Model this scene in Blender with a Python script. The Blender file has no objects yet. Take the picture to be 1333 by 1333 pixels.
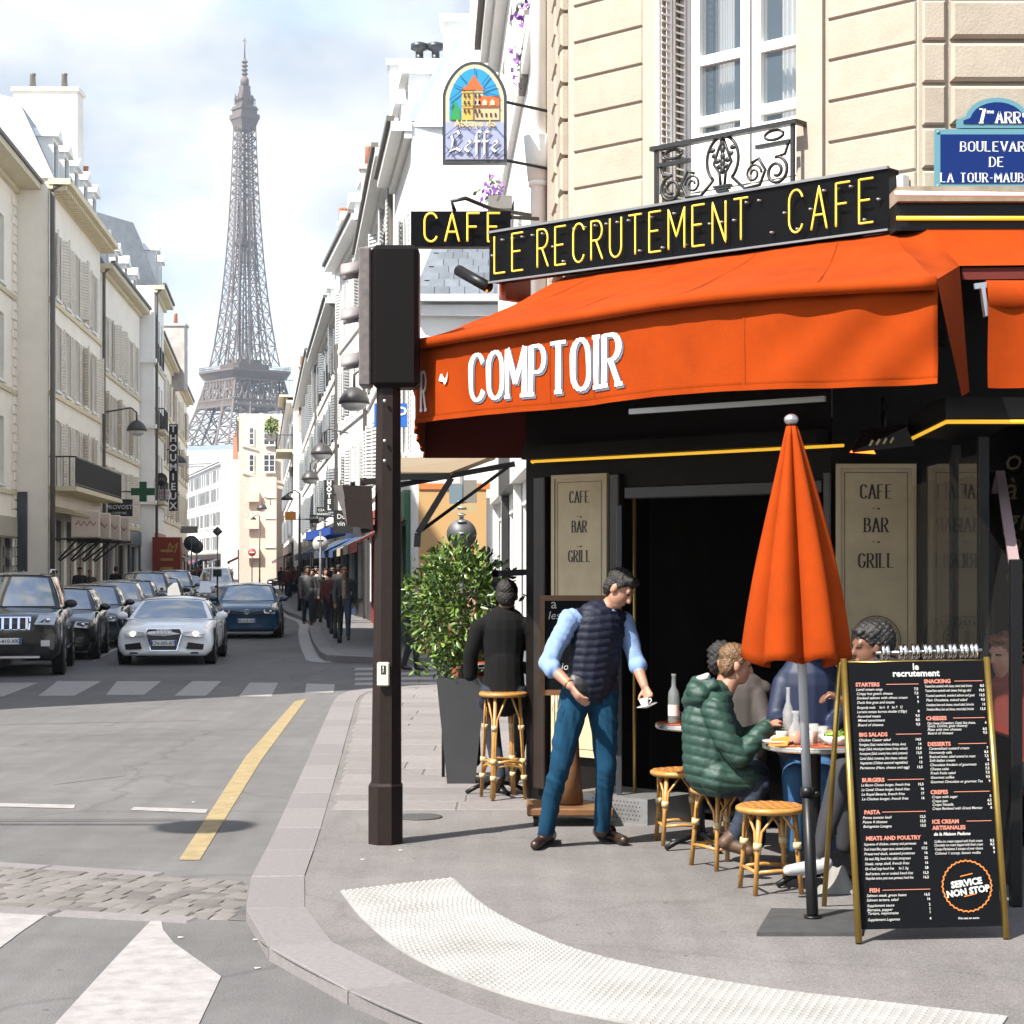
import bpy, bmesh, math, random
import numpy as np
from mathutils import Vector, Matrix
V = Vector
PI = math.pi
rnd = random.Random(7)
scene = bpy.context.scene
COL = scene.collection

# ------------------------------------------------------------------ camera, world, sun, exposure
CAM_H = 1.86           # eye height above the road
F = 2446.0             # focal length in photograph pixels (1333 px wide)
HY, CX = 738.0, 666.5  # horizon row, principal column
PZ = 0.06              # cafe pavement above the road (dropped kerb)
cam_d = bpy.data.cameras.new('camera'); cam = bpy.data.objects.new('camera', cam_d); COL.objects.link(cam)
cam.location = (0, 0, CAM_H); cam.rotation_euler = (PI/2, 0, 0)
cam_d.sensor_width = 36; cam_d.lens = 36*F/1333; cam_d.shift_y = (HY-666.5)/1333
cam_d.clip_start = 0.1; cam_d.clip_end = 20000
scene.camera = cam
scene.view_settings.view_transform = 'Standard'; scene.view_settings.look = 'None'
scene.view_settings.gamma = 1; scene.view_settings.use_curve_mapping = False
scene.view_settings.exposure = 1.85
SUN_EL = math.radians(50); SUN_DIR = V((math.sin(math.radians(48)), math.cos(math.radians(48)), 0))  # where sunlight travels
sd = bpy.data.lights.new('sun', 'SUN'); sd.energy = 3.5; sd.angle = math.radians(0.53); sd.color = (1, .955, .88)
sun = bpy.data.objects.new('sun', sd); COL.objects.link(sun)
ldir = V((SUN_DIR.x*math.cos(SUN_EL), SUN_DIR.y*math.cos(SUN_EL), -math.sin(SUN_EL)))
sun.rotation_euler = ldir.to_track_quat('-Z', 'Y').to_euler()
sun.location = (-20, -20, 40)
world = bpy.data.worlds.new('World'); scene.world = world; world.use_nodes = True
wn = world.node_tree.nodes; wl = world.node_tree.links; wn.clear()
w_out = wn.new('ShaderNodeOutputWorld'); w_bg = wn.new('ShaderNodeBackground')
sky = wn.new('ShaderNodeTexSky'); sky.sky_type = 'NISHITA'; sky.sun_disc = False
sky.sun_elevation = SUN_EL; sky.sun_rotation = math.atan2(-SUN_DIR.x, -SUN_DIR.y)
sky.air_density = 1.0; sky.dust_density = 1.4; sky.ozone_density = 1.5
tc = wn.new('ShaderNodeTexCoord'); mp = wn.new('ShaderNodeMapping'); mp.inputs['Scale'].default_value = (1, 1, 1.7)
mp.inputs['Location'].default_value = (0.35, 0.0, 0.12)
nz = wn.new('ShaderNodeTexNoise'); nz.inputs['Scale'].default_value = 4.6; nz.inputs['Detail'].default_value = 7
nz.inputs['Roughness'].default_value = .55; nz.inputs['Distortion'].default_value = .35
cr = wn.new('ShaderNodeValToRGB'); cr.color_ramp.elements[0].position = .42; cr.color_ramp.elements[1].position = .60
nz2 = wn.new('ShaderNodeTexNoise'); nz2.inputs['Scale'].default_value = 7; nz2.inputs['Detail'].default_value = 5
cr2 = wn.new('ShaderNodeValToRGB'); cr2.color_ramp.elements[0].position = .36; cr2.color_ramp.elements[1].position = .60
cr2.color_ramp.elements[0].color = (1.1, 1.5, 2.0, 1); cr2.color_ramp.elements[1].color = (2.75, 2.8, 2.85, 1)
mx = wn.new('ShaderNodeMixRGB')
wl.new(tc.outputs['Generated'], mp.inputs['Vector']); wl.new(mp.outputs[0], nz.inputs['Vector']); wl.new(mp.outputs[0], nz2.inputs['Vector'])
wl.new(nz.outputs[0], cr.inputs[0]); wl.new(nz2.outputs[0], cr2.inputs[0])
sat = wn.new('ShaderNodeHueSaturation'); sat.inputs['Saturation'].default_value = .85
wl.new(sky.outputs[0], sat.inputs['Color'])
wl.new(cr.outputs[0], mx.inputs[0]); wl.new(sat.outputs[0], mx.inputs[1]); wl.new(cr2.outputs[0], mx.inputs[2])
wl.new(mx.outputs[0], w_bg.inputs[0]); w_bg.inputs[1].default_value = 0.1
wl.new(w_bg.outputs[0], w_out.inputs[0])
try:
    scene.cycles.max_bounces = 6; scene.cycles.diffuse_bounces = 4; scene.cycles.glossy_bounces = 4
    scene.cycles.transparent_max_bounces = 12; scene.cycles.volume_bounces = 0
except Exception: pass

# ------------------------------------------------------------------ pixel to place
def P(px, py, Y): return V(((px-CX)/F*Y, Y, CAM_H-(py-HY)/F*Y))
def G(px, py, z=0.0): return P(px, py, F*(CAM_H-z)/(py-HY))

# ------------------------------------------------------------------ materials
MATS = {}
def mat(name, col, rough=.6, metal=0.0, var=0.0, vscale=6, bump=0.0, bscale=40, spec=None, coat=0.0, emit=None, estr=0.0,
        trans=0.0, alpha=1.0, ior=None, obj_var=0.0, sheen=0.0):
    if name in MATS: return MATS[name]
    m = bpy.data.materials.new(name); m.use_nodes = True; MATS[name] = m
    nt = m.node_tree; n = nt.nodes; l = nt.links; b = n['Principled BSDF']
    b.inputs['Base Color'].default_value = (*col, 1); b.inputs['Roughness'].default_value = rough; b.inputs['Metallic'].default_value = metal
    if spec is not None: b.inputs['Specular IOR Level'].default_value = spec
    if ior: b.inputs['IOR'].default_value = ior
    if coat: b.inputs['Coat Weight'].default_value = coat; b.inputs['Coat Roughness'].default_value = .04
    if sheen: b.inputs['Sheen Weight'].default_value = sheen
    if trans: b.inputs['Transmission Weight'].default_value = trans
    if alpha < 1: b.inputs['Alpha'].default_value = alpha
    if emit: b.inputs['Emission Color'].default_value = (*emit, 1); b.inputs['Emission Strength'].default_value = estr
    t = None
    if var or bump:
        t = n.new('ShaderNodeTexCoord')
    src = None
    if var:
        a = n.new('ShaderNodeTexNoise'); a.inputs['Scale'].default_value = vscale; a.inputs['Detail'].default_value = 6; a.inputs['Roughness'].default_value = .65
        l.new(t.outputs['Object'], a.inputs['Vector'])
        r = n.new('ShaderNodeMapRange'); r.inputs[1].default_value = .3; r.inputs[2].default_value = .7; r.inputs[3].default_value = 1-var; r.inputs[4].default_value = 1+var
        l.new(a.outputs[0], r.inputs[0])
        mm = n.new('ShaderNodeMixRGB'); mm.blend_type = 'MULTIPLY'; mm.inputs[0].default_value = 1; mm.inputs[1].default_value = (*col, 1)
        l.new(r.outputs[0], mm.inputs[2]); src = mm.outputs[0]
    if obj_var:
        oi = n.new('ShaderNodeObjectInfo'); r2 = n.new('ShaderNodeMapRange'); r2.inputs[3].default_value = 1-obj_var; r2.inputs[4].default_value = 1+obj_var
        l.new(oi.outputs['Random'], r2.inputs[0])
        m2 = n.new('ShaderNodeMixRGB'); m2.blend_type = 'MULTIPLY'; m2.inputs[0].default_value = 1
        if src: l.new(src, m2.inputs[1])
        else: m2.inputs[1].default_value = (*col, 1)
        l.new(r2.outputs[0], m2.inputs[2]); src = m2.outputs[0]
    if src: l.new(src, b.inputs['Base Color'])
    if bump:
        a2 = n.new('ShaderNodeTexNoise'); a2.inputs['Scale'].default_value = bscale; a2.inputs['Detail'].default_value = 5
        l.new(t.outputs['Object'], a2.inputs['Vector'])
        bp = n.new('ShaderNodeBump'); bp.inputs['Strength'].default_value = bump; bp.inputs['Distance'].default_value = .02
        l.new(a2.outputs[0], bp.inputs['Height']); l.new(bp.outputs[0], b.inputs['Normal'])
    return m

# ------------------------------------------------------------------ mesh builder
I4 = Matrix.Identity(4)
class MB:
    def __init__(s, xf=None): s.v = []; s.f = []; s.m = []; s.xf = xf; s.sm = []
    def add(s, verts, faces, mi=0, smooth=False):
        o = len(s.v)
        if s.xf is not None: s.v.extend([s.xf @ V(p) for p in verts])
        else: s.v.extend([V(p) for p in verts])
        for f in faces: s.f.append([i+o for i in f]); s.m.append(mi); s.sm.append(smooth)
    def box(s, a, b, mi=0):
        x0, y0, z0 = a; x1, y1, z1 = b
        s.add([(x0,y0,z0),(x1,y0,z0),(x1,y1,z0),(x0,y1,z0),(x0,y0,z1),(x1,y0,z1),(x1,y1,z1),(x0,y1,z1)],
              [(0,3,2,1),(4,5,6,7),(0,1,5,4),(1,2,6,5),(2,3,7,6),(3,0,4,7)], mi)
    def bbox(s, a, b, bev=.01, mi=0):
        # box with chamfered edges
        bm = bmesh.new(); bmesh.ops.create_cube(bm, size=1)
        for v in bm.verts: v.co = V([(a[i]+b[i])/2+v.co[i]*(b[i]-a[i]) for i in range(3)])
        bmesh.ops.bevel(bm, geom=list(bm.edges), offset=bev, segments=1, affect='EDGES')
        s.bm(bm, mi); bm.free()
    def bm(s, bm, mi=0, smooth=False):
        bm.verts.ensure_lookup_table(); bm.verts.index_update()
        s.add([v.co.copy() for v in bm.verts], [[v.index for v in f.verts] for f in bm.faces], mi, smooth)
    def hexa(s, q, mi=0):  # 8 points: bottom 4, top 4
        s.add(q, [(0,3,2,1),(4,5,6,7),(0,1,5,4),(1,2,6,5),(2,3,7,6),(3,0,4,7)], mi)
    def quad(s, a, b, c, d, mi=0): s.add([a,b,c,d], [(0,1,2,3)], mi)
    def beam(s, p, q, w, h=None, mi=0, up=(0,0,1)):
        p = V(p); q = V(q); h = h or w; d = (q-p)
        if d.length < 1e-6: return
        d.normalize(); u = V(up)
        if abs(d.dot(u)) > .98: u = V((0,1,0)) if abs(d.y) < .9 else V((1,0,0))
        a = d.cross(u).normalized()*(w/2); b = d.cross(a).normalized()*(h/2)
        s.hexa([p-a-b, p+a-b, p+a+b, p-a+b, q-a-b, q+a-b, q+a+b, q-a+b], mi)
    def tube(s, pts, r, seg=8, mi=0, caps=True, smooth=True, closed=False):
        pts = [V(p) for p in pts]; n = len(pts); rs = r if isinstance(r, (list, tuple)) else [r]*n
        vs = []; fs = []; prev = None
        for i, p in enumerate(pts):
            if closed: t = pts[(i+1) % n]-pts[i-1]
            else: t = pts[min(i+1, n-1)]-pts[max(i-1, 0)]
            t.normalize()
            if prev is None:
                u = V((0,0,1)) if abs(t.z) < .9 else V((1,0,0))
                a = t.cross(u).normalized()
            else:
                a = (prev - t*prev.dot(t)); a = a.normalized() if a.length > 1e-6 else t.orthogonal().normalized()
            prev = a; b = t.cross(a)
            for k in range(seg):
                an = 2*PI*k/seg; vs.append(p+(a*math.cos(an)+b*math.sin(an))*rs[i])
        for i in range(n if closed else n-1):
            j = (i+1) % n
            for k in range(seg):
                k2 = (k+1) % seg; fs.append((i*seg+k, i*seg+k2, j*seg+k2, j*seg+k))
        if caps and not closed: fs.append(tuple(range(seg-1, -1, -1))); fs.append(tuple((n-1)*seg+k for k in range(seg)))
        s.add(vs, fs, mi, smooth)
    def lathe(s, prof, c=(0,0,0), seg=24, mi=0, smooth=True, caps=True, lobes=None):
        vs = []; fs = []; n = len(prof)
        for (r, z) in prof:
            for k in range(seg):
                an = 2*PI*k/seg; vs.append((c[0]+r*math.cos(an), c[1]+r*math.sin(an), c[2]+z))
        for i in range(n-1):
            for k in range(seg):
                k2 = (k+1) % seg; fs.append((i*seg+k, i*seg+k2, (i+1)*seg+k2, (i+1)*seg+k))
        if caps: fs.append(tuple(range(seg-1, -1, -1))); fs.append(tuple((n-1)*seg+k for k in range(seg)))
        s.add(vs, fs, mi, smooth)
    def prism(s, poly, d, mi=0, smooth=False):
        # poly: list of 3d points (planar), extruded by vector d
        n = len(poly); d = V(d); p = [V(q) for q in poly]
        s.add(p+[q+d for q in p], [tuple(range(n-1, -1, -1)), tuple(range(n, 2*n))]+[(i, (i+1) % n, n+(i+1) % n, n+i) for i in range(n)], mi, smooth)
    def grid(s, fn, nu, nv, mi=0, smooth=True, closed_u=False):
        vs = [fn(i/(nu), j/(nv)) for j in range(nv+1) for i in range(nu+(0 if closed_u else 1))]
        w = nu if closed_u else nu+1; fs = []
        for j in range(nv):
            for i in range(nu):
                i2 = (i+1) % w; fs.append((j*w+i, j*w+i2, (j+1)*w+i2, (j+1)*w+i))
        s.add(vs, fs, mi, smooth)
    def sphere(s, c, r, seg=12, rings=8, mi=0, rot=None):
        rr = r if isinstance(r, (tuple, list)) else (r, r, r); c = V(c); vs = []; fs = []
        for j in range(rings+1):
            t = PI*j/rings
            for k in range(seg):
                a = 2*PI*k/seg; p = V((rr[0]*math.sin(t)*math.cos(a), rr[1]*math.sin(t)*math.sin(a), rr[2]*math.cos(t)))
                if rot is not None: p = rot @ p
                vs.append(c+p)
        for j in range(rings):
            for k in range(seg):
                k2 = (k+1) % seg; fs.append((j*seg+k, (j+1)*seg+k, (j+1)*seg+k2, j*seg+k2))
        s.add(vs, fs, mi, True)
    def mesh(s, name, mats):
        me = bpy.data.meshes.new(name)
        me.from_pydata([tuple(p) for p in s.v], [], s.f)
        for m in (mats if isinstance(mats, (list, tuple)) else [mats]): me.materials.append(m)
        me.polygons.foreach_set('material_index', s.m); me.polygons.foreach_set('use_smooth', s.sm)
        me.update(); return me

WM = {}
def link(o, parent=None, local=False):
    COL.objects.link(o)
    if parent is not None:
        o.parent = parent
        if not local: o.matrix_parent_inverse = WM.get(parent.name, I4).inverted()
    return o
def part(name, mb, mats, parent, local=False):
    """mesh built in world space (or in the parent's space if local) as a child"""
    o = bpy.data.objects.new(name, mb.mesh(name, mats)); link(o, parent, local)
    WM[o.name] = I4 if not local else WM.get(parent.name, I4)
    return o
def fine(name, mb, mats, parent, local=False):
    '''many pieces too small to pick apart, joined'''
    o = part(name, mb, mats, parent, local); o['kind'] = 'stuff'; return o
def tag(o, label, cat, group=None, kind=None):
    if label: o['label'] = label
    if cat: o['category'] = cat
    if group: o['group'] = group
    if kind: o['kind'] = kind
    return o
def thing(name, label, cat, loc=(0,0,0), rz=0.0, group=None):
    o = bpy.data.objects.new(name, None); COL.objects.link(o); o.empty_display_size = .1
    o.location = loc; o.rotation_euler = (0, 0, rz)
    WM[o.name] = Matrix.Translation(V(loc)) @ Matrix.Rotation(rz, 4, 'Z')
    return tag(o, label, cat, group)
def solo(name, mb, mats, label, cat, group=None, kind=None):
    """thing that is one mesh; origin moved to the centre of its base"""
    xs = [p.x for p in mb.v]; ys = [p.y for p in mb.v]; zs = [p.z for p in mb.v]
    c = V(((min(xs)+max(xs))/2, (min(ys)+max(ys))/2, min(zs)))
    mb.v = [p-c for p in mb.v]
    o = bpy.data.objects.new(name, mb.mesh(name, mats)); COL.objects.link(o); o.location = c
    WM[o.name] = Matrix.Translation(c)
    return tag(o, label, cat, group, kind)
def struct(name, mb, mats, label=None):
    o = bpy.data.objects.new(name, mb.mesh(name, mats)); COL.objects.link(o); o['kind'] = 'structure'
    WM[o.name] = I4
    if label: o['label'] = label
    return o
CHILDREN = {}
def kids(o): return [c for c in bpy.data.objects if c.parent == o]
def copy_tree(o, parent=None, _k=None):
    if _k is None:
        _k = {}
        for c in bpy.data.objects:
            if c.parent: _k.setdefault(c.parent.name, []).append(c)
    c = o.copy(); COL.objects.link(c)
    if parent is not None: c.parent = parent
    for ch in _k.get(o.name, []): copy_tree(ch, c, _k)
    return c
def place(o, loc, rz=0.0):
    o.location = loc; o.rotation_euler = (0, 0, rz); WM[o.name] = Matrix.Translation(V(loc)) @ Matrix.Rotation(rz, 4, 'Z'); return o

# ------------------------------------------------------------------ lettering
def text_into(mb, txt, xf, size=1.0, mi=0, align='LEFT', extrude=0.0, shear=0.0, sx=1.0, offset=0.0, spacing=1.0):
    cu = bpy.data.curves.new('lettering', 'FONT'); cu.body = txt; cu.size = size; cu.align_x = align; cu.extrude = extrude
    cu.shear = shear; cu.resolution_u = 2; cu.offset = offset; cu.space_character = spacing
    ob = bpy.data.objects.new('lettering', cu)
    me = bpy.data.meshes.new_from_object(ob)
    old = mb.xf; mb.xf = xf
    mb.add([(v.co.x*sx, v.co.y, v.co.z) for v in me.vertices], [list(p.vertices) for p in me.polygons], mi)
    mb.xf = old
    bpy.data.objects.remove(ob); bpy.data.curves.remove(cu); bpy.data.meshes.remove(me)
def arc(cx, cy, rx, ry, a0, a1, n=8):
    return [(cx+rx*math.cos(math.radians(a0+(a1-a0)*i/n)), cy+ry*math.sin(math.radians(a0+(a1-a0)*i/n))) for i in range(n+1)]
STROKES = {   # unit-height capitals, x from 0 to the width
 'L': (.5, [[(0,1),(0,0),(.5,0)]]), 'E': (.5, [[(.5,1),(0,1),(0,0),(.5,0)], [(0,.52),(.38,.52)]]),
 'F': (.5, [[(.5,1),(0,1),(0,0)], [(0,.52),(.38,.52)]]),
 'R': (.52, [[(0,0),(0,1)]+[(.25,1)]+arc(.25,.75,.25,.25,80,-80)+[(.25,.5),(0,.5)], [(.22,.5),(.52,0)]]),
 'C': (.52, [arc(.28,.72,.26,.28,20,180,8)+arc(.28,.28,.26,.28,180,340,8)]),
 'U': (.52, [[(0,1),(0,.28)]+arc(.26,.26,.26,.26,180,360,8)+[(.52,.28),(.52,1)]]),
 'T': (.56, [[(0,1),(.56,1)], [(.28,1),(.28,0)]]), 'M': (.68, [[(0,0),(0,1),(.34,.3),(.68,1),(.68,0)]]),
 'N': (.54, [[(0,0),(0,1),(.54,0),(.54,1)]]), 'A': (.58, [[(0,0),(.29,1),(.58,0)], [(.1,.34),(.48,.34)]]),
 'O': (.56, [arc(.28,.7,.28,.3,0,180,8)+arc(.28,.3,.28,.3,180,360,8)+[(.56,.7)]]),
 'P': (.5, [[(0,0),(0,1),(.24,1)]+arc(.24,.73,.26,.27,80,-80)+[(.24,.46),(0,.46)]]), 'I': (.10, [[(.05,1),(.05,0)]]),
 'B': (.5, [[(0,0),(0,1),(.22,1)]+arc(.22,.76,.22,.24,80,-80)+[(.22,.52),(0,.52)], [(.22,.52)]+arc(.24,.26,.26,.26,80,-80)+[(.22,0),(0,0)]]),
 'G': (.56, [arc(.28,.7,.27,.3,25,180,8)+arc(.28,.3,.27,.3,180,350,8)+[(.55,.42),(.34,.42)]]),
 'D': (.54, [[(0,0),(0,1),(.2,1)]+arc(.2,.5,.34,.5,85,-85,12)+[(.2,0),(0,0)]]), 'V': (.56, [[(0,1),(.28,0),(.56,1)]]),
 'S': (.46, [arc(.23,.76,.21,.24,30,270,9)+arc(.23,.26,.23,.26,90,-150,9)]), '-': (.3, [[(0,.45),(.3,.45)]]), '7': (.46, [[(0,1),(.46,1),(.16,0)]]),
 'H': (.54, [[(0,0),(0,1)], [(.54,0),(.54,1)], [(0,.5),(.54,.5)]]), ' ': (.3, []),
}
def layout(txt, h, wscale=1.0, gap=.2):
    x = 0; out = []
    for ch in txt:
        w, st = STROKES[ch]
        for pl in st: out.append([(x+p[0]*h*wscale, p[1]*h) for p in pl])
        x += (w*wscale+gap)*h
    return out, x-gap*h
def ribbon_text(mb, txt, xf, h, wscale=1.0, gap=.25, thick=.16, thin=.05, serif=.1, mi=0, depth=0.0, center=True):
    """painted serif capitals: thick uprights, thin bars, bracket serifs"""
    strokes, w = layout(txt, h, wscale, gap); old = mb.xf; mb.xf = xf; ox = -w/2 if center else 0
    e = 0
    for pl in strokes:
        pts = [V((p[0]+ox, p[1], 0)) for p in pl]; n = len(pts); e += 1; z = depth+e*.00003*h
        for i in range(n-1):
            a, b = pts[i], pts[i+1]; d = b-a
            if d.length < 1e-6: continue
            if d.length > .13*h:
                m_ = max(2, int(d.length/(.12*h))); sub = [a.lerp(b, j/m_) for j in range(m_+1)]
            else: sub = [a, b]
            d.normalize(); k = abs(d.y)**1.5
            wd = (thin+(thick-thin)*k)*h; nn = V((-d.y, d.x, 0))*(wd/2); ext = d*(wd*.12)
            sub[0] = a-ext; sub[-1] = b+ext; zv = V((0,0,z))
            for a_, b_ in zip(sub, sub[1:]): mb.add([a_-nn+zv, b_-nn+zv, b_+nn+zv, a_+nn+zv], [(0,1,2,3)], mi)
        if serif:
            for q, r in ((pts[0], pts[1]), (pts[-1], pts[-2])):
                if abs((q-r).normalized().y) > .6 and (abs(q.y) < .02*h or abs(q.y-h) < .02*h):
                    t = thin*h*1.1; y0 = q.y-(t*.5 if q.y < h/2 else t*.5); sw = (thick/2+serif)*h
                    z2 = z+.00002*h
                    mb.add([(q.x-sw, y0, z2), (q.x+sw, y0, z2), (q.x+sw, y0+t, z2), (q.x-sw, y0+t, z2)], [(0,1,2,3)], mi)
    mb.xf = old; return w
def frame(o, u, n):
    """local (s, d, z): s along u, d outward along n, z up"""
    u = V(u).normalized(); n = V(n).normalized()
    return Matrix(((u.x, n.x, 0, o[0]), (u.y, n.y, 0, o[1]), (u.z, n.z, 1, o[2] if len(o) > 2 else 0), (0,0,0,1)))
def face_xf(o, u, up, n):
    """lettering plane: local x along u, local y along up, local z along n"""
    u = V(u); up = V(up); n = V(n)
    return Matrix(((u.x, up.x, n.x, o[0]), (u.y, up.y, n.y, o[1]), (u.z, up.z, n.z, o[2]), (0,0,0,1)))
def holes_wall(mb, s0, s1, z0, z1, holes, reveal=.22, mi=0, d=0.0, mir=None):
    """front sheet of a wall in (s,d,z) with rectangular openings and their reveals"""
    mir = mi if mir is None else mir
    ss = sorted({s0, s1, *[round(h[0], 4) for h in holes], *[round(h[1], 4) for h in holes]})
    zz = sorted({z0, z1, *[round(h[2], 4) for h in holes], *[round(h[3], 4) for h in holes]})
    ss = [a for a in ss if s0-1e-6 <= a <= s1+1e-6]; zz = [a for a in zz if z0-1e-6 <= a <= z1+1e-6]
    for i in range(len(ss)-1):
        for j in range(len(zz)-1):
            cs = (ss[i]+ss[i+1])/2; cz = (zz[j]+zz[j+1])/2
            if any(h[0] < cs < h[1] and h[2] < cz < h[3] for h in holes): continue
            mb.quad((ss[i], d, zz[j]), (ss[i+1], d, zz[j]), (ss[i+1], d, zz[j+1]), (ss[i], d, zz[j+1]), mi)
    for h in holes:
        a, b, c, e = h[:4]; r = d-reveal
        mb.quad((a,d,c), (a,r,c), (a,r,e), (a,d,e), mir); mb.quad((b,d,c), (b,d,e), (b,r,e), (b,r,c), mir)
        mb.quad((a,d,e), (a,r,e), (b,r,e), (b,d,e), mir); mb.quad((a,d,c), (b,d,c), (b,r,c), (a,r,c), mir)
# ================================================================== ground, road, pavements
def asphalt(name, col, patch=.12, speck=.35, crack=0.0, bump=.25):
    m = bpy.data.materials.new(name); m.use_nodes = True; nt = m.node_tree; n = nt.nodes; l = nt.links; b = n['Principled BSDF']
    t = n.new('ShaderNodeTexCoord')
    def noise(sc, det=5, ro=.6):
        a = n.new('ShaderNodeTexNoise'); a.inputs['Scale'].default_value = sc; a.inputs['Detail'].default_value = det; a.inputs['Roughness'].default_value = ro
        l.new(t.outputs['Object'], a.inputs['Vector']); return a.outputs[0]
    def rng(v, a0, a1, b0, b1):
        r = n.new('ShaderNodeMapRange'); r.inputs[1].default_value = a0; r.inputs[2].default_value = a1; r.inputs[3].default_value = b0; r.inputs[4].default_value = b1
        l.new(v, r.inputs[0]); return r.outputs[0]
    def mul(a, c):
        q = n.new('ShaderNodeMixRGB'); q.blend_type = 'MULTIPLY'; q.inputs[0].default_value = 1
        l.new(a, q.inputs[1]) if not isinstance(a, tuple) else setattr(q.inputs[1], 'default_value', a)
        l.new(c, q.inputs[2]); return q.outputs[0]
    c = mul((*col, 1), rng(noise(.35, 4), .3, .7, 1-patch, 1+patch))
    c = mul(c, rng(noise(2.3, 6, .7), .3, .7, 1-patch*.8, 1+patch*.8))
    c = mul(c, rng(noise(95, 3), .3, .7, 1-speck, 1+speck))
    st = rng(noise(1.1, 8, .75), .62, .72, 1, .72); c = mul(c, st)
    gv = n.new('ShaderNodeTexVoronoi'); gv.inputs['Scale'].default_value = 2.6; gv.inputs['Randomness'].default_value = 1; l.new(t.outputs['Object'], gv.inputs['Vector'])
    c = mul(c, rng(gv.outputs['Distance'], .035, .05, .62, 1))
    sv = n.new('ShaderNodeMapping'); sv.inputs['Scale'].default_value = (5, .25, 1); l.new(t.outputs['Object'], sv.inputs['Vector']); sn = n.new('ShaderNodeTexNoise'); sn.inputs['Scale'].default_value = 1.2; sn.inputs['Detail'].default_value = 5; l.new(sv.outputs[0], sn.inputs['Vector']); c = mul(c, rng(sn.outputs[0], .35, .65, .93, 1.06))
    if crack:
        vo = n.new('ShaderNodeTexVoronoi'); vo.feature = 'DISTANCE_TO_EDGE'; vo.inputs['Scale'].default_value = .32
        wv = n.new('ShaderNodeMapping'); ns = n.new('ShaderNodeTexNoise'); ns.inputs['Scale'].default_value = 1.4; ns.inputs['Detail'].default_value = 6
        l.new(t.outputs['Object'], ns.inputs['Vector'])
        ad = n.new('ShaderNodeMixRGB'); ad.blend_type = 'ADD'; ad.inputs[0].default_value = .55
        l.new(t.outputs['Object'], ad.inputs[1]); l.new(ns.outputs['Color'], ad.inputs[2]); l.new(ad.outputs[0], vo.inputs['Vector'])
        c = mul(c, rng(vo.outputs['Distance'], 0.0, .012, 1-crack, 1))
    l.new(c, b.inputs['Base Color']); b.inputs['Roughness'].default_value = .85; b.inputs['Specular IOR Level'].default_value = .35
    bp = n.new('ShaderNodeBump'); bp.inputs['Strength'].default_value = bump; bp.inputs['Distance'].default_value = .01
    l.new(noise(130, 3), bp.inputs['Height']); l.new(bp.outputs[0], b.inputs['Normal'])
    MATS[name] = m; return m
M_road = asphalt('asphalt_road', (.099, .0955, .0945), .17, .3, .22)
M_pave = asphalt('asphalt_pavement', (.128, .119, .115), .14, .32, .12)
M_paint = mat('road_paint', (.235, .222, .217), .7, var=.22, vscale=9, bump=.2, bscale=120)
M_yellow = mat('road_paint_yellow', (.23, .175, .085), .75, var=.25, vscale=7, bump=.2, bscale=120)
M_kerb = mat('granite_kerb', (.150, .138, .137), .75, var=.14, vscale=30, bump=.25, bscale=150, obj_var=.09)
M_slab = mat('stone_slab', (.160, .145, .141), .75, var=.14, vscale=14, bump=.25, bscale=90, obj_var=.13)
M_cobble = mat('granite_cobble', (.125, .113, .105), .7, var=.22, vscale=25, bump=.4, bscale=70, obj_var=.28)
M_tactile = mat('tactile_white', (.25, .242, .23), .65, var=.2, vscale=2.2, bump=.15)

mb = MB(); mb.quad((-1400,-300,0), (1400,-300,0), (1400,2600,0), (-1400,2600,0)); road = struct('road', mb, M_road)

def spline(pts, n=8):
    out = []; p = [V(q) for q in pts]
    for i in range(len(p)-1):
        a = p[max(i-1, 0)]; b = p[i]; c = p[i+1]; d = p[min(i+2, len(p)-1)]
        for k in range(n):
            t = k/n; out.append(.5*((2*b)+(c-a)*t+(2*a-5*b+4*c-d)*t*t+(3*b-a-3*c+d)*t**3))
    out.append(p[-1]); return out
def resample(pts, step):
    out = [pts[0]]; acc = 0
    for a, b in zip(pts, pts[1:]):
        L = (b-a).length; pos = 0
        while acc+(L-pos) >= step:
            pos += step-acc; acc = 0; out.append(a.lerp(b, pos/L))
        acc += L-pos
    return out
def flat(v, z): return V((v[0], v[1], z))
kp = [(640,891),(520,894),(464,898),(439,907),(424,935),(402,985),(376,1042),(350,1098),(330,1135),(321,1165),(321,1190),(329,1212),(346,1231),(391,1258),(480,1303),(600,1352),(760,1405)]
kw = [V((9, 28.9, 0))]+[flat(G(x, y, PZ), 0) for x, y in kp]+[V((3, 6.0, 0)), V((9, 5.7, 0))]
KC = spline(kw, 8)
mb = MB(); mb.add([flat(p, PZ) for p in KC]+[V((9.05, 17, PZ))], [tuple(range(len(KC)+1))])
pavement = struct('pavement', mb, M_pave)
def kerb_row(parent, curve, step, width, z0, z1, m=M_kerb, gap=.006, name='kerb_stone'):
    pts = resample(curve, step)
    # inward normal = right of travel side chosen by sign
    for a, b in zip(pts, pts[1:]):
        d = (b-a).normalized(); nrm = V((-d.y, d.x, 0))*width
        yield_pts = [a+d*gap, b-d*gap, b-d*gap+nrm, a+d*gap+nrm]
        q = MB(); dz = rnd.uniform(-.002, .002); bev = .012
        lo = [flat(p, z0) for p in yield_pts]; mid = [flat(p, z1-bev+dz) for p in yield_pts]
        cc = sum(yield_pts, V())/4; top = [flat(p+(cc-p).normalized()*bev*1.2, z1+dz) for p in yield_pts]
        q.add(lo+mid+top, [(0,1,5,4),(1,2,6,5),(2,3,7,6),(3,0,4,7),(4,5,9,8),(5,6,10,9),(6,7,11,10),(7,4,8,11),(8,9,10,11)])
        part(name, q, m, parent)
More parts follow.
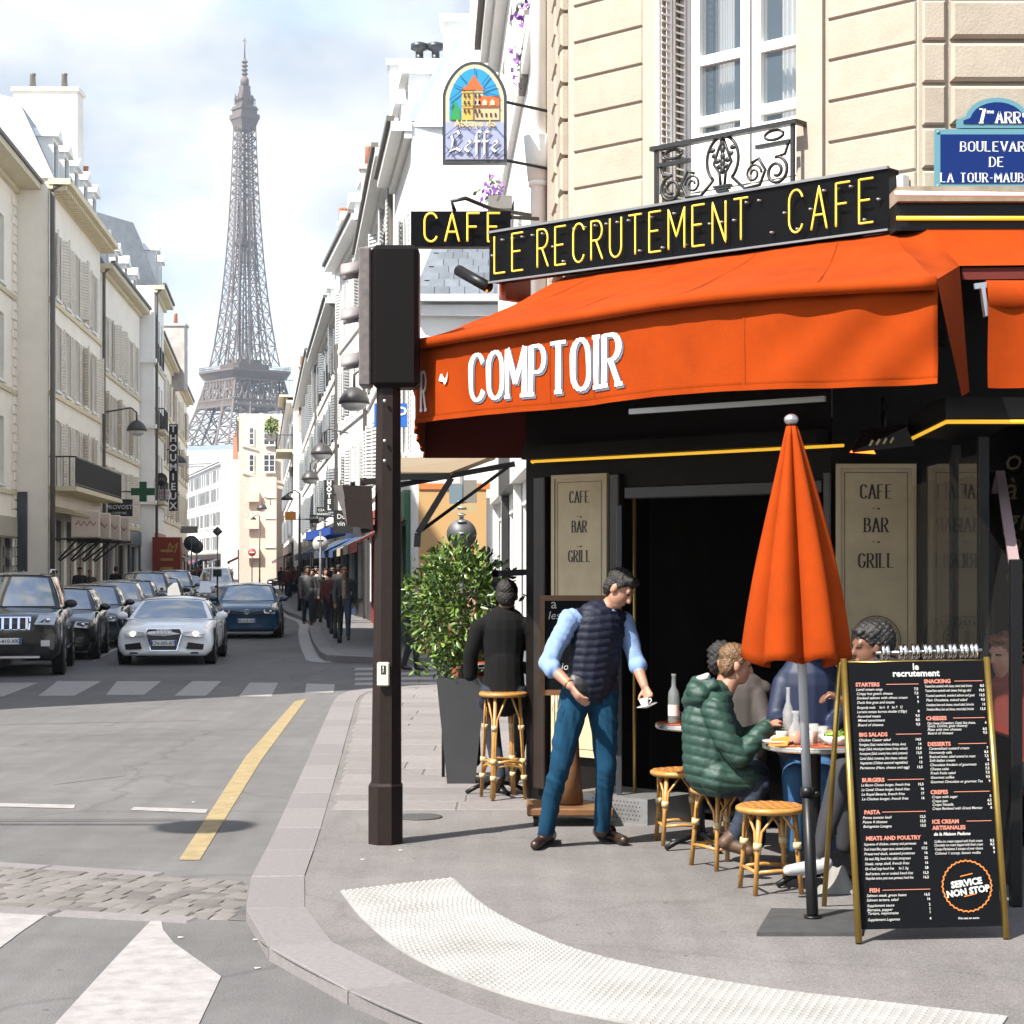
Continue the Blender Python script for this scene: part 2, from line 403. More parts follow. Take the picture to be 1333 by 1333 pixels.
kerb_row(pavement, KC, 1.02, .31, -.02, PZ+.006)
# stone slabs between kerb and facade
KI = [p for p in resample(KC, .25) if 8 < p.y < 28.6 and p.x < 2]
def kerb_x(y):
    best = min(KI, key=lambda p: abs(p.y-y)); return best.x
a = V((.066, -1, 0)).normalized(); yy = 13.9
while yy < 28.0:
    h = rnd.choice([.42, .5, .5, .6]); x = kerb_x(yy+h/2)+.36; xr = 1.0-.043*yy if yy > 14.4 else .55
    first = True
    while x < xr-.1:
        w = rnd.uniform(.55, 1.05)*(rnd.uniform(.4, 1) if first else 1); first = False; x2 = min(x+w, xr)
        q = MB(); g = .007; z = PZ+.006+rnd.uniform(-.001, .002)
        sk = -.02*(x2-x)
        lo = [V((x+g, yy+g, PZ-.03)), V((x2-g, yy+g+sk, PZ-.03)), V((x2-g, yy+h-g+sk, PZ-.03)), V((x+g, yy+h-g, PZ-.03))]
        mid = [flat(p, z-.005) for p in lo]; cc = sum(lo, V())/4; top = [flat(p+(cc-p).normalized()*.008, z) for p in lo]
        q.add(lo+mid+top, [(0,1,5,4),(1,2,6,5),(2,3,7,6),(3,0,4,7),(4,5,9,8),(5,6,10,9),(6,7,11,10),(7,4,8,11),(8,9,10,11)])
        part('paving_slab', q, M_slab, pavement); x = x2
    yy += h
# tactile band
up = spline([flat(G(x, y, PZ), PZ) for x, y in [(590,1144),(612,1165),(645,1189),(700,1217),(760,1240),(860,1264),(1000,1288),(1150,1306),(1312,1325)]], 6)
lo = spline([flat(G(x, y, PZ), PZ) for x, y in [(443,1161),(470,1195),(520,1237),(590,1272),(690,1306),(800,1330),(950,1358),(1100,1378),(1262,1397)]], 6)
mb = MB(); n = min(len(up), len(lo)); zt = PZ+.008
mb.add([flat(p, zt) for p in up[:n]]+[flat(p, zt) for p in lo[:n]]+[flat(p, PZ-.01) for p in up[:n]]+[flat(p, PZ-.01) for p in lo[:n]],
       [(i, i+1, n+i+1, n+i) for i in range(n-1)]+[(i, 2*n+i, 2*n+i+1, i+1) for i in range(n-1)]+[(n+i, n+i+1, 3*n+i+1, 3*n+i) for i in range(n-1)]+[(0, n, 3*n, 2*n), (n-1, 3*n-1, 4*n-1, 2*n-1)])
# tile joints follow the band; each tile a piece of the paving
nt_ = 9
tact = part('tactile_paving', mb, M_tactile, pavement)
dm = MB(); L = sum((up[i+1]-up[i]).length for i in range(n-1)); nu = int(L/.042); 
for i in range(nu):
    t = (i+.5)/nu*(n-1); k = int(t); fu = t-k; a = up[k].lerp(up[min(k+1, n-1)], fu); b = lo[k].lerp(lo[min(k+1, n-1)], fu); W = (b-a).length; nv = int(W/.042)
    for j in range(nv):
        c = a.lerp(b, (j+.5+(.5 if i % 2 else 0)*.9)/nv)
        if (c-a).length > W-.01: continue
        r = .013; ring = [(c.x+r*math.cos(q*PI/3), c.y+r*math.sin(q*PI/3)) for q in range(6)]
        dm.add([(x, y, zt-.001) for x, y in ring]+[(c.x+(x-c.x)*.55, c.y+(y-c.y)*.55, zt+.005) for x, y in ring], [(q, (q+1) % 6, 6+(q+1) % 6, 6+q) for q in range(6)]+[tuple(range(6, 12))])
o = part('tactile_dome', dm, M_tactile, pavement); o['kind'] = 'stuff'

# painted markings (flat sheets on the road)
def marking(name, pts, z=.004, m=M_paint, base=0.0):
    q = MB(); w = [flat(G(x, y, base), base+z) for x, y in pts]; q.add(w, [tuple(range(len(w)))]); return part(name, q, m, road)
for pts in ([(-45,889),(50,889),(4,907),(-110,907)], [(75,887),(132,887),(97,906),(50,906)], [(152,887),(210,887),(187,905),(138,905)],
            [(250,887),(288,887),(268,906),(227,906)], [(325,889),(362,889),(353,907),(311,907)], [(399,890),(436,891),(434,902),(397,902)]):
    marking('zebra_stripe', pts)
for i, y in enumerate((869.5, 876, 882.5, 889)):
    marking('zebra_stripe', [(463, y), (585, y-1), (585, y+2.2), (461, y+3.2)])
marking('yellow_line', [(384,913),(399,910),(340,990),(260,1120),(233,1120),(320,985)], m=M_yellow)
marking('give_way_dash', [(0,1046),(98,1048),(96,1053),(-20,1050)]); marking('give_way_dash', [(174,1051),(271,1054),(268,1059),(170,1055)])
marking('crossing_block', [(-40,1175),(82,1177),(30,1212),(-60,1280)])
marking('crossing_block', [(207,1188),(213,1212),(226,1228),(288,1272),(258,1336),(240,1400),(20,1400),(75,1330),(150,1248)])
marking('lane_line', [(120,862),(126,857),(152,842),(153,845)])
# darker asphalt for the cobble bed and the painted shadow line
M_bed_shadow = asphalt('asphalt_bed_shadow', (.075, .072, .072), .12, .3)
# cobble gutter strip with granite borders
st = MB()
A0 = flat(G(-90,1124), 0); A1 = flat(G(318,1150), 0); B0 = flat(G(-90,1178), 0); B1 = flat(G(322,1199), 0)
st.add([flat(p, .003) for p in (A0, A1, B1, B0)], [(0,1,2,3)]); part('cobble_bed', st, M_bed_shadow, road)
rows = 9; cnt = 0
proto = []
for k in range(6):
    q = MB(); l_, w_ = .5, .5
    top = [(-.42+rnd.uniform(-.05,.05), -.40+rnd.uniform(-.05,.05), 1), (.42+rnd.uniform(-.05,.05), -.40+rnd.uniform(-.05,.05), 1), (.42+rnd.uniform(-.05,.05), .40+rnd.uniform(-.05,.05), 1), (-.42+rnd.uniform(-.05,.05), .40+rnd.uniform(-.05,.05), 1)]
    q.add([(-.5,-.48,0),(.5,-.48,0),(.5,.48,0),(-.5,.48,0)]+[(p[0]*1.12, p[1]*1.15, .7) for p in top]+[(p[0]*.8, p[1]*.8, 1) for p in top]+[(0,0,1.06)],
          [(0,1,5,4),(1,2,6,5),(2,3,7,6),(3,0,4,7),(4,5,9,8),(5,6,10,9),(6,7,11,10),(7,4,8,11),(8,9,12),(9,10,12),(10,11,12),(11,8,12)], 0, True)
    proto.append(q.mesh('cobble', M_cobble))
for r_ in range(rows):
    t0 = (r_+.5)/rows; s = rnd.uniform(0, .03); a = A0.lerp(B0, t0); b = A1.lerp(B1, t0); Lr = (b-a).length; wd = ((A0-B0).length+(A1-B1).length)/2/rows
    x = rnd.uniform(0, .1)
    while x < Lr-.08 and cnt < 296:
        ln = rnd.uniform(.10, .17); c = a.lerp(b, (x+ln/2)/Lr)
        o = bpy.data.objects.new('cobble', rnd.choice(proto)); link(o, road); d = (b-a).normalized()
        o.location = flat(c, .001); o.rotation_euler = (rnd.uniform(-.04,.04), rnd.uniform(-.04,.04), math.atan2(d.y, d.x)+rnd.choice([0, PI])+rnd.uniform(-.05,.05)); o.scale = (ln-.006, wd*.97, rnd.uniform(.007, .014))
        x += ln; cnt += 1
for (a, b, off) in ((A0, A1, .12), (B0, B1, -.12)):
    d = (b-a).normalized(); nr = V((-d.y, d.x, 0)); 
    cur = [a+nr*(.0 if off > 0 else -.14), b+nr*(.0 if off > 0 else -.14)]
    kerb_row(road, cur, .8, .14, -.03, .012, name='border_stone')

# far pavements beyond the side street
RF = [(-1.9,38),(-2.87,46.3),(-4.76,62.5),(-6.77,73.7),(-9.8,95),(-14.5,130),(-22,180),(-29,232),(-52,290)]
def rfx(y):
    for (x0, y0), (x1, y1) in zip(RF, RF[1:]):
        if y <= y1: return x0+(x1-x0)*(y-y0)/(y1-y0)
    return RF[-1][0]
RK = [V((9, 36.2, 0)), V((-1.2, 36.0, 0)), V((-2.6, 36.2, 0)), V((-3.35, 37.0, 0)), V((-3.75, 39.5, 0))]+[V((rfx(y)-1.75, y, 0)) for y in (46.3, 54, 62.5, 73.7, 84, 95, 110, 130, 155, 180, 205, 232, 290)]
RKC = spline(RK, 5)
mb = MB(); mb.add([flat(p, .13) for p in RKC]+[V((20, 290, .13)), V((20, 36.2, .13))], [tuple(range(len(RKC)+2))])
M_farpave = asphalt('asphalt_far_pavement', (.14, .135, .135), .1, .2)
right_pavement = struct('street_pavement', mb, M_farpave, 'raised pavement along the shops on the right side of the street')
near = [p for p in RKC if p.y < 130]
kerb_row(right_pavement, near, 1.6, .32, 0, .136)
mb = MB()   # pale granite gutter beside the kerb
gp = [p for p in RKC if 36.1 < p.y < 180 and p.x < -3]
gl = [p+V((-.62, 0, 0)) for p in gp]; n = len(gp)
mb.add([flat(p, .005) for p in gp]+[flat(p, .005) for p in gl], [(i, i+1, n+i+1, n+i) for i in range(n-1)])
part('gutter_strip', mb, mat('granite_gutter', (.27, .26, .26), .8, var=.15, vscale=4), road)
def lfx(y): return -15.8-.0845*(y-64) if y < 92 else -18.17-.127*(y-92)
def lkx(y): return -9.55-.11*(y-33)
LK = [V((-30, 21.5, 0)), V((-12.5, 21.6, 0)), V((-9.6, 22.6, 0)), V((-8.9, 25.5, 0))]+[V((lkx(y), y, 0)) for y in (33, 50, 70, 95, 130, 180, 240, 300)]
LKC = spline(LK, 5)
mb = MB(); mb.add([flat(p, .13) for p in LKC]+[V((-90, 300, .13)), V((-90, 21.5, .13))], [tuple(range(len(LKC)+1, -1, -1))])
left_pavement = struct('street_pavement', mb, M_farpave, 'raised pavement along the shaded left side of the street')
kerb_row(left_pavement, [p for p in LKC if 24 < p.y < 110], 1.6, -.3, 0, .136)
# ================================================================== the cafe at the corner
CA = V((.43, 14.27, 0)); CB = V((2.64, 12.2, 0)); CU = (CB-CA).normalized(); CN = V((CU.y, -CU.x, 0))
if CN.y > 0: CN = -CN
CLEN = (CB-CA).length; CF = frame(CA, CU, CN)
def pick(px, py, d=0.0, o=CA, u=CU, n=CN):
    """(s, z) where the ray through a pixel meets the facade plane moved d outward"""
    ray = V(((px-CX)/F, 1, -(py-HY)/F)); org = V((0,0,CAM_H)); t = ((V((o[0], o[1], 0))+n*d)-org).dot(n)/ray.dot(n); p = org+ray*t
    return (p-V((o[0], o[1], 0))).dot(u), p.z
M_stone = mat('cream_limestone', (.315, .272, .215), .8, var=.10, vscale=5, bump=.18, bscale=60, obj_var=.05)
M_stone_plain = mat('cream_limestone_plain', (.33, .288, .232), .8, var=.09, vscale=3, bump=.12, bscale=50)
M_white = mat('white_paint', (.78, .77, .74), .5, var=.05, vscale=3)
M_whiteplaster = mat('white_plaster', (.84, .83, .81), .8, var=.07, vscale=1.5, bump=.08, bscale=20)
M_creamplaster = mat('cream_plaster', (.66, .60, .50), .8, var=.07, vscale=1.2, bump=.08, bscale=20)
M_black = mat('black_paint', (.005, .005, .0055), .4, spec=.25)
M_iron = mat('wrought_iron', (.008, .0085, .009), .45, var=.2, vscale=30)
M_darkwood = mat('dark_wood', (.006, .0045, .0035), .5, spec=.12, var=.3, vscale=8, bump=.1)
M_glassd = mat('window_glass', (.03, .045, .055), .03, spec=.9, ior=1.6)
M_orange = mat('orange_canvas', (.245, .031, .0016), .85, var=.16, vscale=2.2, bump=.25, bscale=230, spec=.08)
M_orange_in = mat('orange_canvas_lining', (.10, .007, .002), .85, var=.08, vscale=5)
M_neon = mat('yellow_neon', (.62, .45, .05), .35, emit=(1, .70, .06), estr=.12)
M_ledy = mat('yellow_light_tube', (.5, .3, .03), .4, emit=(1, .55, .04), estr=.22)
M_tin = mat('galvanised_metal', (.45, .46, .47), .35, metal=.9, var=.1)
M_zinc = mat('zinc', (.26, .29, .32), .45, metal=.35, var=.15, vscale=2)
cafe = thing('cafe_building', 'cream limestone corner building with rusticated courses above the cafe', 'building', (2.4, 14.5, PZ))

# --- upper walls
wx0, wz0 = pick(866, 264); wx1, _ = pick(1040, 262); wz1 = 7.35
mb = MB(CF); holes_wall(mb, 0, CLEN, 3.9, 17, [(wx0, wx1, wz0, wz1), (wx0, wx1, 8.6, 11), (wx0, wx1, 12, 14.2)], .32)
# boulevard side (faces the camera) and street side, and the back
BF = frame(CB, (1,0,0), (0,-1,0)); mb.xf = BF; holes_wall(mb, 0, 7, 3.9, 17, [(1.4, 2.6, 5.1, 7.3)], .3)
SU = V((-.043, 1, 0)).normalized(); SN = V((-SU.y, SU.x, 0)); SF = frame(CA, SU, SN)
mb.xf = SF; holes_wall(mb, 0, 3.3, 2.75, 17, [], .3)
mb.xf = None
bk = [CA, CA+SU*3.3, V((9.6, 18.5, 0)), V((9.6, 12.2, 0)), CB]
mb.add([flat(p, 17) for p in bk], [(0,1,2,3,4)]); mb.quad(flat(bk[1], PZ), flat(bk[2], PZ), flat(bk[2], 17), flat(bk[1], 17)); mb.quad(flat(bk[2], PZ), flat(bk[3], PZ), flat(bk[3], 17), flat(bk[2], 17))
part('wall', mb, M_stone_plain, cafe)
def block(xf, s0, s1, z0, z1, d=.03, bev=.014, parent=cafe, m=M_stone, name='stone_block'):
    q = MB(xf); g = .002
    q.add([(s0,g,z0),(s1,g,z0),(s1,g,z1),(s0,g,z1),(s0,d-bev,z0),(s1,d-bev,z0),(s1,d-bev,z1),(s0,d-bev,z1),(s0+bev,d,z0+bev),(s1-bev,d,z0+bev),(s1-bev,d,z1-bev),(s0+bev,d,z1-bev)],
          [(0,1,5,4),(1,2,6,5),(2,3,7,6),(3,0,4,7),(4,5,9,8),(5,6,10,9),(6,7,11,10),(7,4,8,11),(8,9,10,11)])
    return part(name, q, m, parent)
CH = .276; zj = 5.817
sl1, _ = pick(838, 100); sr0, _ = pick(1079, 100)
for k in range(-6, 7):
    z = zj+k*CH
    block(CF, .06, sl1, z+.008, z+CH-.008, .018, .008)
    block(CF, sr0, CLEN-.015, z+.008, z+CH-.008, .018, .008)
    block(BF, .02, .17, z+.011, z+CH-.011, .035); block(BF, .20, 1.05, z+.016, z+CH-.016, .06, .022)
    # stepped quoins round the corner onto the street side
    block(SF, .05, .55 if k % 2 else .38, z+.014, z+CH-.014, .06, .02); block(SF, .75 if k % 2 else .6, 1.15, z+.014, z+CH-.014, .06, .02)
def strip(xf, s0, s1, z0, z1, d0, d1, name, m, parent=cafe):
    q = MB(xf); q.box((s0, d0, z0), (s1, d1, z1)); return part(name, q, m, parent)
strip(CF, sl1+.02, wx0-.002, 4.0, 7.6, .002, .036, 'window_surround', M_stone_plain); strip(CF, wx1+.002, sr0-.03, 4.0, 7.6, .002, .036, 'window_surround', M_stone_plain)
# --- french window
WW = wx1-wx0
win = part('window', (lambda q: (q.box((wx0, -.30, wz0), (wx0+.07, -.2, wz1)), q.box((wx1-.07, -.30, wz0), (wx1, -.2, wz1)), q.box((wx0+.07, -.30, wz0), (wx1-.07, -.2, wz0+.08)), q)[-1])(MB(CF)), M_white, cafe)
mid = (wx0+wx1)/2+.04
for (a, b) in ((wx0+.09, mid-.012), (mid+.012, wx1-.075)):
    q = MB(CF); fr = .075
    q.box((a, -.27, wz0+.09), (a+fr, -.19, wz1)); q.box((b-fr, -.27, wz0+.09), (b, -.19, wz1))
    zb = [wz0+.09, pick(1000, 228)[1], pick(1000, 132)[1], 6.85, wz1-.08]
    zs = [(wz0+.09, wz0+.5), (5.06, 5.13), (5.50, 5.57), (6.42, 6.49), (wz1-.09, wz1)]
    for c, e in zs: q.box((a+fr, -.265, c), (b-fr, -.195, e))
    cs = part('casement', q, M_white, win)
    for (c0, e0), (c1, e1) in zip(zs, zs[1:]):
        g = MB(CF); g.quad((a+fr, -.23, e0), (b-fr, -.23, e0), (b-fr, -.23, c1), (a+fr, -.23, c1)); part('pane', g, mat('clear_pane', (.10,.14,.17), .02, spec=1, ior=1.5, alpha=.45), win)
# pleated curtains
def curtain(s0, s1, z0, z1, d):
    q = MB(CF); q.grid(lambda u, v: (s0+(s1-s0)*u*(1-.25*v*0), d+.022*math.sin(u*46+1.3*math.sin(u*9)), z0+(z1-z0)*v), 60, 2); return q
o = part('curtain', curtain(wx0+.15, mid-.3, wz0, wz1, -.42), mat('sheer_curtain', (.72,.71,.70), .9), win); part('curtain', curtain(mid+.12, wx1-.1, wz0, wz1, -.42), MATS['sheer_curtain'], win)
q = MB(CF); q.box((wx0-.3, -2.0, wz0-.1), (wx1+.3, -1.9, wz1+.3)); part('room_wall', q, mat('dim_room', (.20,.17,.15), .9), cafe)
# folded shutter in the left reveal
q = MB(CF)
for s in (0, 1):
    x0 = wx0+.008; d0 = -.19+s*.165; d1 = d0+.15
    q.box((x0, d0, wz0+.05), (x0+.035, d0+.025, wz1)); q.box((x0, d1-.025, wz0+.05), (x0+.035, d1, wz1))
    z = wz0+.05
    while z < wz1-.04:
        q.hexa([(x0+.004, d0+.025, z), (x0+.045, d0+.025, z-.012), (x0+.045, d1-.025, z-.012), (x0+.004, d1-.025, z), (x0+.004, d0+.025, z+.012), (x0+.045, d0+.025, z), (x0+.045, d1-.025, z), (x0+.004, d1-.025, z+.012)]); z += .052
part('shutter', q, mat('grey_shutter', (.62,.60,.57), .6), win)
# --- balcony grille
bal = thing('balcony_railing', 'black wrought iron window railing with scrolls above the neon cafe sign', 'railing', tuple(CF @ V(((wx0+wx1)/2, .1, wz0-.02))))
bx0 = pick(853, 230, .14)[0]; bx1 = pick(1034, 180, .14)[0]; bz0 = pick(945, 258, .14)[1]; bz1 = pick(1034, 156, .14)[1]; D = .14
q = MB(CF); q.box((bx0-.03, D-.03, bz1-.03), (bx1+.03, D+.03, bz1)); q.box((bx0-.03, .0, bz1-.03), (bx0+.0, D-.03, bz1)); q.box((bx1, .0, bz1-.03), (bx1+.03, D-.03, bz1)); part('top_rail', q, M_iron, bal)
q = MB(CF); q.box((bx0, D-.012, bz0), (bx1, D+.012, bz0+.02)); q.box((bx0, 0, bz0), (bx0+.02, D-.012, bz0+.02)); part('bottom_rail', q, M_iron, bal)
for s in (bx0+.012, bx1-.012):
    q = MB(CF); q.box((s-.013, D-.013, bz0+.021), (s+.013, D+.013, bz1-.031)); part('end_post', q, M_iron, bal)
def curl(mb_, c, r, a0, turns, d, th=.009, flip=1, grow=.75):
    pts = []
    for i in range(int(22*turns)+1):
        a = a0+flip*2*PI*i/22; rr = r*(1-grow*i/(22*turns)); pts.append((c[0]+rr*math.cos(a), d, c[1]+rr*math.sin(a)))
    mb_.tube(pts, th, 6)
bc = (bx0+bx1)/2; bh = bz1-bz0; q = MB(CF); r = bh*.30
# central lyre
q.tube([(bc+bh*.30*math.cos(t), D, bz0+bh*.60+bh*.36*math.sin(t)) for t in np.linspace(-PI*.30, PI*1.30, 26)], .012, 6)
for sg in (-1, 1):
    q.tube([(bc+sg*bh*.17*k, D, z) for k, z in ((.2, bz0+bh*.18), (.35, bz0+bh*.40), (1.0, bz0+bh*.55), (.5, bz0+bh*.75), (.1, bz0+bh*.92))], .011, 6)
    q.tube([(bc+sg*bh*k, D, bz0+bh*z) for k, z in ((.18,.31),(.42,.10),(.70,.12),(.80,.33),(.68,.52),(.55,.47))], .012, 6)
    curl(q, (bc+sg*bh*.58, bz0+bh*.30), bh*.15, 0 if sg > 0 else PI, 1.5, D, .009, sg)
    ex = bx1-.03 if sg > 0 else bx0+.03
    curl(q, (ex-sg*bh*.26, bz0+bh*.28), bh*.22, PI/2, 1.6, D, .012, -sg)
    q.tube([(ex-sg*.01, D, bz0+bh*.72), (ex-sg*bh*.1, D, bz0+bh*.52), (ex-sg*bh*.28, D, bz0+bh*.49)], .011, 6)
    q.box((min(ex, ex-sg*bh*.62), D-.02, bz0+bh*.66), (max(ex, ex-sg*bh*.62), D+.02, bz0+bh*.72))
    q.tube([(ex-sg*bh*.30+bh*.17*math.cos(t), D, bz0+bh*.83+bh*.07*math.sin(t)) for t in np.linspace(0, 2*PI, 17)], .011, 6)
    for k in range(4): q.sphere((bc+sg*bh*(.05+.05*k), D, bz0+bh*(.5+.09*k)), (.03, .012, .02), 8, 5)
for k, (w_, z) in enumerate([(.16,.20),(.13,.16),(.10,.12),(.05,.07)]): q.box((bc-bh*w_, D-.02, bz0+bh*(z-.02)), (bc+bh*w_, D+.02, bz0+bh*(z+.01)))
for z in (.45,.55,.65,.76,.86): q.sphere((bc, D, bz0+bh*z), (.022, .014, .035), 8, 6)
part('scrollwork', q, M_iron, bal)

# --- street-side downpipe
dp = MB(); 
px0 = P(704, 300, 17.0)
dx = px0.x-.02
dp.tube([(dx, 17.0, 2.9), (dx, 17.0, 17)], .075, 14); dp.tube([(dx, 17.0, 5.35), (dx, 17.0, 5.75)], [.10, .14], 14)
for z in (3.3, 5.3, 7.2): dp.tube([(dx, 17.0, z), (dx, 17.0, z+.06)], .095, 14)
part('downpipe', dp, M_white, cafe)

# --- ground floor: dark shopfront
o_l, _ = pick(812, 800); o_r, _ = pick(1088, 800); ZF = 2.62
GL = -.44   # the shopfront runs a little past the stone corner above
mb = MB(CF); holes_wall(mb, GL, 2.36, PZ, 3.9, [(o_l, o_r-.02, PZ, 2.45)], .3, 0, .0)
GB = V((2.15, 12.62, 0)); gbf = frame(GB, (1,0,0), (0,-1,0)); mb.xf = gbf; holes_wall(mb, 0, 7, PZ, 3.9, [(.75, 3.2, .7, 2.5)], .2)
GS = frame(CA+CU*GL, V((.02,1,0)), V((-1,.02,0))); mb.xf = GS; holes_wall(mb, 0, 2.9, PZ, 2.75, [(.18, 1.0, .8, 2.35), (1.15, 2.7, .8, 2.35)], .12, 0, 0)
mb.xf = CF; mb.quad((GL,0,2.75),(0.02,0,2.75),(.02,-.6,2.75),(GL,-2.9,2.75))
part('shopfront', mb, M_darkwood, cafe)
q = MB(); q.box((2.2, 12.55-.22, 3.9), (9, 12.62, 3.96)); part('soffit', q, M_darkwood, cafe)
# interior room
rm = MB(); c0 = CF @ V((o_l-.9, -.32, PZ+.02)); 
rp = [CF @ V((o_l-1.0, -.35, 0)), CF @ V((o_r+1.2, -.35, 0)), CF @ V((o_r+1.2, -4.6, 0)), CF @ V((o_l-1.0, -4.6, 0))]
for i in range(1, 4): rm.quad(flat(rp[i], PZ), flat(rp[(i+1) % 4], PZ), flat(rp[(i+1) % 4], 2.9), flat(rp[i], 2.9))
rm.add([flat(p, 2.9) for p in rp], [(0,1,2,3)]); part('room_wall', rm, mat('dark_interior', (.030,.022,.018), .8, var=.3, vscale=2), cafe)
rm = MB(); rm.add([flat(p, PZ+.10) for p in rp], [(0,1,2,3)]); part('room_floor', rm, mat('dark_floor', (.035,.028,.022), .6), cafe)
# bar counter inside with a few lit bottles
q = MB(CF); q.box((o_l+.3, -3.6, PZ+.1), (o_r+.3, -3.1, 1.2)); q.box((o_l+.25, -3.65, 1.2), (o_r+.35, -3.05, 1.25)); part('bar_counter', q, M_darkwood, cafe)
# yellow tube along the top of the shopfront
s0, z0 = pick(692, 600, .12); s1, z1 = pick(1098, 585, .12)
q = MB(CF); q.tube([(s0, .12, 2.665), (s1, .12, 2.665)], .011, 8); q.tube([CF @ V((s0, .12, 2.665)) if False else (s0, .12, 2.665), (s0-.45, -.45, 2.665)], .009, 8); part('light_tube', q, M_ledy, cafe)
q = MB(CF); q.box((s0-.05, 0.0, 2.68), (2.36, .18, 2.78)); part('fascia_ledge', q, M_darkwood, cafe)
# upper fascia over the boulevard awning: ledge, black box, yellow tube
q = MB(); a = P(1162, 264, 12.0); b = P(1500, 250, 12.0); q.box((a.x, 11.84, a.z-.02), (5, 12.1, P(1200,249,12).z)); part('cornice_ledge', q, mat('weathered_ledge', (.22,.18,.13), .8, var=.3, vscale=6), cafe)
q = MB(); q.box((a.x, 11.9, P(1200,300,11.9).z), (5, 12.1, a.z-.025)); part('fascia_box', q, M_black, cafe)
q = MB(); q.tube([P(1167, 284, 11.86), P(1500, 284, 11.86)], .014, 8); part('light_tube', q, M_ledy, cafe)
q = MB(); q.tube([P(1165, 258, 11.8)+V((0,0,.03)), P(1500, 262, 11.8)+V((0,0,.03))], .016, 8); part('cable_duct', q, M_white, cafe)
q = MB(CF); q.box((CLEN-.35, .035, 3.98), (CLEN-.05, .11, pick(1160,235)[1])); part('ledge_block', q, M_white, cafe)
# under-awning yellow tube on the right
q = MB(); pa = P(1183, 573, 11.3); pb = P(1232, 549, 10.6); pc = P(1420, 549, 10.6); q.tube([pa, pb, pc], .012, 8); part('light_tube', q, M_ledy, cafe)
q = MB(); q.hexa([pa+V((0,.02,.02)), pb+V((0,.02,.02)), pb+V((.5,.5,.02)), pa+V((.5,.4,.02)), pa+V((0,.02,.14)), pb+V((0,.02,.14)), pb+V((.5,.5,.14)), pa+V((.5,.4,.14))]); q.box((pb.x, pb.y+.02, pb.z+.02), (pb.x+1.6, pb.y+.6, pb.z+.14)); part('lintel', q, M_black, cafe)

M_wood2 = mat('varnished_dark_wood', (.016,.0105,.007), .3, var=.35, vscale=9, spec=.4)
def onf(px): return pick(px, 800, .03)[0]
for x0, x1, z0_, z1_ in ((697,712,PZ+.1,2.55),(796,808,PZ+.1,2.55),(1074,1084,PZ+.1,2.5)):
    q = MB(CF); q.bbox((onf(x0), .004, z0_), (onf(x1), .06, z1_), .008); part('pilaster', q, M_wood2, cafe)
q = MB(CF); q.bbox((onf(812), -.06, 2.36), (onf(1070), .03, 2.45), .008); part('door_head', q, M_wood2, cafe)
q = MB(); b_ = P(826, 0, 13.5); q.tube([(b_.x, 13.5, PZ+.1), (b_.x, 13.5, 2.35)], .012, 8); part('brass_pole', q, mat('old_brass', (.30,.19,.05), .35, metal=.8), cafe)
q = MB(); b_ = P(806, 0, 13.35); q.bbox((b_.x-.02, 13.33, PZ), (b_.x+.02, 13.37, 2.3), .005); part('door_post', q, mat('steel_post', (.06,.06,.065), .4, metal=.5), cafe)
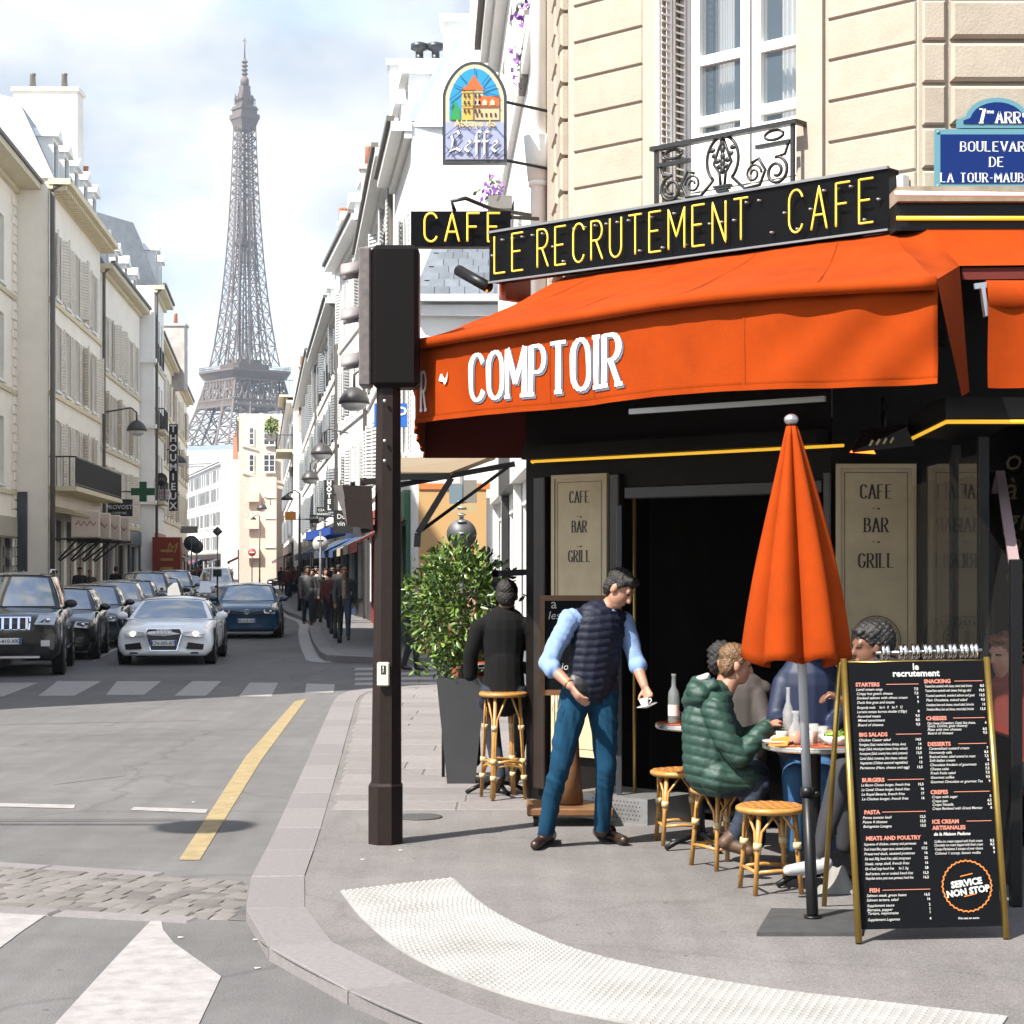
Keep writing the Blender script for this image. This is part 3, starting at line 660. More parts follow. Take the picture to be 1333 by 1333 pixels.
# --- CAFE BAR GRILL boards
M_board = mat('aged_cream_board', (.40, .32, .19), .6, var=.14, vscale=3)
M_ink = mat('dark_brown_ink', (.035, .022, .014), .7)
def grill_board(xf, w, h, label, th=.022, emblem=True, lines=(.86,.70,.545), ts=.062):
    t = thing('wall_sign', label, 'sign', tuple(xf @ V((w/2, 0, 0))))
    q = MB(xf); q.box((0, .004, 0), (w, th, h)); part('board', q, M_board, t)
    q = MB(xf)
    for a, b, c, e in ((.0,.0,w,.03),(.0,h-.03,w,h),(0,.03,.03,h-.03),(w-.03,.03,w,h-.03)): q.box((a, th+.0005, b), (c, th+.012, e))
    part('frame', q, mat('cream_moulding', (.42,.34,.21), .6), t)
    q = MB(xf); i = .055
    for a, b, c, e in ((i,i,w-i,i+.004),(i,h-i-.004,w-i,h-i),(i,i+.004,i+.004,h-i-.004),(w-i-.004,i+.004,w-i,h-i-.004)): q.quad((a, th+.002, b), (c, th+.002, b), (c, th+.002, e), (a, th+.002, e))
    part('printed_border', q, M_ink, t)
    q = MB(); u = (xf.to_3x3() @ V((1,0,0))); n_ = (xf.to_3x3() @ V((0,1,0)))
    for wd, zz in zip(('CAFE','BAR','GRILL'), lines):
        ribbon_text(q, wd, face_xf(xf @ V((w/2, th+.003, h*zz)), u, (0,0,1), n_), ts*h/1.35*1.35, .78, .20, .15, .05, .05)
    for zz in (lines[0]-.052, lines[1]-.052):
        c = xf @ V((w/2, th+.003, h*zz)); 
        for sg in (-1, 1): q.add([c+u*sg*.002, c+u*sg*.018+V((0,0,.010)), c+u*sg*.028, c+u*sg*.014-V((0,0,.004*sg))], [(0,1,2,3)])
    if emblem:
        cz = h*.13; R1 = w*.30
        for rr, t_ in ((R1,.006),(R1*.93,.003),(R1*.66,.005)):
            for k in range(40):
                a0 = 2*PI*k/40; a1 = 2*PI*(k+1)/40
                q.add([xf @ V((w/2+(rr+e)*math.cos(a), th+.003, cz+(rr+e)*math.sin(a))) for a, e in ((a0,0),(a1,0),(a1,t_),(a0,t_))], [(0,1,2,3)])
        for k in range(26):
            a0 = 2*PI*k/26; rr = R1*.8; c = (w/2+rr*math.cos(a0), cz+rr*math.sin(a0)); l_ = R1*.07
            q.add([xf @ V((c[0]+l_*math.cos(a0+b), th+.003, c[1]+l_*1.3*math.sin(a0+b))) for b in (0, 1.2, 2.6, 4.2)], [(0,1,2,3)])
        b0 = cz-R1*.62
        for sg in (-1, 1): q.add([xf @ V((w/2+sg*x, th+.003, b0+z)) for x, z in ((R1*.34,0),(R1*.24,0),(R1*.05,R1*.5),(0,R1*1.22),(R1*.02,R1*1.22),(R1*.09,R1*.5))], [(0,1,2,3,4,5)])
        q.add([xf @ V((w/2+x, th+.0035, b0+z)) for x, z in ((-R1*.22,R1*.24),(R1*.22,R1*.24),(R1*.2,R1*.3),(-R1*.2,R1*.3))], [(0,1,2,3)])
    fine('printed_lettering', q, M_ink, t)
    return t
s0, z1 = pick(719, 619, .05); s1, _ = pick(791, 619, .05); _, z0 = pick(755, 985, .05)
grill_board(CF @ Matrix.Translation((s0, .03, z0)), s1-s0, z1-z0, 'cream board lettered cafe bar grill behind the man in the vest', lines=(.90,.795,.69), ts=.040, emblem=False)
a = P(1088, 604, 12.55); b = P(1192, 604, 12.55); c = P(1140, 868, 12.55)
grill_board(Matrix.Translation((a.x, 12.56, c.z)) @ Matrix.Diagonal((1,-1,1,1)), b.x-a.x, a.z-c.z, 'cream board lettered cafe bar grill with round tower emblem behind the folded parasol', lines=(.83,.665,.49), ts=.068)
# ================================================================== awning
AZB = CAM_H+.95; AZT = AZB+.50
vp = [(-.76,16.4),(-.72,14.6),(-.675,13.1)]+[tuple(G(x, y, AZB)[:2]) for x, y in ((541,551.5),(551,550),(575,547.5),(642,540),(764,527),(886,514.6),(1008,506.7),(1130,502),(1232,498.7))]
AC = resample(spline([V((x, y, 0)) for x, y in vp], 10), .05)
AL = [0.0]
for a, b in zip(AC, AC[1:]): AL.append(AL[-1]+(b-a).length)
def on_curve(s):
    s = min(max(s, 0), AL[-1]-1e-4); i = min(int(s/.05), len(AC)-2)
    while AL[i+1] < s: i += 1
    while AL[i] > s: i -= 1
    t = (s-AL[i])/(AL[i+1]-AL[i]); p = AC[i].lerp(AC[i+1], t); d = (AC[min(i+2, len(AC)-1)]-AC[max(i-1, 0)]).normalized(); return p, V((d.y, -d.x, 0))*(-1 if False else 1)
def out_n(s):
    p, n_ = on_curve(s); c = V((1.2, 14.5, 0)); return p, (n_ if (p-c).dot(n_) > 0 else -n_)
def curve_at_px(px):
    return min(range(len(AC)), key=lambda i: abs((AC[i].x/AC[i].y*F+CX)-px) if AC[i].y < 12.6 else 1e9)*.05
aw = thing('awning', 'big orange canvas awning lettered comptoir wrapping the cafe corner', 'awning', (.8, 12.5, AZB))
LT = AL[-1]; s_c = AL[min(range(len(AC)), key=lambda i: abs(AC[i].y-12.5)+abs(AC[i].x+.65))]
def wall_top(u):
    """inner edge of the canvas on the wall for curve position u*LT"""
    s = u*LT
    if s < s_c:
        k = s/s_c; a = V((.34, 16.4, 4.06)); b = V((.39, 14.25, 4.06)); return a.lerp(b, k)
    k = (s-s_c)/(LT-s_c); a = CA+CN*.04; b = CA+CU*(pick(1160, 300, .04)[0])+CN*.04; p = a.lerp(b, k**.9); return flat(p, 4.06)
def canvas(u, v):
    s = u*LT; p, n_ = out_n(s); o_ = flat(p+n_*.05, AZT+.03); w = wall_top(u)
    q = w.lerp(o_, v); sag = .035*math.sin(PI*v)*(1+.35*math.sin(s*5.2)); wr = .006*math.sin(s*23+v*9)*math.sin(PI*v)+.005*math.sin(s*9-v*14)*math.sin(PI*v)
    return V((q.x, q.y, q.z-sag+wr))
q = MB(); q.grid(canvas, 110, 14); cnp = part('canopy', q, M_orange, aw)
for u_ in (.30,.42,.545,.67,.80,.92): q = MB(); q.grid(lambda a, v: canvas(u_+a*.0016, v)+V((0,0,.004)), 1, 14); part('seam', q, M_orange, cnp)
# rounded front bar under the canvas
q = MB(); q.tube([flat(out_n(s)[0]+out_n(s)[1]*.045, AZT+.012) for s in np.linspace(0, LT, 90)], .036, 10); part('front_bar', q, M_orange, aw)
def val_pt(s, v, off=0.0):
    p, n_ = out_n(s); fl = .010*math.sin(s*6.3+.6)*(1-v)**1.5+.005*math.sin(s*15+2*v)*(1-v)+.005*math.sin(s*31+v*7)*v*(1-v)*2
    if s > LT-1.3:   # diagonal pulls near the right end
        fl += .014*math.sin((s-LT)*14+(1-v)*7)*min(1, (s-LT+1.3))
    p = p+n_*(fl+off-.005); return V((p.x, p.y, AZB+(AZT-AZB)*v+.006*math.sin(s*3.1)*(1-v)))
q = MB(); q.grid(lambda u, v: val_pt(u*LT, v), 240, 10); va = part('valance', q, [M_orange], aw)
q = MB(); q.grid(lambda u, v: val_pt(u*LT, v*.06, .006), 200, 1); part('hem', q, M_orange, va)
sol = va.modifiers.new('thickness', 'SOLIDIFY'); sol.thickness = .004
for k in (LT-1.05, LT-2.2, s_c+1.5):
    q = MB(); q.grid(lambda u, v: val_pt(k+u*.012, v, .0035), 1, 8); part('seam', q, M_orange, va)
# end panel at the far left and inner lining
q = MB(); q.add([(-.76,16.4,AZB),(.34,16.4,AZB),(.34,16.4,4.05),(-.76,16.4,AZT)], [(0,1,2,3)]); part('end_panel', q, M_orange_in, aw)
# folding arms, rails and the white tube under the canopy
for f0, f1 in ((.55,.62),(.80,.84),(.95,.97)):
    a = wall_top(f0); b, n_ = out_n(f1*LT); m_ = flat((flat(a,0)+flat(b,0))/2+V((.45,-.05,0)), AZT-.12)
    q = MB(); q.beam(flat(a, 3.35), m_, .05, .07); q.beam(m_, flat(b-n_*.04, AZT-.10), .045, .06); part('folding_arm', q, M_black, aw)
q = MB(); q.beam(P(820, 536, 10.9), P(1074, 519, 10.3), .03, .03); part('light_bar', q, mat('grey_aluminium', (.35,.35,.34), .5, metal=.5), aw)
# letters on the valance
M_letter = mat('white_letter_paint', (.60,.59,.57), .6); M_lshadow = mat('letter_shadow_blue', (.10,.10,.13), .7)
def val_text(name, txt, px0, px1, v0, hgt, m_, dx=0, dz=0, off=.010, **kw):
    t = MB(); w = ribbon_text(t, txt, I4, 1.0, center=False, **kw); a = curve_at_px(px0); b = curve_at_px(px1); q = MB(); vs = []
    for p in t.v:
        s = a+(b-a)*(p.x/w)+dx; vs.append(val_pt(s, v0+p.y*hgt+dz, off+p.z*2))
    q.v = vs; q.f = t.f; q.m = t.m; q.sm = t.sm; return fine(name, q, m_, va)
kw = dict(wscale=1.0, gap=.24, thick=.19, thin=.075, serif=.045)
val_text('painted_lettering', 'COMPTOIR', 614, 805, .20, .58, M_letter, **kw)
val_text('letter_shadow', 'COMPTOIR', 614, 805, .20, .58, M_lshadow, .013, -.028, .006, **kw)
val_text('painted_lettering', 'R', 551.5, 556, .16, .5, M_letter, **kw)
q = MB(); a = curve_at_px(571); b = curve_at_px(582)
tp = [(0,.52),(.15,.60),(.35,.60),(.6,.53),(.8,.55),(1,.62),(.9,.5),(.65,.45),(.4,.5),(.2,.5)]
q.add([val_pt(a+(b-a)*x, y, .012) for x, y in tp], [tuple(range(10))]); part('painted_swash', q, M_letter, va)
# right-hand awning over the boulevard terrace
aw2 = thing('awning', 'orange awning with rolled front at the right edge of the photo', 'awning', (3.4, 10.6, AZB))
tl, tr, br, bl = P(1206,298,11.9), P(1520,298,11.9), P(1520,343,11.3), P(1249,346,11.3)
ml = canvas(1.0, 1.0); mt_ = canvas(1.0, 0.0)
q = MB(); q.grid(lambda u, v: tl.lerp(tr, u).lerp(bl.lerp(br, u), v)+V((0,0,-.02*math.sin(PI*v))), 12, 6)
q.grid(lambda u, v: canvas(1.0, v).lerp(tl.lerp(bl, v), u)+V((0,0,-.03*math.sin(PI*v)*math.sin(PI*u))), 8, 14); part('canopy', q, M_orange, aw2)
q = MB(); dn1 = P(1262,510,10.6); dn2 = P(1252,516,10.4)
q.grid(lambda u, v: bl.lerp(ml, u).lerp(dn1.lerp(dn2, u), v), 3, 8); part('side_curtain', q, M_orange, aw2)
q = MB(); q.add([bl+V((.02,.02,-.01)), br+V((0,.02,-.01)), br+V((0,.02,-.08)), bl+V((.02,.02,-.08))], [(0,1,2,3)]); part('canopy_lip', q, M_orange_in, aw2)
r0 = P(1284,385,10.0); rl = MB(); rl.tube([r0, r0+V((2.2,0,0))], .082, 16); part('roller', rl, M_orange, aw2)
q = MB(); zb2 = P(1290,505,9.95).z; x0 = P(1286,450,9.95).x
q.grid(lambda u, v: V((x0+2.2*u, 9.95+.012*math.sin(u*30)+.008*math.sin(u*50+v*5), zb2+(r0.z-.04-zb2)*v)), 60, 8); part('valance', q, M_orange, aw2)
q = MB(); q.beam(P(1278,372,9.98), P(1284,412,9.98), .02, .05); q.beam(P(1268,373,9.98), P(1284,371,9.98), .02, .03); part('bracket', q, M_tin, aw2)

# ================================================================== neon signs
def neon_word(mb_, txt, fn, s0, s1, z0f, h, r=.010, d=.05):
    st, w = layout(txt, 1.0, 1.0, .34)
    for pl in st:
        pts = [fn(s0+(s1-s0)*p[0]/w, d, z0f(s0+(s1-s0)*p[0]/w)+p[1]*h) for p in pl]
        dense = []
        for a, b in zip(pts, pts[1:]): dense += [a.lerp(b, t) for t in (0, .08, .5, .92)]
        dense.append(pts[-1]); mb_.tube(dense, r, 6)
M_signb = mat('gloss_black_sign', (.003,.003,.0034), .35, spec=.08)
ns = thing('neon_sign', 'long black sign with yellow neon letters le recrutement cafe above the awning', 'sign', tuple(CF @ V((1.3,.2,4.2))))
SD = .20; sA, zA1 = pick(637, 303, SD); sB, zB1 = pick(1157, 218, SD); zA0 = pick(637, 368, SD)[1]; zB0 = pick(1157, 299, SD)[1]
zl = lambda s, a, b: a+(b-a)*(s-sA)/(sB-sA)
q = MB(CF); q.hexa([(sA,SD-.12,zA0),(sB,SD-.12,zB0),(sB,SD,zB0),(sA,SD,zA0),(sA,SD-.12,zA1),(sB,SD-.12,zB1),(sB,SD,zB1),(sA,SD,zA1)]); part('sign_box', q, M_signb, ns)
q = MB(CF); q.beam((sA,SD+.005,zA1),(sB,SD+.005,zB1),.03,.018); q.beam((sA,SD+.004,zA0),(sB,SD+.004,zB0),.024,.014); part('edge_trim', q, mat('dull_aluminium', (.25,.25,.25), .4, metal=.8), ns)
fn = lambda s, d, z: CF @ V((s, d, z))
for txt, p0, p1 in (('LE',643,680),('RECRUTEMENT',699,973),('CAFE',1026,1136)):
    q = MB(); s0 = pick(p0, 300, SD+.05)[0]; s1 = pick(p1, 260, SD+.05)[0]
    neon_word(q, txt, fn, s0, s1, lambda s: zl(s, zA0, zB0)+.055, .285, .0072, SD+.045); part('neon_word', q, M_neon, ns)
q = MB(CF)
for k in range(34):
    s = sA+.06+(sB-sA-.12)*k/33; zc = zl(s, zA0, zB0)+rnd.choice([.08,.2,.31]); q.tube([(s, SD, zc), (s, SD+.04, zc)], .008, 6)
fine('tube_support', q, mat('glass_clip', (.25,.25,.25), .3), ns)
q = MB(CF); q.box((sA-.02, SD-.42, zA0-.12), (sA+.05, SD-.13, zA1-.02)); part('end_box', q, mat('red_brown_panel', (.20,.035,.012), .35, var=.3, vscale=8), ns)
q = MB(); a = P(597,352,14.9); q.tube([a, P(636,374,14.6)], .045, 12); part('spot_lamp', q, M_black, ns)
q = MB(); q.tube([P(597,357,14.88), P(634,379,14.6)], .012, 6); part('lamp_tube', q, M_ledy, ns)

n2 = thing('neon_sign', 'small black projecting sign with yellow neon word cafe beside the downpipe', 'sign', tuple(P(600, 320, 15.6)))
a = P(535, 275, 15.6); b = P(665, 321, 15.6)
q = MB(); q.box((a.x, 15.6, b.z), (b.x, 15.72, a.z)); part('sign_box', q, M_signb, n2)
q = MB(); wl0 = P(552, 0, 15.55).x; wl1 = P(651, 0, 15.55).x
neon_word(q, 'CAFE', lambda s, d, z: V((s, 15.6-d, z)), wl0, wl1, lambda s: b.z+.035, .235, .0095, .04); part('neon_word', q, M_neon, n2)
q = MB(); pr = P(600, 268, 15.66); q.tube([P(592, 275, 15.66), P(588, 262, 15.66), P(606, 258, 15.66), P(640, 272, 15.9), P(690, 280, 16.5)], .018, 8); q.beam(P(664, 283, 15.7), P(700, 285, 16.2), .03, .03); part('bracket', q, M_iron, n2)

# ================================================================== stained glass brewery sign
LY = 16.6
lf = thing('hanging_sign', 'arched stained glass beer sign with abbey picture hanging from the downpipe', 'sign', tuple(P(618, 212, LY)))
def L3(x, y, d=0.0): return P(x, y, LY-d)
def arch(l, r, t, b, n=10, inset=0):
    l += inset; r -= inset; b -= inset; t += inset; c = (l+r)/2; sp = t+(b-t)*.34
    right = [(r-(r-c)*(1-math.cos(k/n*PI/2))**1.0*1.0, 0) for k in range(n+1)]
    pts = [(l, b), (r, b)]
    for k in range(n+1):
        a_ = k/n; pts.append((r-(r-c)*a_**1.45, sp-(sp-t)*math.sin(a_*PI/2)**1.0 if a_ < 1 else t))
    for k in range(n-1, -1, -1):
        a_ = k/n; pts.append((l+(c-l)*a_**1.45, sp-(sp-t)*math.sin(a_*PI/2)))
    return pts
def sheet(mb_, pts, d, mi=0, th=0):
    w = [L3(x, y, d) for x, y in pts]
    if th: mb_.prism(w, (0, th, 0), mi)
    else: mb_.add(w, [tuple(range(len(w)))], mi)
q = MB(); sheet(q, arch(576,660,80,212), .02, 0, .10); part('frame', q, mat('dark_steel', (.03,.035,.04), .4), lf)
C_ = lambda n_, c, r=.3: mat(n_, c, r, coat=.2)
q = MB(); sheet(q, arch(576,660,80,212,inset=4), .024); part('border_glass', q, C_('cream_glass', (.48,.41,.27)), lf)
q = MB(); ar = arch(576,660,80,212,inset=9); ar = [(x, min(y, 157)) for x, y in ar]; sheet(q, ar, .028); part('sky_glass', q, C_('blue_glass', (.015,.22,.45)), lf)
q = MB(); sheet(q, [(580,159),(656,159),(656,207),(580,207)], .028); part('lower_glass', q, C_('lilac_glass', (.26,.29,.46)), lf)
shp = [('tower_glass', (.50,.33,.06), [(601,156),(601,118),(616,118),(616,156)]), ('tower_glass', (.46,.38,.21), [(616,156),(616,118),(629,116),(629,156)]),
       ('roof_glass', (.46,.10,.015), [(599,117),(608,111),(617,97),(626,111),(631,117)]), ('abbey_glass', (.46,.36,.20), [(616,156),(616,139),(650,139),(650,156)]),
       ('roof_glass', (.46,.10,.015), [(616,140),(624,125),(650,125),(650,140)]), ('tree_glass', (.02,.22,.05), [(586,156),(588,142),(592,130),(598,142),(600,156)])]
for k, (nm, c, pts) in enumerate(shp):
    q = MB(); sheet(q, pts, .031+.001*k); part(nm, q, C_('glass_%d' % int(c[0]*100+c[1]*10000), c), lf)
q = MB()
for x in (605,610,619,624): 
    for y in (122,131,142): sheet(q, [(x-1.3,y),(x+1.3,y),(x+1.3,y+5),(x-1.3,y+5)], .040)
for x in (621,627,633,639,645): sheet(q, [(x-1.2,147),(x+1.2,147),(x+1.2,152),(x-1.2,152)], .040)
fine('painted_window', q, M_ink, lf)
q = MB()
for x in (622,631,641): sheet(q, [(x-3,137),(x-3,132),(x,129),(x+3,132),(x+3,137)], .040)
fine('painted_dormer', q, C_('cream_glass', (.48,.41,.27)), lf)
q = MB()   # lead lines
for a, b in (((585,130),(600,118)),((590,110),(603,115)),((598,97),(608,108)),((618,88),(618,97)),((637,97),(627,110)),((646,110),(630,116)),((650,125),(631,120)),((586,142),(590,135)),((580,176),(600,160)),((600,160),(622,176)),((622,176),(640,160)),((640,160),(656,178)),((580,190),(594,207)),((606,190),(618,207)),((630,207),(646,186)),((580,200),(600,178)),((656,195),(640,207)),((601,118),(631,118)),((601,138),(650,138)),((616,118),(616,156))):
    q.beam(L3(*a, .043), L3(*b, .043), .006, .004)
fine('lead_line', q, mat('lead', (.03,.035,.045), .5), lf)
def script(mb_, strokes, ox, oy, sc, d, wt=2.4, mi=0):
    """broad-nib strokes in sign pixels"""
    for pl in strokes:
        for (x0, y0), (x1, y1) in zip(pl, pl[1:]):
            dx, dy = x1-x0, y1-y0; ln = math.hypot(dx, dy) or 1; nx, ny = .62, -.78; w = wt*sc
            mb_.add([L3(ox+(x0)*sc-nx*w/2, oy+y0*sc-ny*w/2, d), L3(ox+x1*sc-nx*w/2, oy+y1*sc-ny*w/2, d), L3(ox+x1*sc+nx*w/2, oy+y1*sc+ny*w/2, d), L3(ox+x0*sc+nx*w/2, oy+y0*sc+ny*w/2, d)], [(0,1,2,3)], mi)
            d += .00002
BL = [[(6,2),(2,6),(4,12),(3,20),(0,26),(8,22),(14,25),(16,21)],[(6,2),(10,0),(12,4),(9,7)],
      [(20,16),(24,12),(27,15),(20,20),(20,23),(24,26),(28,22)],[(40,2),(36,0),(34,4),(34,30),(31,33)],[(31,13),(39,13)],[(50,2),(46,0),(44,4),(44,30),(41,33)],[(41,13),(49,13)],
      [(54,16),(58,12),(61,15),(54,20),(54,23),(58,26),(63,22)]]
q = MB(); script(q, BL, 586, 171, 1.03, .046, 6.0, 0); script(q, BL, 585.3, 170.3, 1.03, .049, 3.6, 1); fine('blackletter_word', q, [mat('lead', (0,0,0)), mat('white_letter_paint', (1,1,1))], lf)
q = MB(); text_into(q, 'Abbaye de', face_xf(L3(618, 164.5, .046), (1,0,0), (0,0,1), (0,-1,0)), .085, 0, 'CENTER', offset=.001); fine('gold_lettering', q, mat('gold_paint', (.60,.40,.10), .5), lf)
q = MB()
for y in (133, 209): q = MB(); q.tube([L3(660, y), L3(714, y+1)+V((0,.3,0))], .014, 8); part('bracket', q, M_iron, lf)

# ================================================================== street name plates
M_enam = mat('blue_enamel', (.002, .015, .10), .3, spec=.25); M_enamg = mat('green_enamel', (.09,.21,.25), .3, spec=.3); M_enw = mat('white_enamel', (.62,.62,.60), .25)
PY = 12.08
sp_ = thing('street_sign', 'blue enamel street name plate with green border on the stone wall', 'sign', tuple(P(1297, 247, PY)))
a = P(1217, 168, PY); b = P(1377, 246, PY)
q = MB(); q.box((a.x, PY, b.z), (b.x, PY+.03, a.z)); part('border', q, M_enamg, sp_)
q = MB(); e = .035; q.box((a.x+e, PY-.004, b.z+e), (b.x-e, PY-.0005, a.z-e)); part('plate', q, M_enam, sp_)
q = MB()
for cx_ in (a.x+.02, b.x-.02):
    for cz in (a.z-.02, b.z+.02): q.tube([(cx_, PY-.004, cz), (cx_, PY+.01, cz)], .012, 8)
fine('rosette', q, M_enamg, sp_)
q = MB(); cx_ = (a.x+b.x)/2
for t_, y, h_, ws in (('BOULEVARD',196,.060,1.1),('DE',216,.060,1.1),('LA TOUR-MAUBOURG',236,.056,1.0)):
    base = P(1297, y+1, PY); ribbon_text(q, t_, face_xf(V((cx_, PY-.006, base.z)), (1,0,0), (0,0,1), (0,-1,0)), h_, ws, .30, .17, .07, .05)
fine('lettering', q, M_enw, sp_)
s2 = thing('district_sign', 'small arched blue enamel district plate on top of the street name plate', 'sign', tuple(P(1297, 168, PY)))
def archp(x0, x1, zb, zs, zt_, n=12):
    c = (x0+x1)/2; return [(x0, zb), (x1, zb), (x1, zs)]+[(c+(x1-x0)*.40*math.cos(t), zs+(zt_-zs)*math.sin(t)) for t in np.linspace(.15, PI-.15, n)]+[(x0, zs)]
x0 = P(1246,0,PY).x; x1 = P(1350,0,PY).x; zb = P(0,167,PY).z; zs = P(0,156,PY).z; zt_ = P(0,127,PY).z
q = MB(); q.prism([(x, PY+.002, z) for x, z in archp(x0,x1,zb+.002,zs,zt_)], (0,.028,0)); part('border', q, M_enamg, s2)
q = MB(); q.prism([(x, PY-.004, z) for x, z in archp(x0+.04,x1-.04,zb+.03,zs-.005,zt_-.03)], (0,.004,0)); part('plate', q, M_enam, s2)
q = MB(); bz = P(0,160,PY).z
ribbon_text(q, '7', face_xf(V((P(1278,0,PY).x, PY-.006, bz)), (1,0,0), (0,0,1), (0,-1,0)), .088, .8, .2, .24, .09, .05)
ribbon_text(q, 'ARR', face_xf(V((P(1312,0,PY).x, PY-.006, bz)), (1,0,0), (0,0,1), (0,-1,0)), .068, 1, .3, .22, .08, .05)
text_into(q, 'me', face_xf(V((P(1284,0,PY).x, PY-.006, bz+.06)), (1,0,0), (0,0,1), (0,-1,0)), .038, 0, 'LEFT', offset=.001); text_into(q, 't', face_xf(V((P(1330,0,PY).x, PY-.006, bz+.035)), (1,0,0), (0,0,1), (0,-1,0)), .05, 0, 'LEFT', offset=.001)
fine('lettering', q, M_enw, s2)
# ================================================================== street buildings
M_pane = mat('dark_window_pane', (.05,.06,.07), .06, spec=.8); M_shut = mat('pale_shutter', (.68,.62,.53), .7, var=.08, vscale=2); M_shutw = mat('white_shutter', (.50,.50,.50), .7); M_shutg = mat('grey_blue_shutter', (.22,.235,.25), .7)
M_slate = mat('slate', (.115,.13,.15), .6, var=.2, vscale=3); M_zincroof = mat('zinc_roof', (.20,.24,.27), .5, metal=.2, var=.15, vscale=1.2)
M_shopdark = mat('shop_dark', (.02,.02,.022), .4); M_cornice = mat('cream_cornice', (.62,.54,.38), .8, var=.06, vscale=2); M_gutter = mat('gutter_metal', (.13,.12,.11), .6)
M_terracotta = mat('terracotta', (.42,.17,.10), .8, var=.15)
WPROTO = {}
def window_proto(kind, w, h, shut):
    key = (kind, round(w, 2), round(h, 2), shut)
    if key in WPROTO: return WPROTO[key]
    fr = MB(); t = .06; y0, y1 = -.2, -.13
    fr.box((-w/2, y0, 0), (-w/2+t, y1, h)); fr.box((w/2-t, y0, 0), (w/2, y1, h)); fr.box((-w/2+t, y0, 0), (w/2-t, y1, t)); fr.box((-w/2+t, y0, h-t), (w/2-t, y1, h))
    fr.box((-.035, y0, t), (.035, y1, h-t))
    for z in (h*.36, h*.68): fr.box((-w/2+t, y0+.01, z-.02), (-.035, y1-.01, z+.02)); fr.box((.035, y0+.01, z-.02), (w/2-t, y1-.01, z+.02))
    fr.box((-w/2-.08, .002, -.10), (w/2+.08, .09, -.005))
    pn = MB(); pn.quad((-w/2+t, -.17, t), (w/2-t, -.17, t), (w/2-t, -.17, h-t), (-w/2+t, -.17, h-t))
    sh = MB(); sw = w/2-.02
    sh.box((0, .012, .02), (.05, .05, h-.02)); sh.box((sw-.05, .012, .02), (sw, .05, h-.02))
    z = .02
    while z < h-.08:
        sh.hexa([(.05,.02,z),(sw-.05,.02,z),(sw-.05,.045,z+.03),(.05,.045,z+.03),(.05,.02,z+.08),(sw-.05,.02,z+.08),(sw-.05,.045,z+.09),(.05,.045,z+.09)]); z += .11
    WPROTO[key] = (fr.mesh('window', M_white), pn.mesh('pane', M_pane), sh.mesh('shutter', {2: M_shutw, 3: M_shutg}.get(shut, M_shut)), sw)
    return WPROTO[key]
def put_window(parent, xf, s, z, w, h, shut=1, grille=False, ajar=None):
    fm, pm, sm, sw = window_proto('a', w, h, shut)
    def mk(name, me, par, M_):
        o = bpy.data.objects.new(name, me); COL.objects.link(o); o.parent = par; o.matrix_local = M_; return o
    base = WM.get(parent.name, I4).inverted() @ xf @ Matrix.Translation((s, 0, z))
    wi = mk('window', fm, parent, base); mk('pane', pm, wi, I4)
    if shut:
        for sg in (-1, 1):
            a = rnd.choice([0, 0, 0, .12, .3, .5]) if ajar is None else ajar
            if sg > 0: m_ = Matrix.Translation((w/2+.015, 0, 0)) @ Matrix.Rotation(a, 4, 'Z')
            else: m_ = Matrix.Translation((-w/2-.015, 0, 0)) @ Matrix.Rotation(-a, 4, 'Z') @ Matrix.Translation((-sw, 0, 0))
            mk('shutter', sm, wi, m_)
    if grille:
        g = MB(); 
        g.box((-w/2-.1, .06, .0), (w/2+.1, .09, .04)); g.box((-w/2-.1, .05, .92), (w/2+.1, .10, .96))
        k = -w/2-.08
        while k < w/2+.09: g.box((k-.012, .065, .04), (k+.012, .085, .92)); k += .13
        mk('railing', g.mesh('railing', M_iron), wi, I4)
    return wi
def balcony(parent, xf, s0, s1, z, d=.75, solid=False):
    q = MB(xf); q.box((s0, .003, z-.16), (s1, d, z)); b = part('balcony', q, M_cornice, parent)
    g = MB(xf); g.box((s0+.02, d-.06, z+.98), (s1-.02, d-.02, z+1.03)); g.box((s0+.02, .02, z+.98), (s0+.06, d-.06, z+1.03)); g.box((s0+.02, d-.05, z+.06), (s1-.02, d-.03, z+.09))
    n = max(3, int((s1-s0)/.14))
    for i in range(n+1):
        s = s0+.03+(s1-s0-.06)*i/n; g.box((s-.012, d-.052, z), (s+.012, d-.028, z+.98))
    for i in range(4): 
        dd = .05+(d-.1)*i/4; g.box((s0+.03, dd, z), (s0+.05, dd+.024, z+.98))
    part('railing', g, M_iron, b)
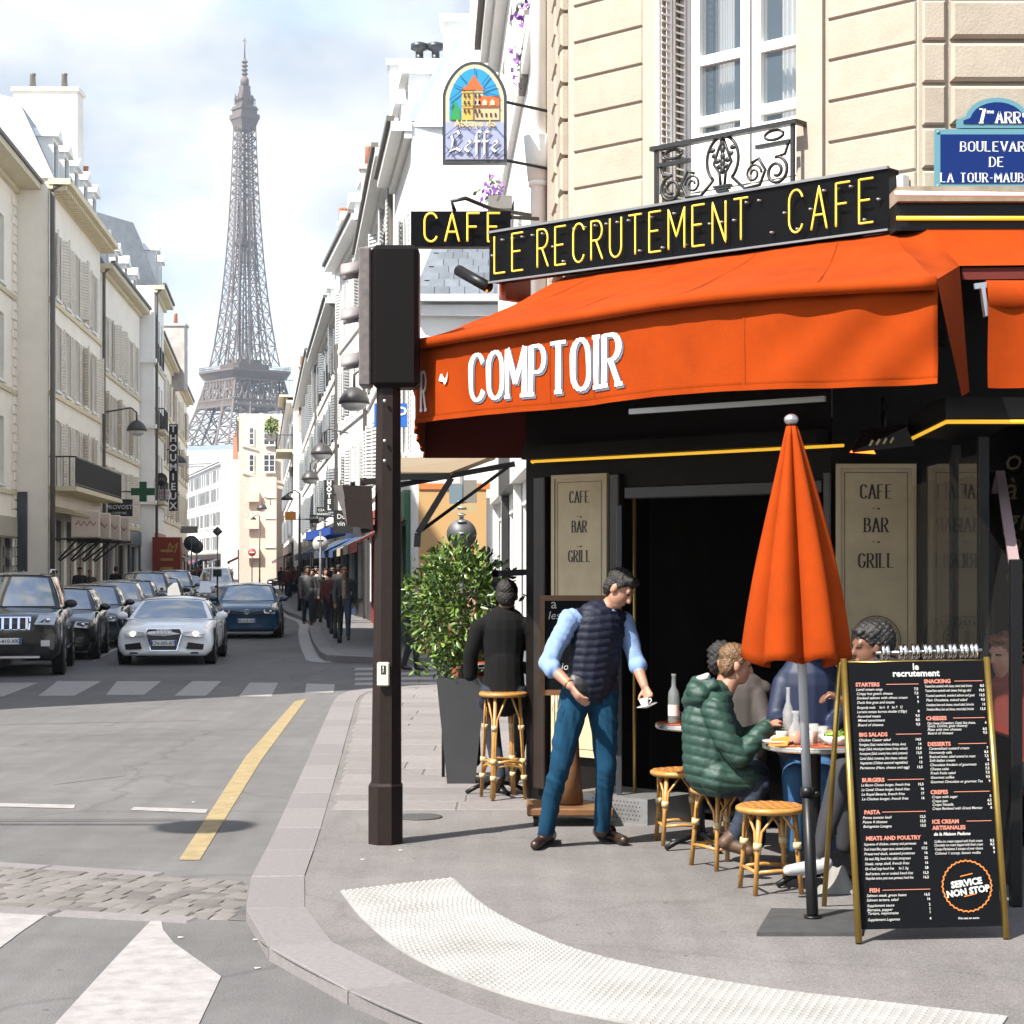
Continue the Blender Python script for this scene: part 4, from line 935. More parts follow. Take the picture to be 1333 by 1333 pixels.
def street_building(name, label, p0, p1, side, eave, rows, nwin, m_wall=None, depth=9, ww=1.15, wh=2.05, shut=1, cornice=.45, roof='mansard', m_roof=None, roof_h=2.6, gutter=True,
                    strings=True, shop=None, grille=False, dormers=0, margin=1.1, near_wall=True, m_corn=None, zb=.13, pipe=True, group='buildings along the street'):
    p0 = V((*p0, 0)); p1 = V((*p1, 0)); u = (p1-p0); L = u.length; u.normalize(); n = V((u.y, -u.x, 0)) if side == 'L' else V((-u.y, u.x, 0))
    xf = frame(p0, u, n); m_wall = m_wall or M_creamplaster; m_corn = m_corn or (M_white if m_wall is M_whiteplaster else M_cornice)
    t = thing(name, label, 'building', tuple((p0+p1)/2-n*(depth/2)+V((0,0,zb))), group=group)
    hol = []; wins = []
    for zs in rows:
        for k in range(nwin):
            s = margin+(L-2*margin)*(k+.5)/nwin; hol.append((s-ww/2, s+ww/2, zs, zs+wh)); wins.append((s, zs))
    shops = []
    if shop:
        ns = shop.get('n', 2); sz = shop.get('h', 2.7)
        for k in range(ns):
            a = .4+(L-.8)*k/ns+.12; b = .4+(L-.8)*(k+1)/ns-.12; hol.append((a, b, zb+.25, zb+sz)); shops.append((a, b))
    q = MB(xf); holes_wall(q, 0, L, zb-.1, eave, hol, .3)
    q.box((0.002, -depth, zb-.1), (L-.002, -.31, eave-.01))
    if True: q.quad((0,0,zb-.1),(0,-.31,zb-.1),(0,-.31,eave),(0,0,eave)); q.quad((L,0,zb-.1),(L,0,eave),(L,-.31,eave),(L,-.31,zb-.1))
    part('wall', q, m_wall, t)
    for s, z in wins: put_window(t, xf, s, z, ww, wh, shut, grille)
    if cornice:
        q = MB(xf); q.box((-.02, .003, eave-.35), (L+.02, .16, eave-.2)); q.box((-.05, .003, eave-.2), (L+.05, cornice, eave)); part('cornice', q, m_corn, t)
    if gutter:
        q = MB(xf); q.box((-.05, cornice-.08, eave+.003), (L+.05, cornice+.09, eave+.12)); part('gutter', q, M_gutter, t)
    if strings:
        for zs in rows:
            q = MB(xf); q.box((0, .003, zs-.32), (L, .08, zs-.16)); part('string_course', q, m_corn, t)
    if pipe:
        q = MB(xf); q.tube([(.12, .12, zb), (.12, .12, eave-.4), (.12, cornice, eave)], .07, 8); part('downpipe', q, M_gutter, t)
    if roof == 'mansard':
        q = MB(xf); e = eave+.12; pr = [(.15, e-.1), (-1.0, e+roof_h), (-depth*.5, e+roof_h+1.1), (-depth, e+roof_h), (-depth, e-.1)]
        nn = len(pr); q.add([(0, d, z) for d, z in pr]+[(L, d, z) for d, z in pr], [tuple(range(nn)), tuple(range(2*nn-1, nn-1, -1))]+[(i, (i+1) % nn, nn+(i+1) % nn, nn+i) for i in range(nn)]); part('roof', q, m_roof or M_slate, t)
        for k in range(dormers):
            s = margin*.6+(L-1.2*margin)*(k+.5)/dormers; q = MB(xf); z0 = e; w = .62; h = roof_h*.62
            q.box((s-w, -1.4, z0), (s-w+.12, .0, z0+h)); q.box((s+w-.12, -1.4, z0), (s+w, .0, z0+h)); q.box((s-w+.12, -1.4, z0+h-.12), (s+w-.12, .0, z0+h)); q.box((s-w+.12,-.12,z0),(s+w-.12,-.02,z0+.12))
            q.prism([(s-w-.14, .14, z0+h+.002), (s+w+.14, .14, z0+h+.002), (s, .14, z0+h+.42)], (0, 0, 0)) if False else None
            q.add([(s-w-.14,.16,z0+h+.002),(s+w+.14,.16,z0+h+.002),(s,.16,z0+h+.45),(s-w-.14,-1.6,z0+h+.002),(s+w+.14,-1.6,z0+h+.002),(s,-1.6,z0+h+.45)], [(0,1,2),(5,4,3),(0,3,4,1),(1,4,5,2),(2,5,3,0)])
            d = part('dormer', q, M_whiteplaster, t); g = MB(xf); g.quad((s-w+.12,-.1,z0+.12),(s+w-.12,-.1,z0+.12),(s+w-.12,-.1,z0+h-.12),(s-w+.12,-.1,z0+h-.12)); part('pane', g, M_pane, d)
    elif roof == 'flat':
        q = MB(xf); q.box((0, -depth, eave+.002), (L, .02, eave+.35)); part('parapet', q, m_wall, t)
    if shop:
        cols = shop.get('cols', [(.03,.03,.03)]); 
        for k, (a, b) in enumerate(shops):
            c = cols[k % len(cols)]; m_ = mat('shop_paint_%d_%d_%d' % tuple(int(x*100) for x in c), c, .45)
            q = MB(xf); q.box((a-.12, .01, zb+2.75), (b+.12, .14, zb+3.4)); q.box((a-.12, .01, zb), (a+.02, .10, zb+2.745)); q.box((b-.02, .01, zb), (b+.12, .10, zb+2.745)); q.box((a+.02, -.12, zb), (b-.02, .06, zb+.6)); sf = part('shopfront', q, m_, t)
            g = MB(xf); g.quad((a,-.1,zb+.6),(b,-.1,zb+.6),(b,-.1,zb+2.75),(a,-.1,zb+2.75)); part('shop_window', g, mat('shop_glass', (.03,.033,.036), .05, spec=.8), sf)
            g = MB(xf); nb = max(1, int((b-a)/1.3))
            for i in range(1, nb): s = a+(b-a)*i/nb; g.box((s-.04,-.12,zb+.6),(s+.04,-.04,zb+2.75))
            if nb > 1: part('mullion', g, m_, sf)
            if shop.get('awn') and rnd.random() < shop['awn']:
                ac = rnd.choice(shop.get('awcols', [(.25,.03,.02),(.02,.05,.12),(.05,.05,.05),(.35,.3,.22)])); am = mat('awning_cloth_%d_%d_%d' % tuple(int(x*100) for x in ac), ac, .8)
                g = MB(xf); dd = 1.15; g.hexa([(a,.15,zb+2.72),(b,.15,zb+2.72),(b,dd,zb+2.25),(a,dd,zb+2.25),(a,.15,zb+2.76),(b,.15,zb+2.76),(b,dd,zb+2.29),(a,dd,zb+2.29)]); g.box((a,dd,zb+2.05),(b,dd+.02,zb+2.29)); part('shop_awning', g, am, sf)
    return t, xf, L
def chimney(parent, x0, x1, y0, y1, z0, z1, m_=None, pots=3, name='chimney', m_pot=None):
    q = MB(); q.box((x0,y0,z0),(x1,y1,z1)); q.box((x0-.08,y0-.08,z1+.002),(x1+.08,y1+.08,z1+.16)); c = part(name, q, m_ or M_whiteplaster, parent)
    for k in range(pots):
        q = MB(); x = x0+(x1-x0)*(k+.5)/pots; q.lathe([(.14,z1+.16),(.11,z1+.75),(.13,z1+.78),(.13,z1+.85)], (x,(y0+y1)/2,0), 10); part('chimney_pot', q, m_pot or M_terracotta, c)
M_left = mat('pale_cream_plaster', (.88,.805,.69), .85, var=.06, vscale=.8, bump=.05, bscale=15)
M_left2 = mat('ivory_plaster', (.89,.815,.70), .85, var=.06, vscale=.9, bump=.05, bscale=15)
M_left3 = mat('white_limewash', (.86,.84,.80), .85, var=.05, vscale=.9)
# ---- left side
cb, cbx, cbl = street_building('corner_building', 'tall cream corner building left of the street mouth casting shade over the crossing', (-12.5,19.35), (-12.5,42.4), 'L', 19.2, [4.4,7.7,11.0,14.0], 8, M_left, depth=14, roof='flat', shop=dict(n=4, cols=[(.05,.05,.05),(.12,.02,.02)]))
b0, b0x, b0l = street_building('apartment_building', 'cream stone building with quoins cut off by the left photo edge', (lfx(42.6)-1.1,42.6), (lfx(63.9)-1.1,63.9), 'L', 14.9, [4.6,8.0,11.2], 6, M_left, depth=12, roof='mansard', m_roof=M_slate, roof_h=1.2, cornice=.85, shut=0, ww=1.2, wh=2.2, pipe=False, shop=dict(n=4, cols=[(.4,.36,.28)]))
for k in range(44):
    block(b0x, b0l-(.75 if k % 2 else .55), b0l-.02, .3+k*.32, .3+k*.32+.29, .07, .02, b0, M_left, 'quoin')
b1, b1x, b1l = street_building('apartment_building', 'cream building with five dormers, dentil cornice and iron balcony above the shuttered shop', (lfx(64),64), (lfx(77.2),77.2), 'L', 15.1, [4.7,8.05,11.25], 5, M_left2, depth=11, roof='mansard', m_roof=M_zincroof, roof_h=2.5, dormers=5, cornice=.75, wh=2.3, ww=1.1, margin=.9, gutter=False, m_corn=mat('ochre_cornice', (.68,.58,.39), .8, var=.06))
q = MB(b1x)
for k in range(30): q.box((.1+b1l*k/30, .17, 14.72), (.1+b1l*k/30+.22, .6, 14.88))
fine('dentil', q, MATS['ochre_cornice'], b1)
q = MB(b1x); q.tube([(-.05,.16,.3),(-.05,.16,14.6)], .09, 8); part('downpipe', q, M_gutter, b1)
q = MB(b1x); q.add([(-.06,.2,15.1),(-.06,-1.0,17.75),(-.06,-5.5,18.9),(-.06,-5.5,15.0),(.02,.2,15.1),(.02,-1.0,17.75),(.02,-5.5,18.9),(.02,-5.5,15.0)], [(0,1,2,3),(0,4,5,1),(1,5,6,2)]); part('gable_wall', q, M_left2, b1)
balcony(b1, b1x, .05, b1l-.5, 4.62, .95)
q = MB(b1x)   # shuttered shop under the balcony: piers, roller shutters, box signs on struts
part('shop_recess', (lambda m: (m.box((.35,-.25,.13),(b1l-.3,.004,3.5)), m)[1])(MB(b1x)), M_shopdark, b1)
for k in range(6):
    s = .35+k*2.42; q = MB(b1x); q.box((s, .006, .13), (s+.55, .12, 3.55)); part('pier', q, M_left2, b1)
for k in range(5):
    s = .92+k*2.42; q = MB(b1x); z = .2
    while z < 2.7: q.box((s, .006, z), (s+1.3, .04+.02*(1 if int(z*9) % 2 else 0), z+.105)); z += .11
    part('roller_shutter', q, mat('grey_roller', (.30,.28,.25), .6), b1)
M_sgn = mat('cream_sign', (.60,.50,.40), .6); M_sgr = mat('red_sign_paint', (.35,.03,.02), .5)
for k in range(4):
    s = .7+k*2.9; c = b1x @ V((s, .7, 2.86)); q = MB(); q.bbox((c.x-.05, c.y, c.z), (c.x+.95, c.y+.12, c.z+.95), .04); sg = solo('box_sign', q, M_sgn, ['nearest cream box sign with red lettering on the shuttered shop','second cream box sign from the downpipe on the shuttered shop','third cream box sign from the downpipe on the shuttered shop','farthest cream box sign on the shuttered shop'][k], 'sign', 'box signs on the shuttered shop')
    q = MB(); text_into(q, ['PAIN','POILANE','TRAITEUR','VIN'][k], face_xf(c+V((.45,-.004,.42)), (1,0,0), (0,0,1), (0,-1,0)), .26 if k != 1 else .2, 0, 'CENTER') if False else q.tube([c+V((x,-.004,z)) for x, z in ((.12,.45),(.22,.6),(.30,.42),(.42,.58),(.52,.42),(.62,.58),(.75,.42),(.82,.55))], .02, 5); part('red_lettering', q, M_sgr, sg)
    q = MB(); q.beam(c+V((.2,.1,0)), c+V((-.5,.1,-.75)), .06); q.beam(c+V((.6,.1,0)), c+V((-.45,.1,-.8)), .06); q.box((c.x-.7, c.y+.02, c.z-.07), (c.x+1.0, c.y+.10, c.z-.005)); part('strut', q, M_iron, sg)
q = MB(b1x); q.hexa([(.6,.14,3.75),(b1l-1,.14,3.75),(b1l-1,1.3,3.55),(.6,1.3,3.55),(.6,.14,3.95),(b1l-1,.14,3.95),(b1l-1,1.3,3.62),(.6,1.3,3.62)]); part('shop_canopy', q, mat('striped_canopy', (.45,.38,.25), .8), b1)
# blank gable window beside the building
gx = P(27, 690, 63.8).x; q = MB(); q.box((gx-.22, 63.83, P(0,745,63.8).z), (gx+.2, 63.95, P(0,640,63.8).z)); part('gable_window', q, M_pane, b1)
chimney(b1, P(25,0,76.5).x, P(107,0,76.5).x, 75.6, 76.7, 15, 21.0, M_left2, 2, 'chimney', M_gutter); chimney(b1, P(108,0,77).x, P(116,0,77).x, 76.75, 77.1, 15, 17.4, M_left2, 1)
b2, b2x, b2l = street_building('apartment_building', 'ivory building with dark gutter and rows of louvred shutters above the hairdresser', (lfx(77.3),77.3), (lfx(91.4),91.4), 'L', 14.35, [3.9,7.0,10.2], 6, M_left2, depth=11, m_roof=M_zincroof, roof_h=1.9, dormers=4, cornice=.5, wh=2.2, ww=1.05, margin=.6, shop=dict(n=3, cols=[(.30,.29,.27),(.06,.05,.04),(.05,.08,.1)]))
b3, b3x, b3l = street_building('apartment_building', 'white corner building with tall slate mansard roof behind the ivory one', (-17.45,91.6), (-18.35,99), 'L', 15.6, [5.2,8.7,12.0], 3, M_left3, depth=10, m_roof=M_slate, roof_h=2.9, dormers=2, cornice=.5, shut=0, grille=True, wh=2.3, margin=.5, shop=dict(n=1, cols=[(.30,.03,.012)], h=3.0))
for z in (9.0, 5.3, 12.2): q = MB(); q.box((-22, 91.35, z-.4), (-17.3, 91.598, z-.2)); part('string_course', q, M_left3, b3)
q = MB()
for z in (9.4, 5.7, 12.5): q.box((-18.0, 91.56, z), (-17.75, 91.599, z+2.2))
for o in (balcony(b3, b3x, .2, 3.4, 8.6, .5), balcony(b3, b3x, .2, 3.4, 5.1, .5)): pass
b4, b4x, b4l = street_building('apartment_building', 'long cream building with chimney behind the vertical restaurant sign', (-18.9,99.1), (lfx(141),141), 'L', 14.2, [4.8,8.0,11.1], 11, M_left2, depth=10, m_roof=M_zincroof, roof_h=1.8, cornice=.5, shop=dict(n=8, cols=[(.04,.03,.03),(.12,.1,.08),(.02,.05,.04)], awn=.6))
chimney(b4, P(213,0,118).x, P(240,0,118).x, 118, 119.2, 13, 17.0, mat('weathered_render', (.42,.38,.35), .9, var=.25, vscale=1.5), 1)
# red restaurant front on the corner building
q = MB(); q.box((-17.4, 90.9, .13), (-16.05, 91.5, 3.3)); rs = solo('restaurant_front', q, mat('oxblood_paint', (.24,.03,.012), .4), 'dark red restaurant shopfront with gold writing beside the parked cars', 'shopfront')
q = MB(); 
for k in range(5): q.box((-17.0, 90.885, .9+k*.42), (-16.4, 90.899, 1.02+k*.42))
text_into(q, 'M', face_xf(V((-16.5,90.88,2.55)), (1,0,0), (0,0,1), (0,-1,0)), .7, 0, 'CENTER', shear=.3); fine('gold_lettering', q, mat('dull_gold', (.42,.24,.08), .5), rs)
# ---- left side signs
def board_sign(name, label, px0, py0, px1, py1, Y, m_, th=.14, texts=(), mt=None, cat='sign', vertical=None, arm=None, group=None):
    a = P(px0, py1, Y); b = P(px1, py0, Y); q = MB(); q.box((a.x, Y, a.z), (b.x, Y+th, b.z)); o = solo(name, q, m_, label, cat, group)
    mt = mt or M_enw; q = MB()
    for txt, fx, fy, sz in texts: text_into(q, txt, face_xf(V((a.x+(b.x-a.x)*fx, Y-.008, a.z+(b.z-a.z)*fy)), (1,0,0), (0,0,1), (0,-1,0)), sz*(b.z-a.z), 0, 'CENTER', offset=.004*sz)
    if vertical:
        n_ = len(vertical); hh = (b.z-a.z)/n_
        for k, ch in enumerate(vertical): text_into(q, ch, face_xf(V(((a.x+b.x)/2, Y-.008, b.z-hh*(k+.82))), (1,0,0), (0,0,1), (0,-1,0)), hh*1.02, 0, 'CENTER', offset=.012)
    if q.v: fine('lettering', q, mt, o)
    if arm: q = MB(); q.beam(V(arm[0]), V(arm[1]), .05); part('bracket', q, M_iron, o)
    return o
M_blk = mat('matt_black_sign', (.01,.01,.011), .5)
def armL(Y, z, x): return ((x, Y+.07, z), (lfx(Y)+.05, Y+.07, z))
board_sign('hanging_sign', 'tall black vertical sign with white letters thoumieux', 220, 552, 231, 665, 97, M_blk, .2, vertical='THOUMIEUX', arm=((-17.2,97.1,5.6),(-18.2,97.1,5.6)))
board_sign('hanging_sign', 'black rectangular hairdresser sign with white lettering provost', 138, 650, 172, 672, 78.2, M_blk, .16, texts=(('PROVOST',.5,.42,.36),('COIFFURE',.5,.12,.2),('FRANCK',.5,.78,.14)), arm=armL(78.2, 4.3, P(150,0,78.2).x))
board_sign('hanging_sign', 'white laundry sign with pink lettering below the round black sign', 201, 637, 221, 650, 92.8, M_enw, .12, texts=(('LAVERIE',.5,.5,.42),('LIBRE SERVICE',.5,.15,.2)), mt=mat('pink_ink', (.6,.10,.14), .5), arm=((-17.0,92.9,5.6),(-17.5,92.9,5.6)))
q = MB(); c = P(209, 624, 92.6); q.tube([c, c+V((0,.12,0))], .32, 28); rsn = solo('hanging_sign', q, M_blk, 'round black bar sign above the laundry sign', 'sign'); q = MB(); text_into(q, 'BAR', face_xf(c+V((0,-.006,-.08)), (1,0,0), (0,0,1), (0,-1,0)), .22, 0, 'CENTER'); fine('lettering', q, mat('dull_gold', (0,0,0)), rsn); q = MB(); q.beam(c+V((-.3,.06,0)), c+V((-.8,.06,0)), .05); part('bracket', q, M_iron, rsn)
q = MB(); c = P(186, 640, 80); s_ = 13/F*80; q.prism([c+V((x*s_, 0, z*s_)) for x, z in ((-.36,1),(.36,1),(.36,.36),(1.2,.36),(1.2,-.36),(.36,-.36),(.36,-1),(-.36,-1),(-.36,-.36),(-1.2,-.36),(-1.2,.36),(-.36,.36))], (0,.16,0)); gc = solo('pharmacy_cross', q, mat('pharmacy_green', (.01,.085,.035), .4), 'dark green pharmacy cross projecting over the left pavement', 'sign'); q = MB(); q.beam(c+V((-.4,.08,0)), c+V((-1.9,.08,0)), .05); part('bracket', q, M_iron, gc)
board_sign('hanging_sign', 'grey and black shop sign far along the left pavement', 235, 685, 257, 694, 130, mat('grey_sign', (.16,.16,.16), .5), .15, arm=armL(130, 4.5, P(240,0,130).x))
# street lamps on wall brackets
def wall_lamp(Y, px, py, wallx, label, first=[None]):
    c = P(px, py, Y); t = thing('wall_lamp', label, 'lamp', tuple(c), group='bracket street lamps on the facades')
    q = MB(); r = .42; q.lathe([(.02,.0),(.10,.02),(.28,-.10),(.40,-.30),(r,-.42),(r-.02,-.42)], c, 16, caps=False); part('shade', q, mat('dark_bronze', (.05,.045,.045), .45), t)
    q = MB(); q.sphere(c+V((0,0,-.42)), (.36,.36,.2), 14, 8); part('globe', q, mat('milk_glass', (.62,.62,.60), .3), t)
    q = MB(); sg = 1 if wallx > c.x else -1; q.tube([c, c+V((0,0,.35)), c+V((sg*.25,0,.55)), V((wallx, Y, c.z+.35)), V((wallx, Y, c.z-.1))], .035, 8); part('arm', q, MATS['dark_bronze'], t)
wall_lamp(78, 178, 548, lfx(78), 'domed street lamp on a bracket over the green cross'); wall_lamp(112, 234, 594, lfx(112), 'domed street lamp on a bracket beside the vertical black sign')
# ---- right side
r0, r0x, r0l = street_building('white_house', 'white house next to the cafe with string course and flower boxes', (CA.x-.043*3.35,17.6), (.43-.043*15,29.2), 'R', 9.9, [4.3,7.45], 4, M_whiteplaster, depth=8, cornice=.28, shut=0, roof='mansard', roof_h=.5, m_roof=M_zincroof, margin=.8, ww=1.1, wh=1.7, zb=PZ, pipe=False, shop=dict(n=3, cols=[(.55,.54,.52),(.03,.03,.03)], h=2.5))
M_purple = mat('purple_petal', (.25,.10,.42), .7); M_leafd = mat('dark_leaf', (.05,.085,.03), .6)
for (px, py, Y) in ((682,80,20.5),(688,12,19.6),(641,250,24)):
    c = P(px, py, Y); t = thing('flower_box', 'box of purple flowers on the white house at %s' % {80:'the upper string course',12:'the top edge of the photo',250:'the lower window row'}[py], 'flowers', tuple(c), group='flower boxes on the white house')
    q = MB(); q.box((c.x-.05, c.y-.4, c.z-.28), (c.x+.25, c.y+.4, c.z-.12)); part('planter', q, M_gutter, t)
    q = MB()
    for k in range(90):
        p = c+V((rnd.gauss(.03,.09), rnd.gauss(0,.25), rnd.gauss(-.05,.12))); d = V((rnd.uniform(-1,1), rnd.uniform(-1,1), rnd.uniform(-1,1))).normalized()*.05; e = d.orthogonal().normalized()*.03
        q.add([p-d, p+e, p+d, p-e], [(0,1,2,3)], 0 if k % 4 else 1)
    fine('blossom', q, [M_purple, M_leafd], t)
# the neighbour's olive side awning with its folding arm
t = thing('awning', 'olive brown folding awning over the pavement behind the plant', 'awning', (-.5, 19.5, 2.7))
a0, a1, a2, a3 = P(648,597,18.2), P(640,598,22.5), P(505,598,22.0), P(505,618,17.6)
q = MB(); q.hexa([P(645,598,17.9), P(586,620,17.5), P(490,619,17.5), P(490,601,22), P(645,596,17.9)+V((0,0,.03)), P(586,619,17.5)+V((0,0,.03)), P(490,618,17.5)+V((0,0,.03)), P(490,600,22)+V((0,0,.03))]); part('canopy', q, mat('olive_canvas', (.16,.12,.075), .85), t)
q = MB(); q.beam(P(586,620,17.45), P(490,621,17.45), .05, .06); part('front_bar', q, M_black, t)
q = MB(); q.beam(P(588,622,17.4), P(544,694,17.4), .055); q.beam(P(544,694,17.4), P(668,603,17.6), .03); q.beam(P(544,694,17.42), P(543,712,17.42), .06); q.beam(P(500,635,17.5), P(670,604,17.6), .05); part('folding_arm', q, M_black, t)

r1, r1x, r1l = street_building('slate_house', 'low white house with slate roof across the side street', (P(545,0,37.4).x,37.4), (P(537,0,40.2).x,40.2), 'R', 7.2, [], 0, M_whiteplaster, depth=9, cornice=0, roof=None, gutter=False, pipe=False, strings=False)
xa = P(545,0,37.4).x
q = MB(); q.hexa([(xa-.1,37.2,7.25),(6,37.2,7.25),(6,40,7.25),(xa+.1,40,7.25),(xa+.25,38.2,8.4),(6,38.2,8.4),(6,40,8.4),(xa+.5,40,8.4)]); rf_ = part('roof', q, M_slate, r1)
for r_ in range(7):     # slate courses
    for c_ in range(16):
        z0 = 7.26+r_*.16; y0 = 37.2+(z0-7.25)*.87; x = xa+.02+c_*.30+(.15 if r_ % 2 else 0)+r_*.04
        q = MB(); q.hexa([(x+.004,y0-.03,z0),(x+.292,y0-.03,z0),(x+.292,y0-.01,z0),(x+.004,y0-.01,z0),(x+.004,y0+.12,z0+.175),(x+.292,y0+.12,z0+.175),(x+.292,y0+.14,z0+.17),(x+.004,y0+.14,z0+.17)]); part('slate_tile', q, mat('slate_tile', (.10,.115,.135), .55, var=.2, vscale=4, obj_var=.25), rf_)
q = MB(); q.box((xa-.15,37.0,7.1),(6,37.22,7.24)); part('gutter', q, mat('pale_gutter', (.45,.47,.5), .5), r1)
q = MB(); q.box((xa-.06,37.25,5.6),(6,37.39,5.75)); q.box((xa-.1,37.2,6.85),(6,37.39,7.05)); part('cornice', q, M_whiteplaster, r1)
q = MB(); q.box((xa,37.30,.13),(xa+1.35,37.39,3.4)); part('shop_panel', q, mat('tan_shop_panel', (.42,.25,.10), .6), r1)
q = MB(); q.box((xa,37.27,3.4),(xa+1.8,37.38,3.52)); part('shop_trim', q, mat('orange_trim', (.55,.14,.03), .6), r1)
r2, r2x, r2l = street_building('apartment_building', 'white building with tall blank side wall and attic dormers above the slate house', (P(536,0,40.3).x,40.3), (rfx(46.3),46.3), 'R', 11.4, [4.4,7.7], 3, M_whiteplaster, depth=10, shut=2, roof='mansard', roof_h=1.9, m_roof=mat('pale_zinc', (.42,.46,.5), .5, var=.1), dormers=2, cornice=.45, margin=.5, shop=dict(n=1, cols=[(.02,.10,.05)], awn=1, awcols=[(.3,.04,.03)]), pipe=False)
q = MB(); q.add([(P(536,0,40.3).x,40.29,11.3),(5,40.29,11.3),(5,40.29,14.6),(-.3,40.29,14.6),(-.9,40.29,13.4)], [(0,1,2,3,4)]); q.box((-.9,40.3,11.5),(5,40.8,14.4)); part('side_wall', q, M_whiteplaster, r2)
chimney(r2, P(577,0,41.5).x, P(640,0,41.5).x+.6, 41.5, 42.3, 12, 13.9, M_whiteplaster, 0); chimney(r2, P(612,0,44).x, P(640,0,44).x, 44, 44.8, 13, 16.6, M_whiteplaster, 3); chimney(r2, P(632,0,43).x, P(660,0,43).x, 43, 43.6, 12, 15.0, M_whiteplaster, 3)
r3, r3x, r3l = street_building('apartment_building', 'white building with two metal chimney cowls on its party wall', (rfx(46.4),46.4), (rfx(62.4),62.4), 'R', 12.2, [4.3,7.4,10.2-.4], 7, M_whiteplaster, depth=10, shut=2, roof='mansard', roof_h=1.4, m_roof=mat('pale_zinc', (0,0,0)), cornice=.5, margin=.5, wh=1.9, grille=True, shop=dict(n=4, cols=[(.02,.02,.02),(.02,.11,.05),(.25,.03,.02),(.05,.05,.06)], awn=.7))
chimney(r3, P(507,0,47).x, P(580,0,47).x, 47, 47.8, 12, 14.4, M_whiteplaster, 0, 'party_wall')
for px in (546, 567):
    c = P(px, 95, 47.4); q = MB(); q.lathe([(.12,-.2),(.12,.15),(.2,.2),(.2,.32),(.1,.36),(.1,.55),(.22,.6),(.22,.72),(.05,.78)], c, 12); part('chimney_cowl', q, mat('dark_steel', (0,0,0)), r3)
r4, r4x, r4l = street_building('apartment_building', 'white building with beige gable beyond the two chimney cowls', (rfx(62.5),62.5), (rfx(73.6),73.6), 'R', 13.6, [4.2,7.4,10.5], 5, M_whiteplaster, depth=10, shut=2, roof='mansard', roof_h=2, m_roof=M_zincroof, cornice=.6, dormers=3, margin=.5, shop=dict(n=3, cols=[(.03,.03,.03),(.02,.04,.1)], awn=.7))
chimney(r4, P(470,0,63).x, P(505,0,63).x, 63, 63.8, 13, 15.2, mat('beige_render', (.50,.44,.38), .85, var=.12), 2)
r5, r5x, r5l = street_building('apartment_building', 'white building with green roller awning beyond the beige gable', (rfx(73.7),73.7), (rfx(94.9),94.9), 'R', 12.4, [4.0,7.0,9.8], 8, M_whiteplaster, depth=10, shut=3, roof='mansard', roof_h=2.2, m_roof=M_zincroof, cornice=.55, dormers=4, margin=.6, wh=1.9, grille=True, shop=dict(n=5, cols=[(.03,.03,.03),(.10,.10,.10),(.03,.03,.05)], awn=.7))
chimney(r5, P(432,0,80).x+.3, P(442,0,80).x+.4, 80, 81, 13, 16.4, M_whiteplaster, 3)
r6, r6x, r6l = street_building('apartment_building', 'white building with pink chimney stack halfway down the right side', (rfx(95),95), (rfx(129.8),129.8), 'R', 12.8, [4.0,7.0,10.0], 12, M_whiteplaster, depth=10, shut=3, roof='mansard', roof_h=1.6, m_roof=M_zincroof, cornice=.6, margin=.7, wh=1.9, shop=dict(n=7, cols=[(.03,.03,.03),(.08,.07,.07)], awn=.7))
chimney(r6, P(390,0,127).x, P(410,0,127).x, 126.5, 128, 11, 15.3, mat('pink_render', (.52,.33,.26), .85, var=.08), 4)
r7, r7x, r7l = street_building('apartment_building', 'white building with planted roof terrace before the tall beige wall', (rfx(130)-.6,130), (rfx(180)+.2,180), 'R', 13.4, [4.0,7.0,10.0], 16, M_whiteplaster, depth=12, shut=3, roof='flat', cornice=.5, margin=.8, wh=1.9, pipe=False, shop=dict(n=8, cols=[(.03,.03,.03),(.1,.08,.07)], awn=.6))
balcony(r7, r7x, .2, 9, 10.0, 1.2); balcony(r7, r7x, .2, 9, 13.8, 1.0)
r8, r8x, r8l = street_building('apartment_building', 'tall beige building with blank wall under the tower', (-26.3,181), (-34.2,236), 'R', 16.3, [4,7.1,10.2,13.0], 16, mat('beige_render', (0,0,0)), depth=8, shut=0, roof='flat', cornice=.2, margin=1, wh=1.8, pipe=False, strings=False, shop=dict(n=8, cols=[(.04,.03,.03)], awn=.6))
q = MB(); q.box((-25.2,180.2,.13),(-22.6,180.95,10.5)); part('front_wing', q, mat('peach_render', (.58,.44,.36), .85), r8)
fx8 = frame((-26.3,180.98), (1,0,0), (0,-1,0))
for z in (11.0,13.6): put_window(r8, fx8, .9, z, 1.1, 1.7, 0); put_window(r8, fx8, 2.9, z, 1.1, 1.7, 0)
fx9 = frame((-25.2,180.18), (1,0,0), (0,-1,0))
for z in (3.8,6.6,8.6): put_window(r8, fx9, 2.0, z, .8, 1.5, 0)
for z in (3.6, 6.4, 9.0): q = MB(); q.box((-25.6,179.7,z-.9),(-24.2,180.19,z)); part('balcony', q, mat('peach_render', (0,0,0)), r8)
r9, r9x, r9l = street_building('apartment_building', 'bright white terrace of houses where the street bends left', (-36.5,236), (-50.5,286), 'R', 15.0, [4,7.1,10.2,12.6], 20, M_whiteplaster, depth=10, shut=3, roof='flat', cornice=.3, margin=1, wh=1.8, ww=1.2, pipe=False, shop=dict(n=10, cols=[(.04,.03,.03)], awn=.5))
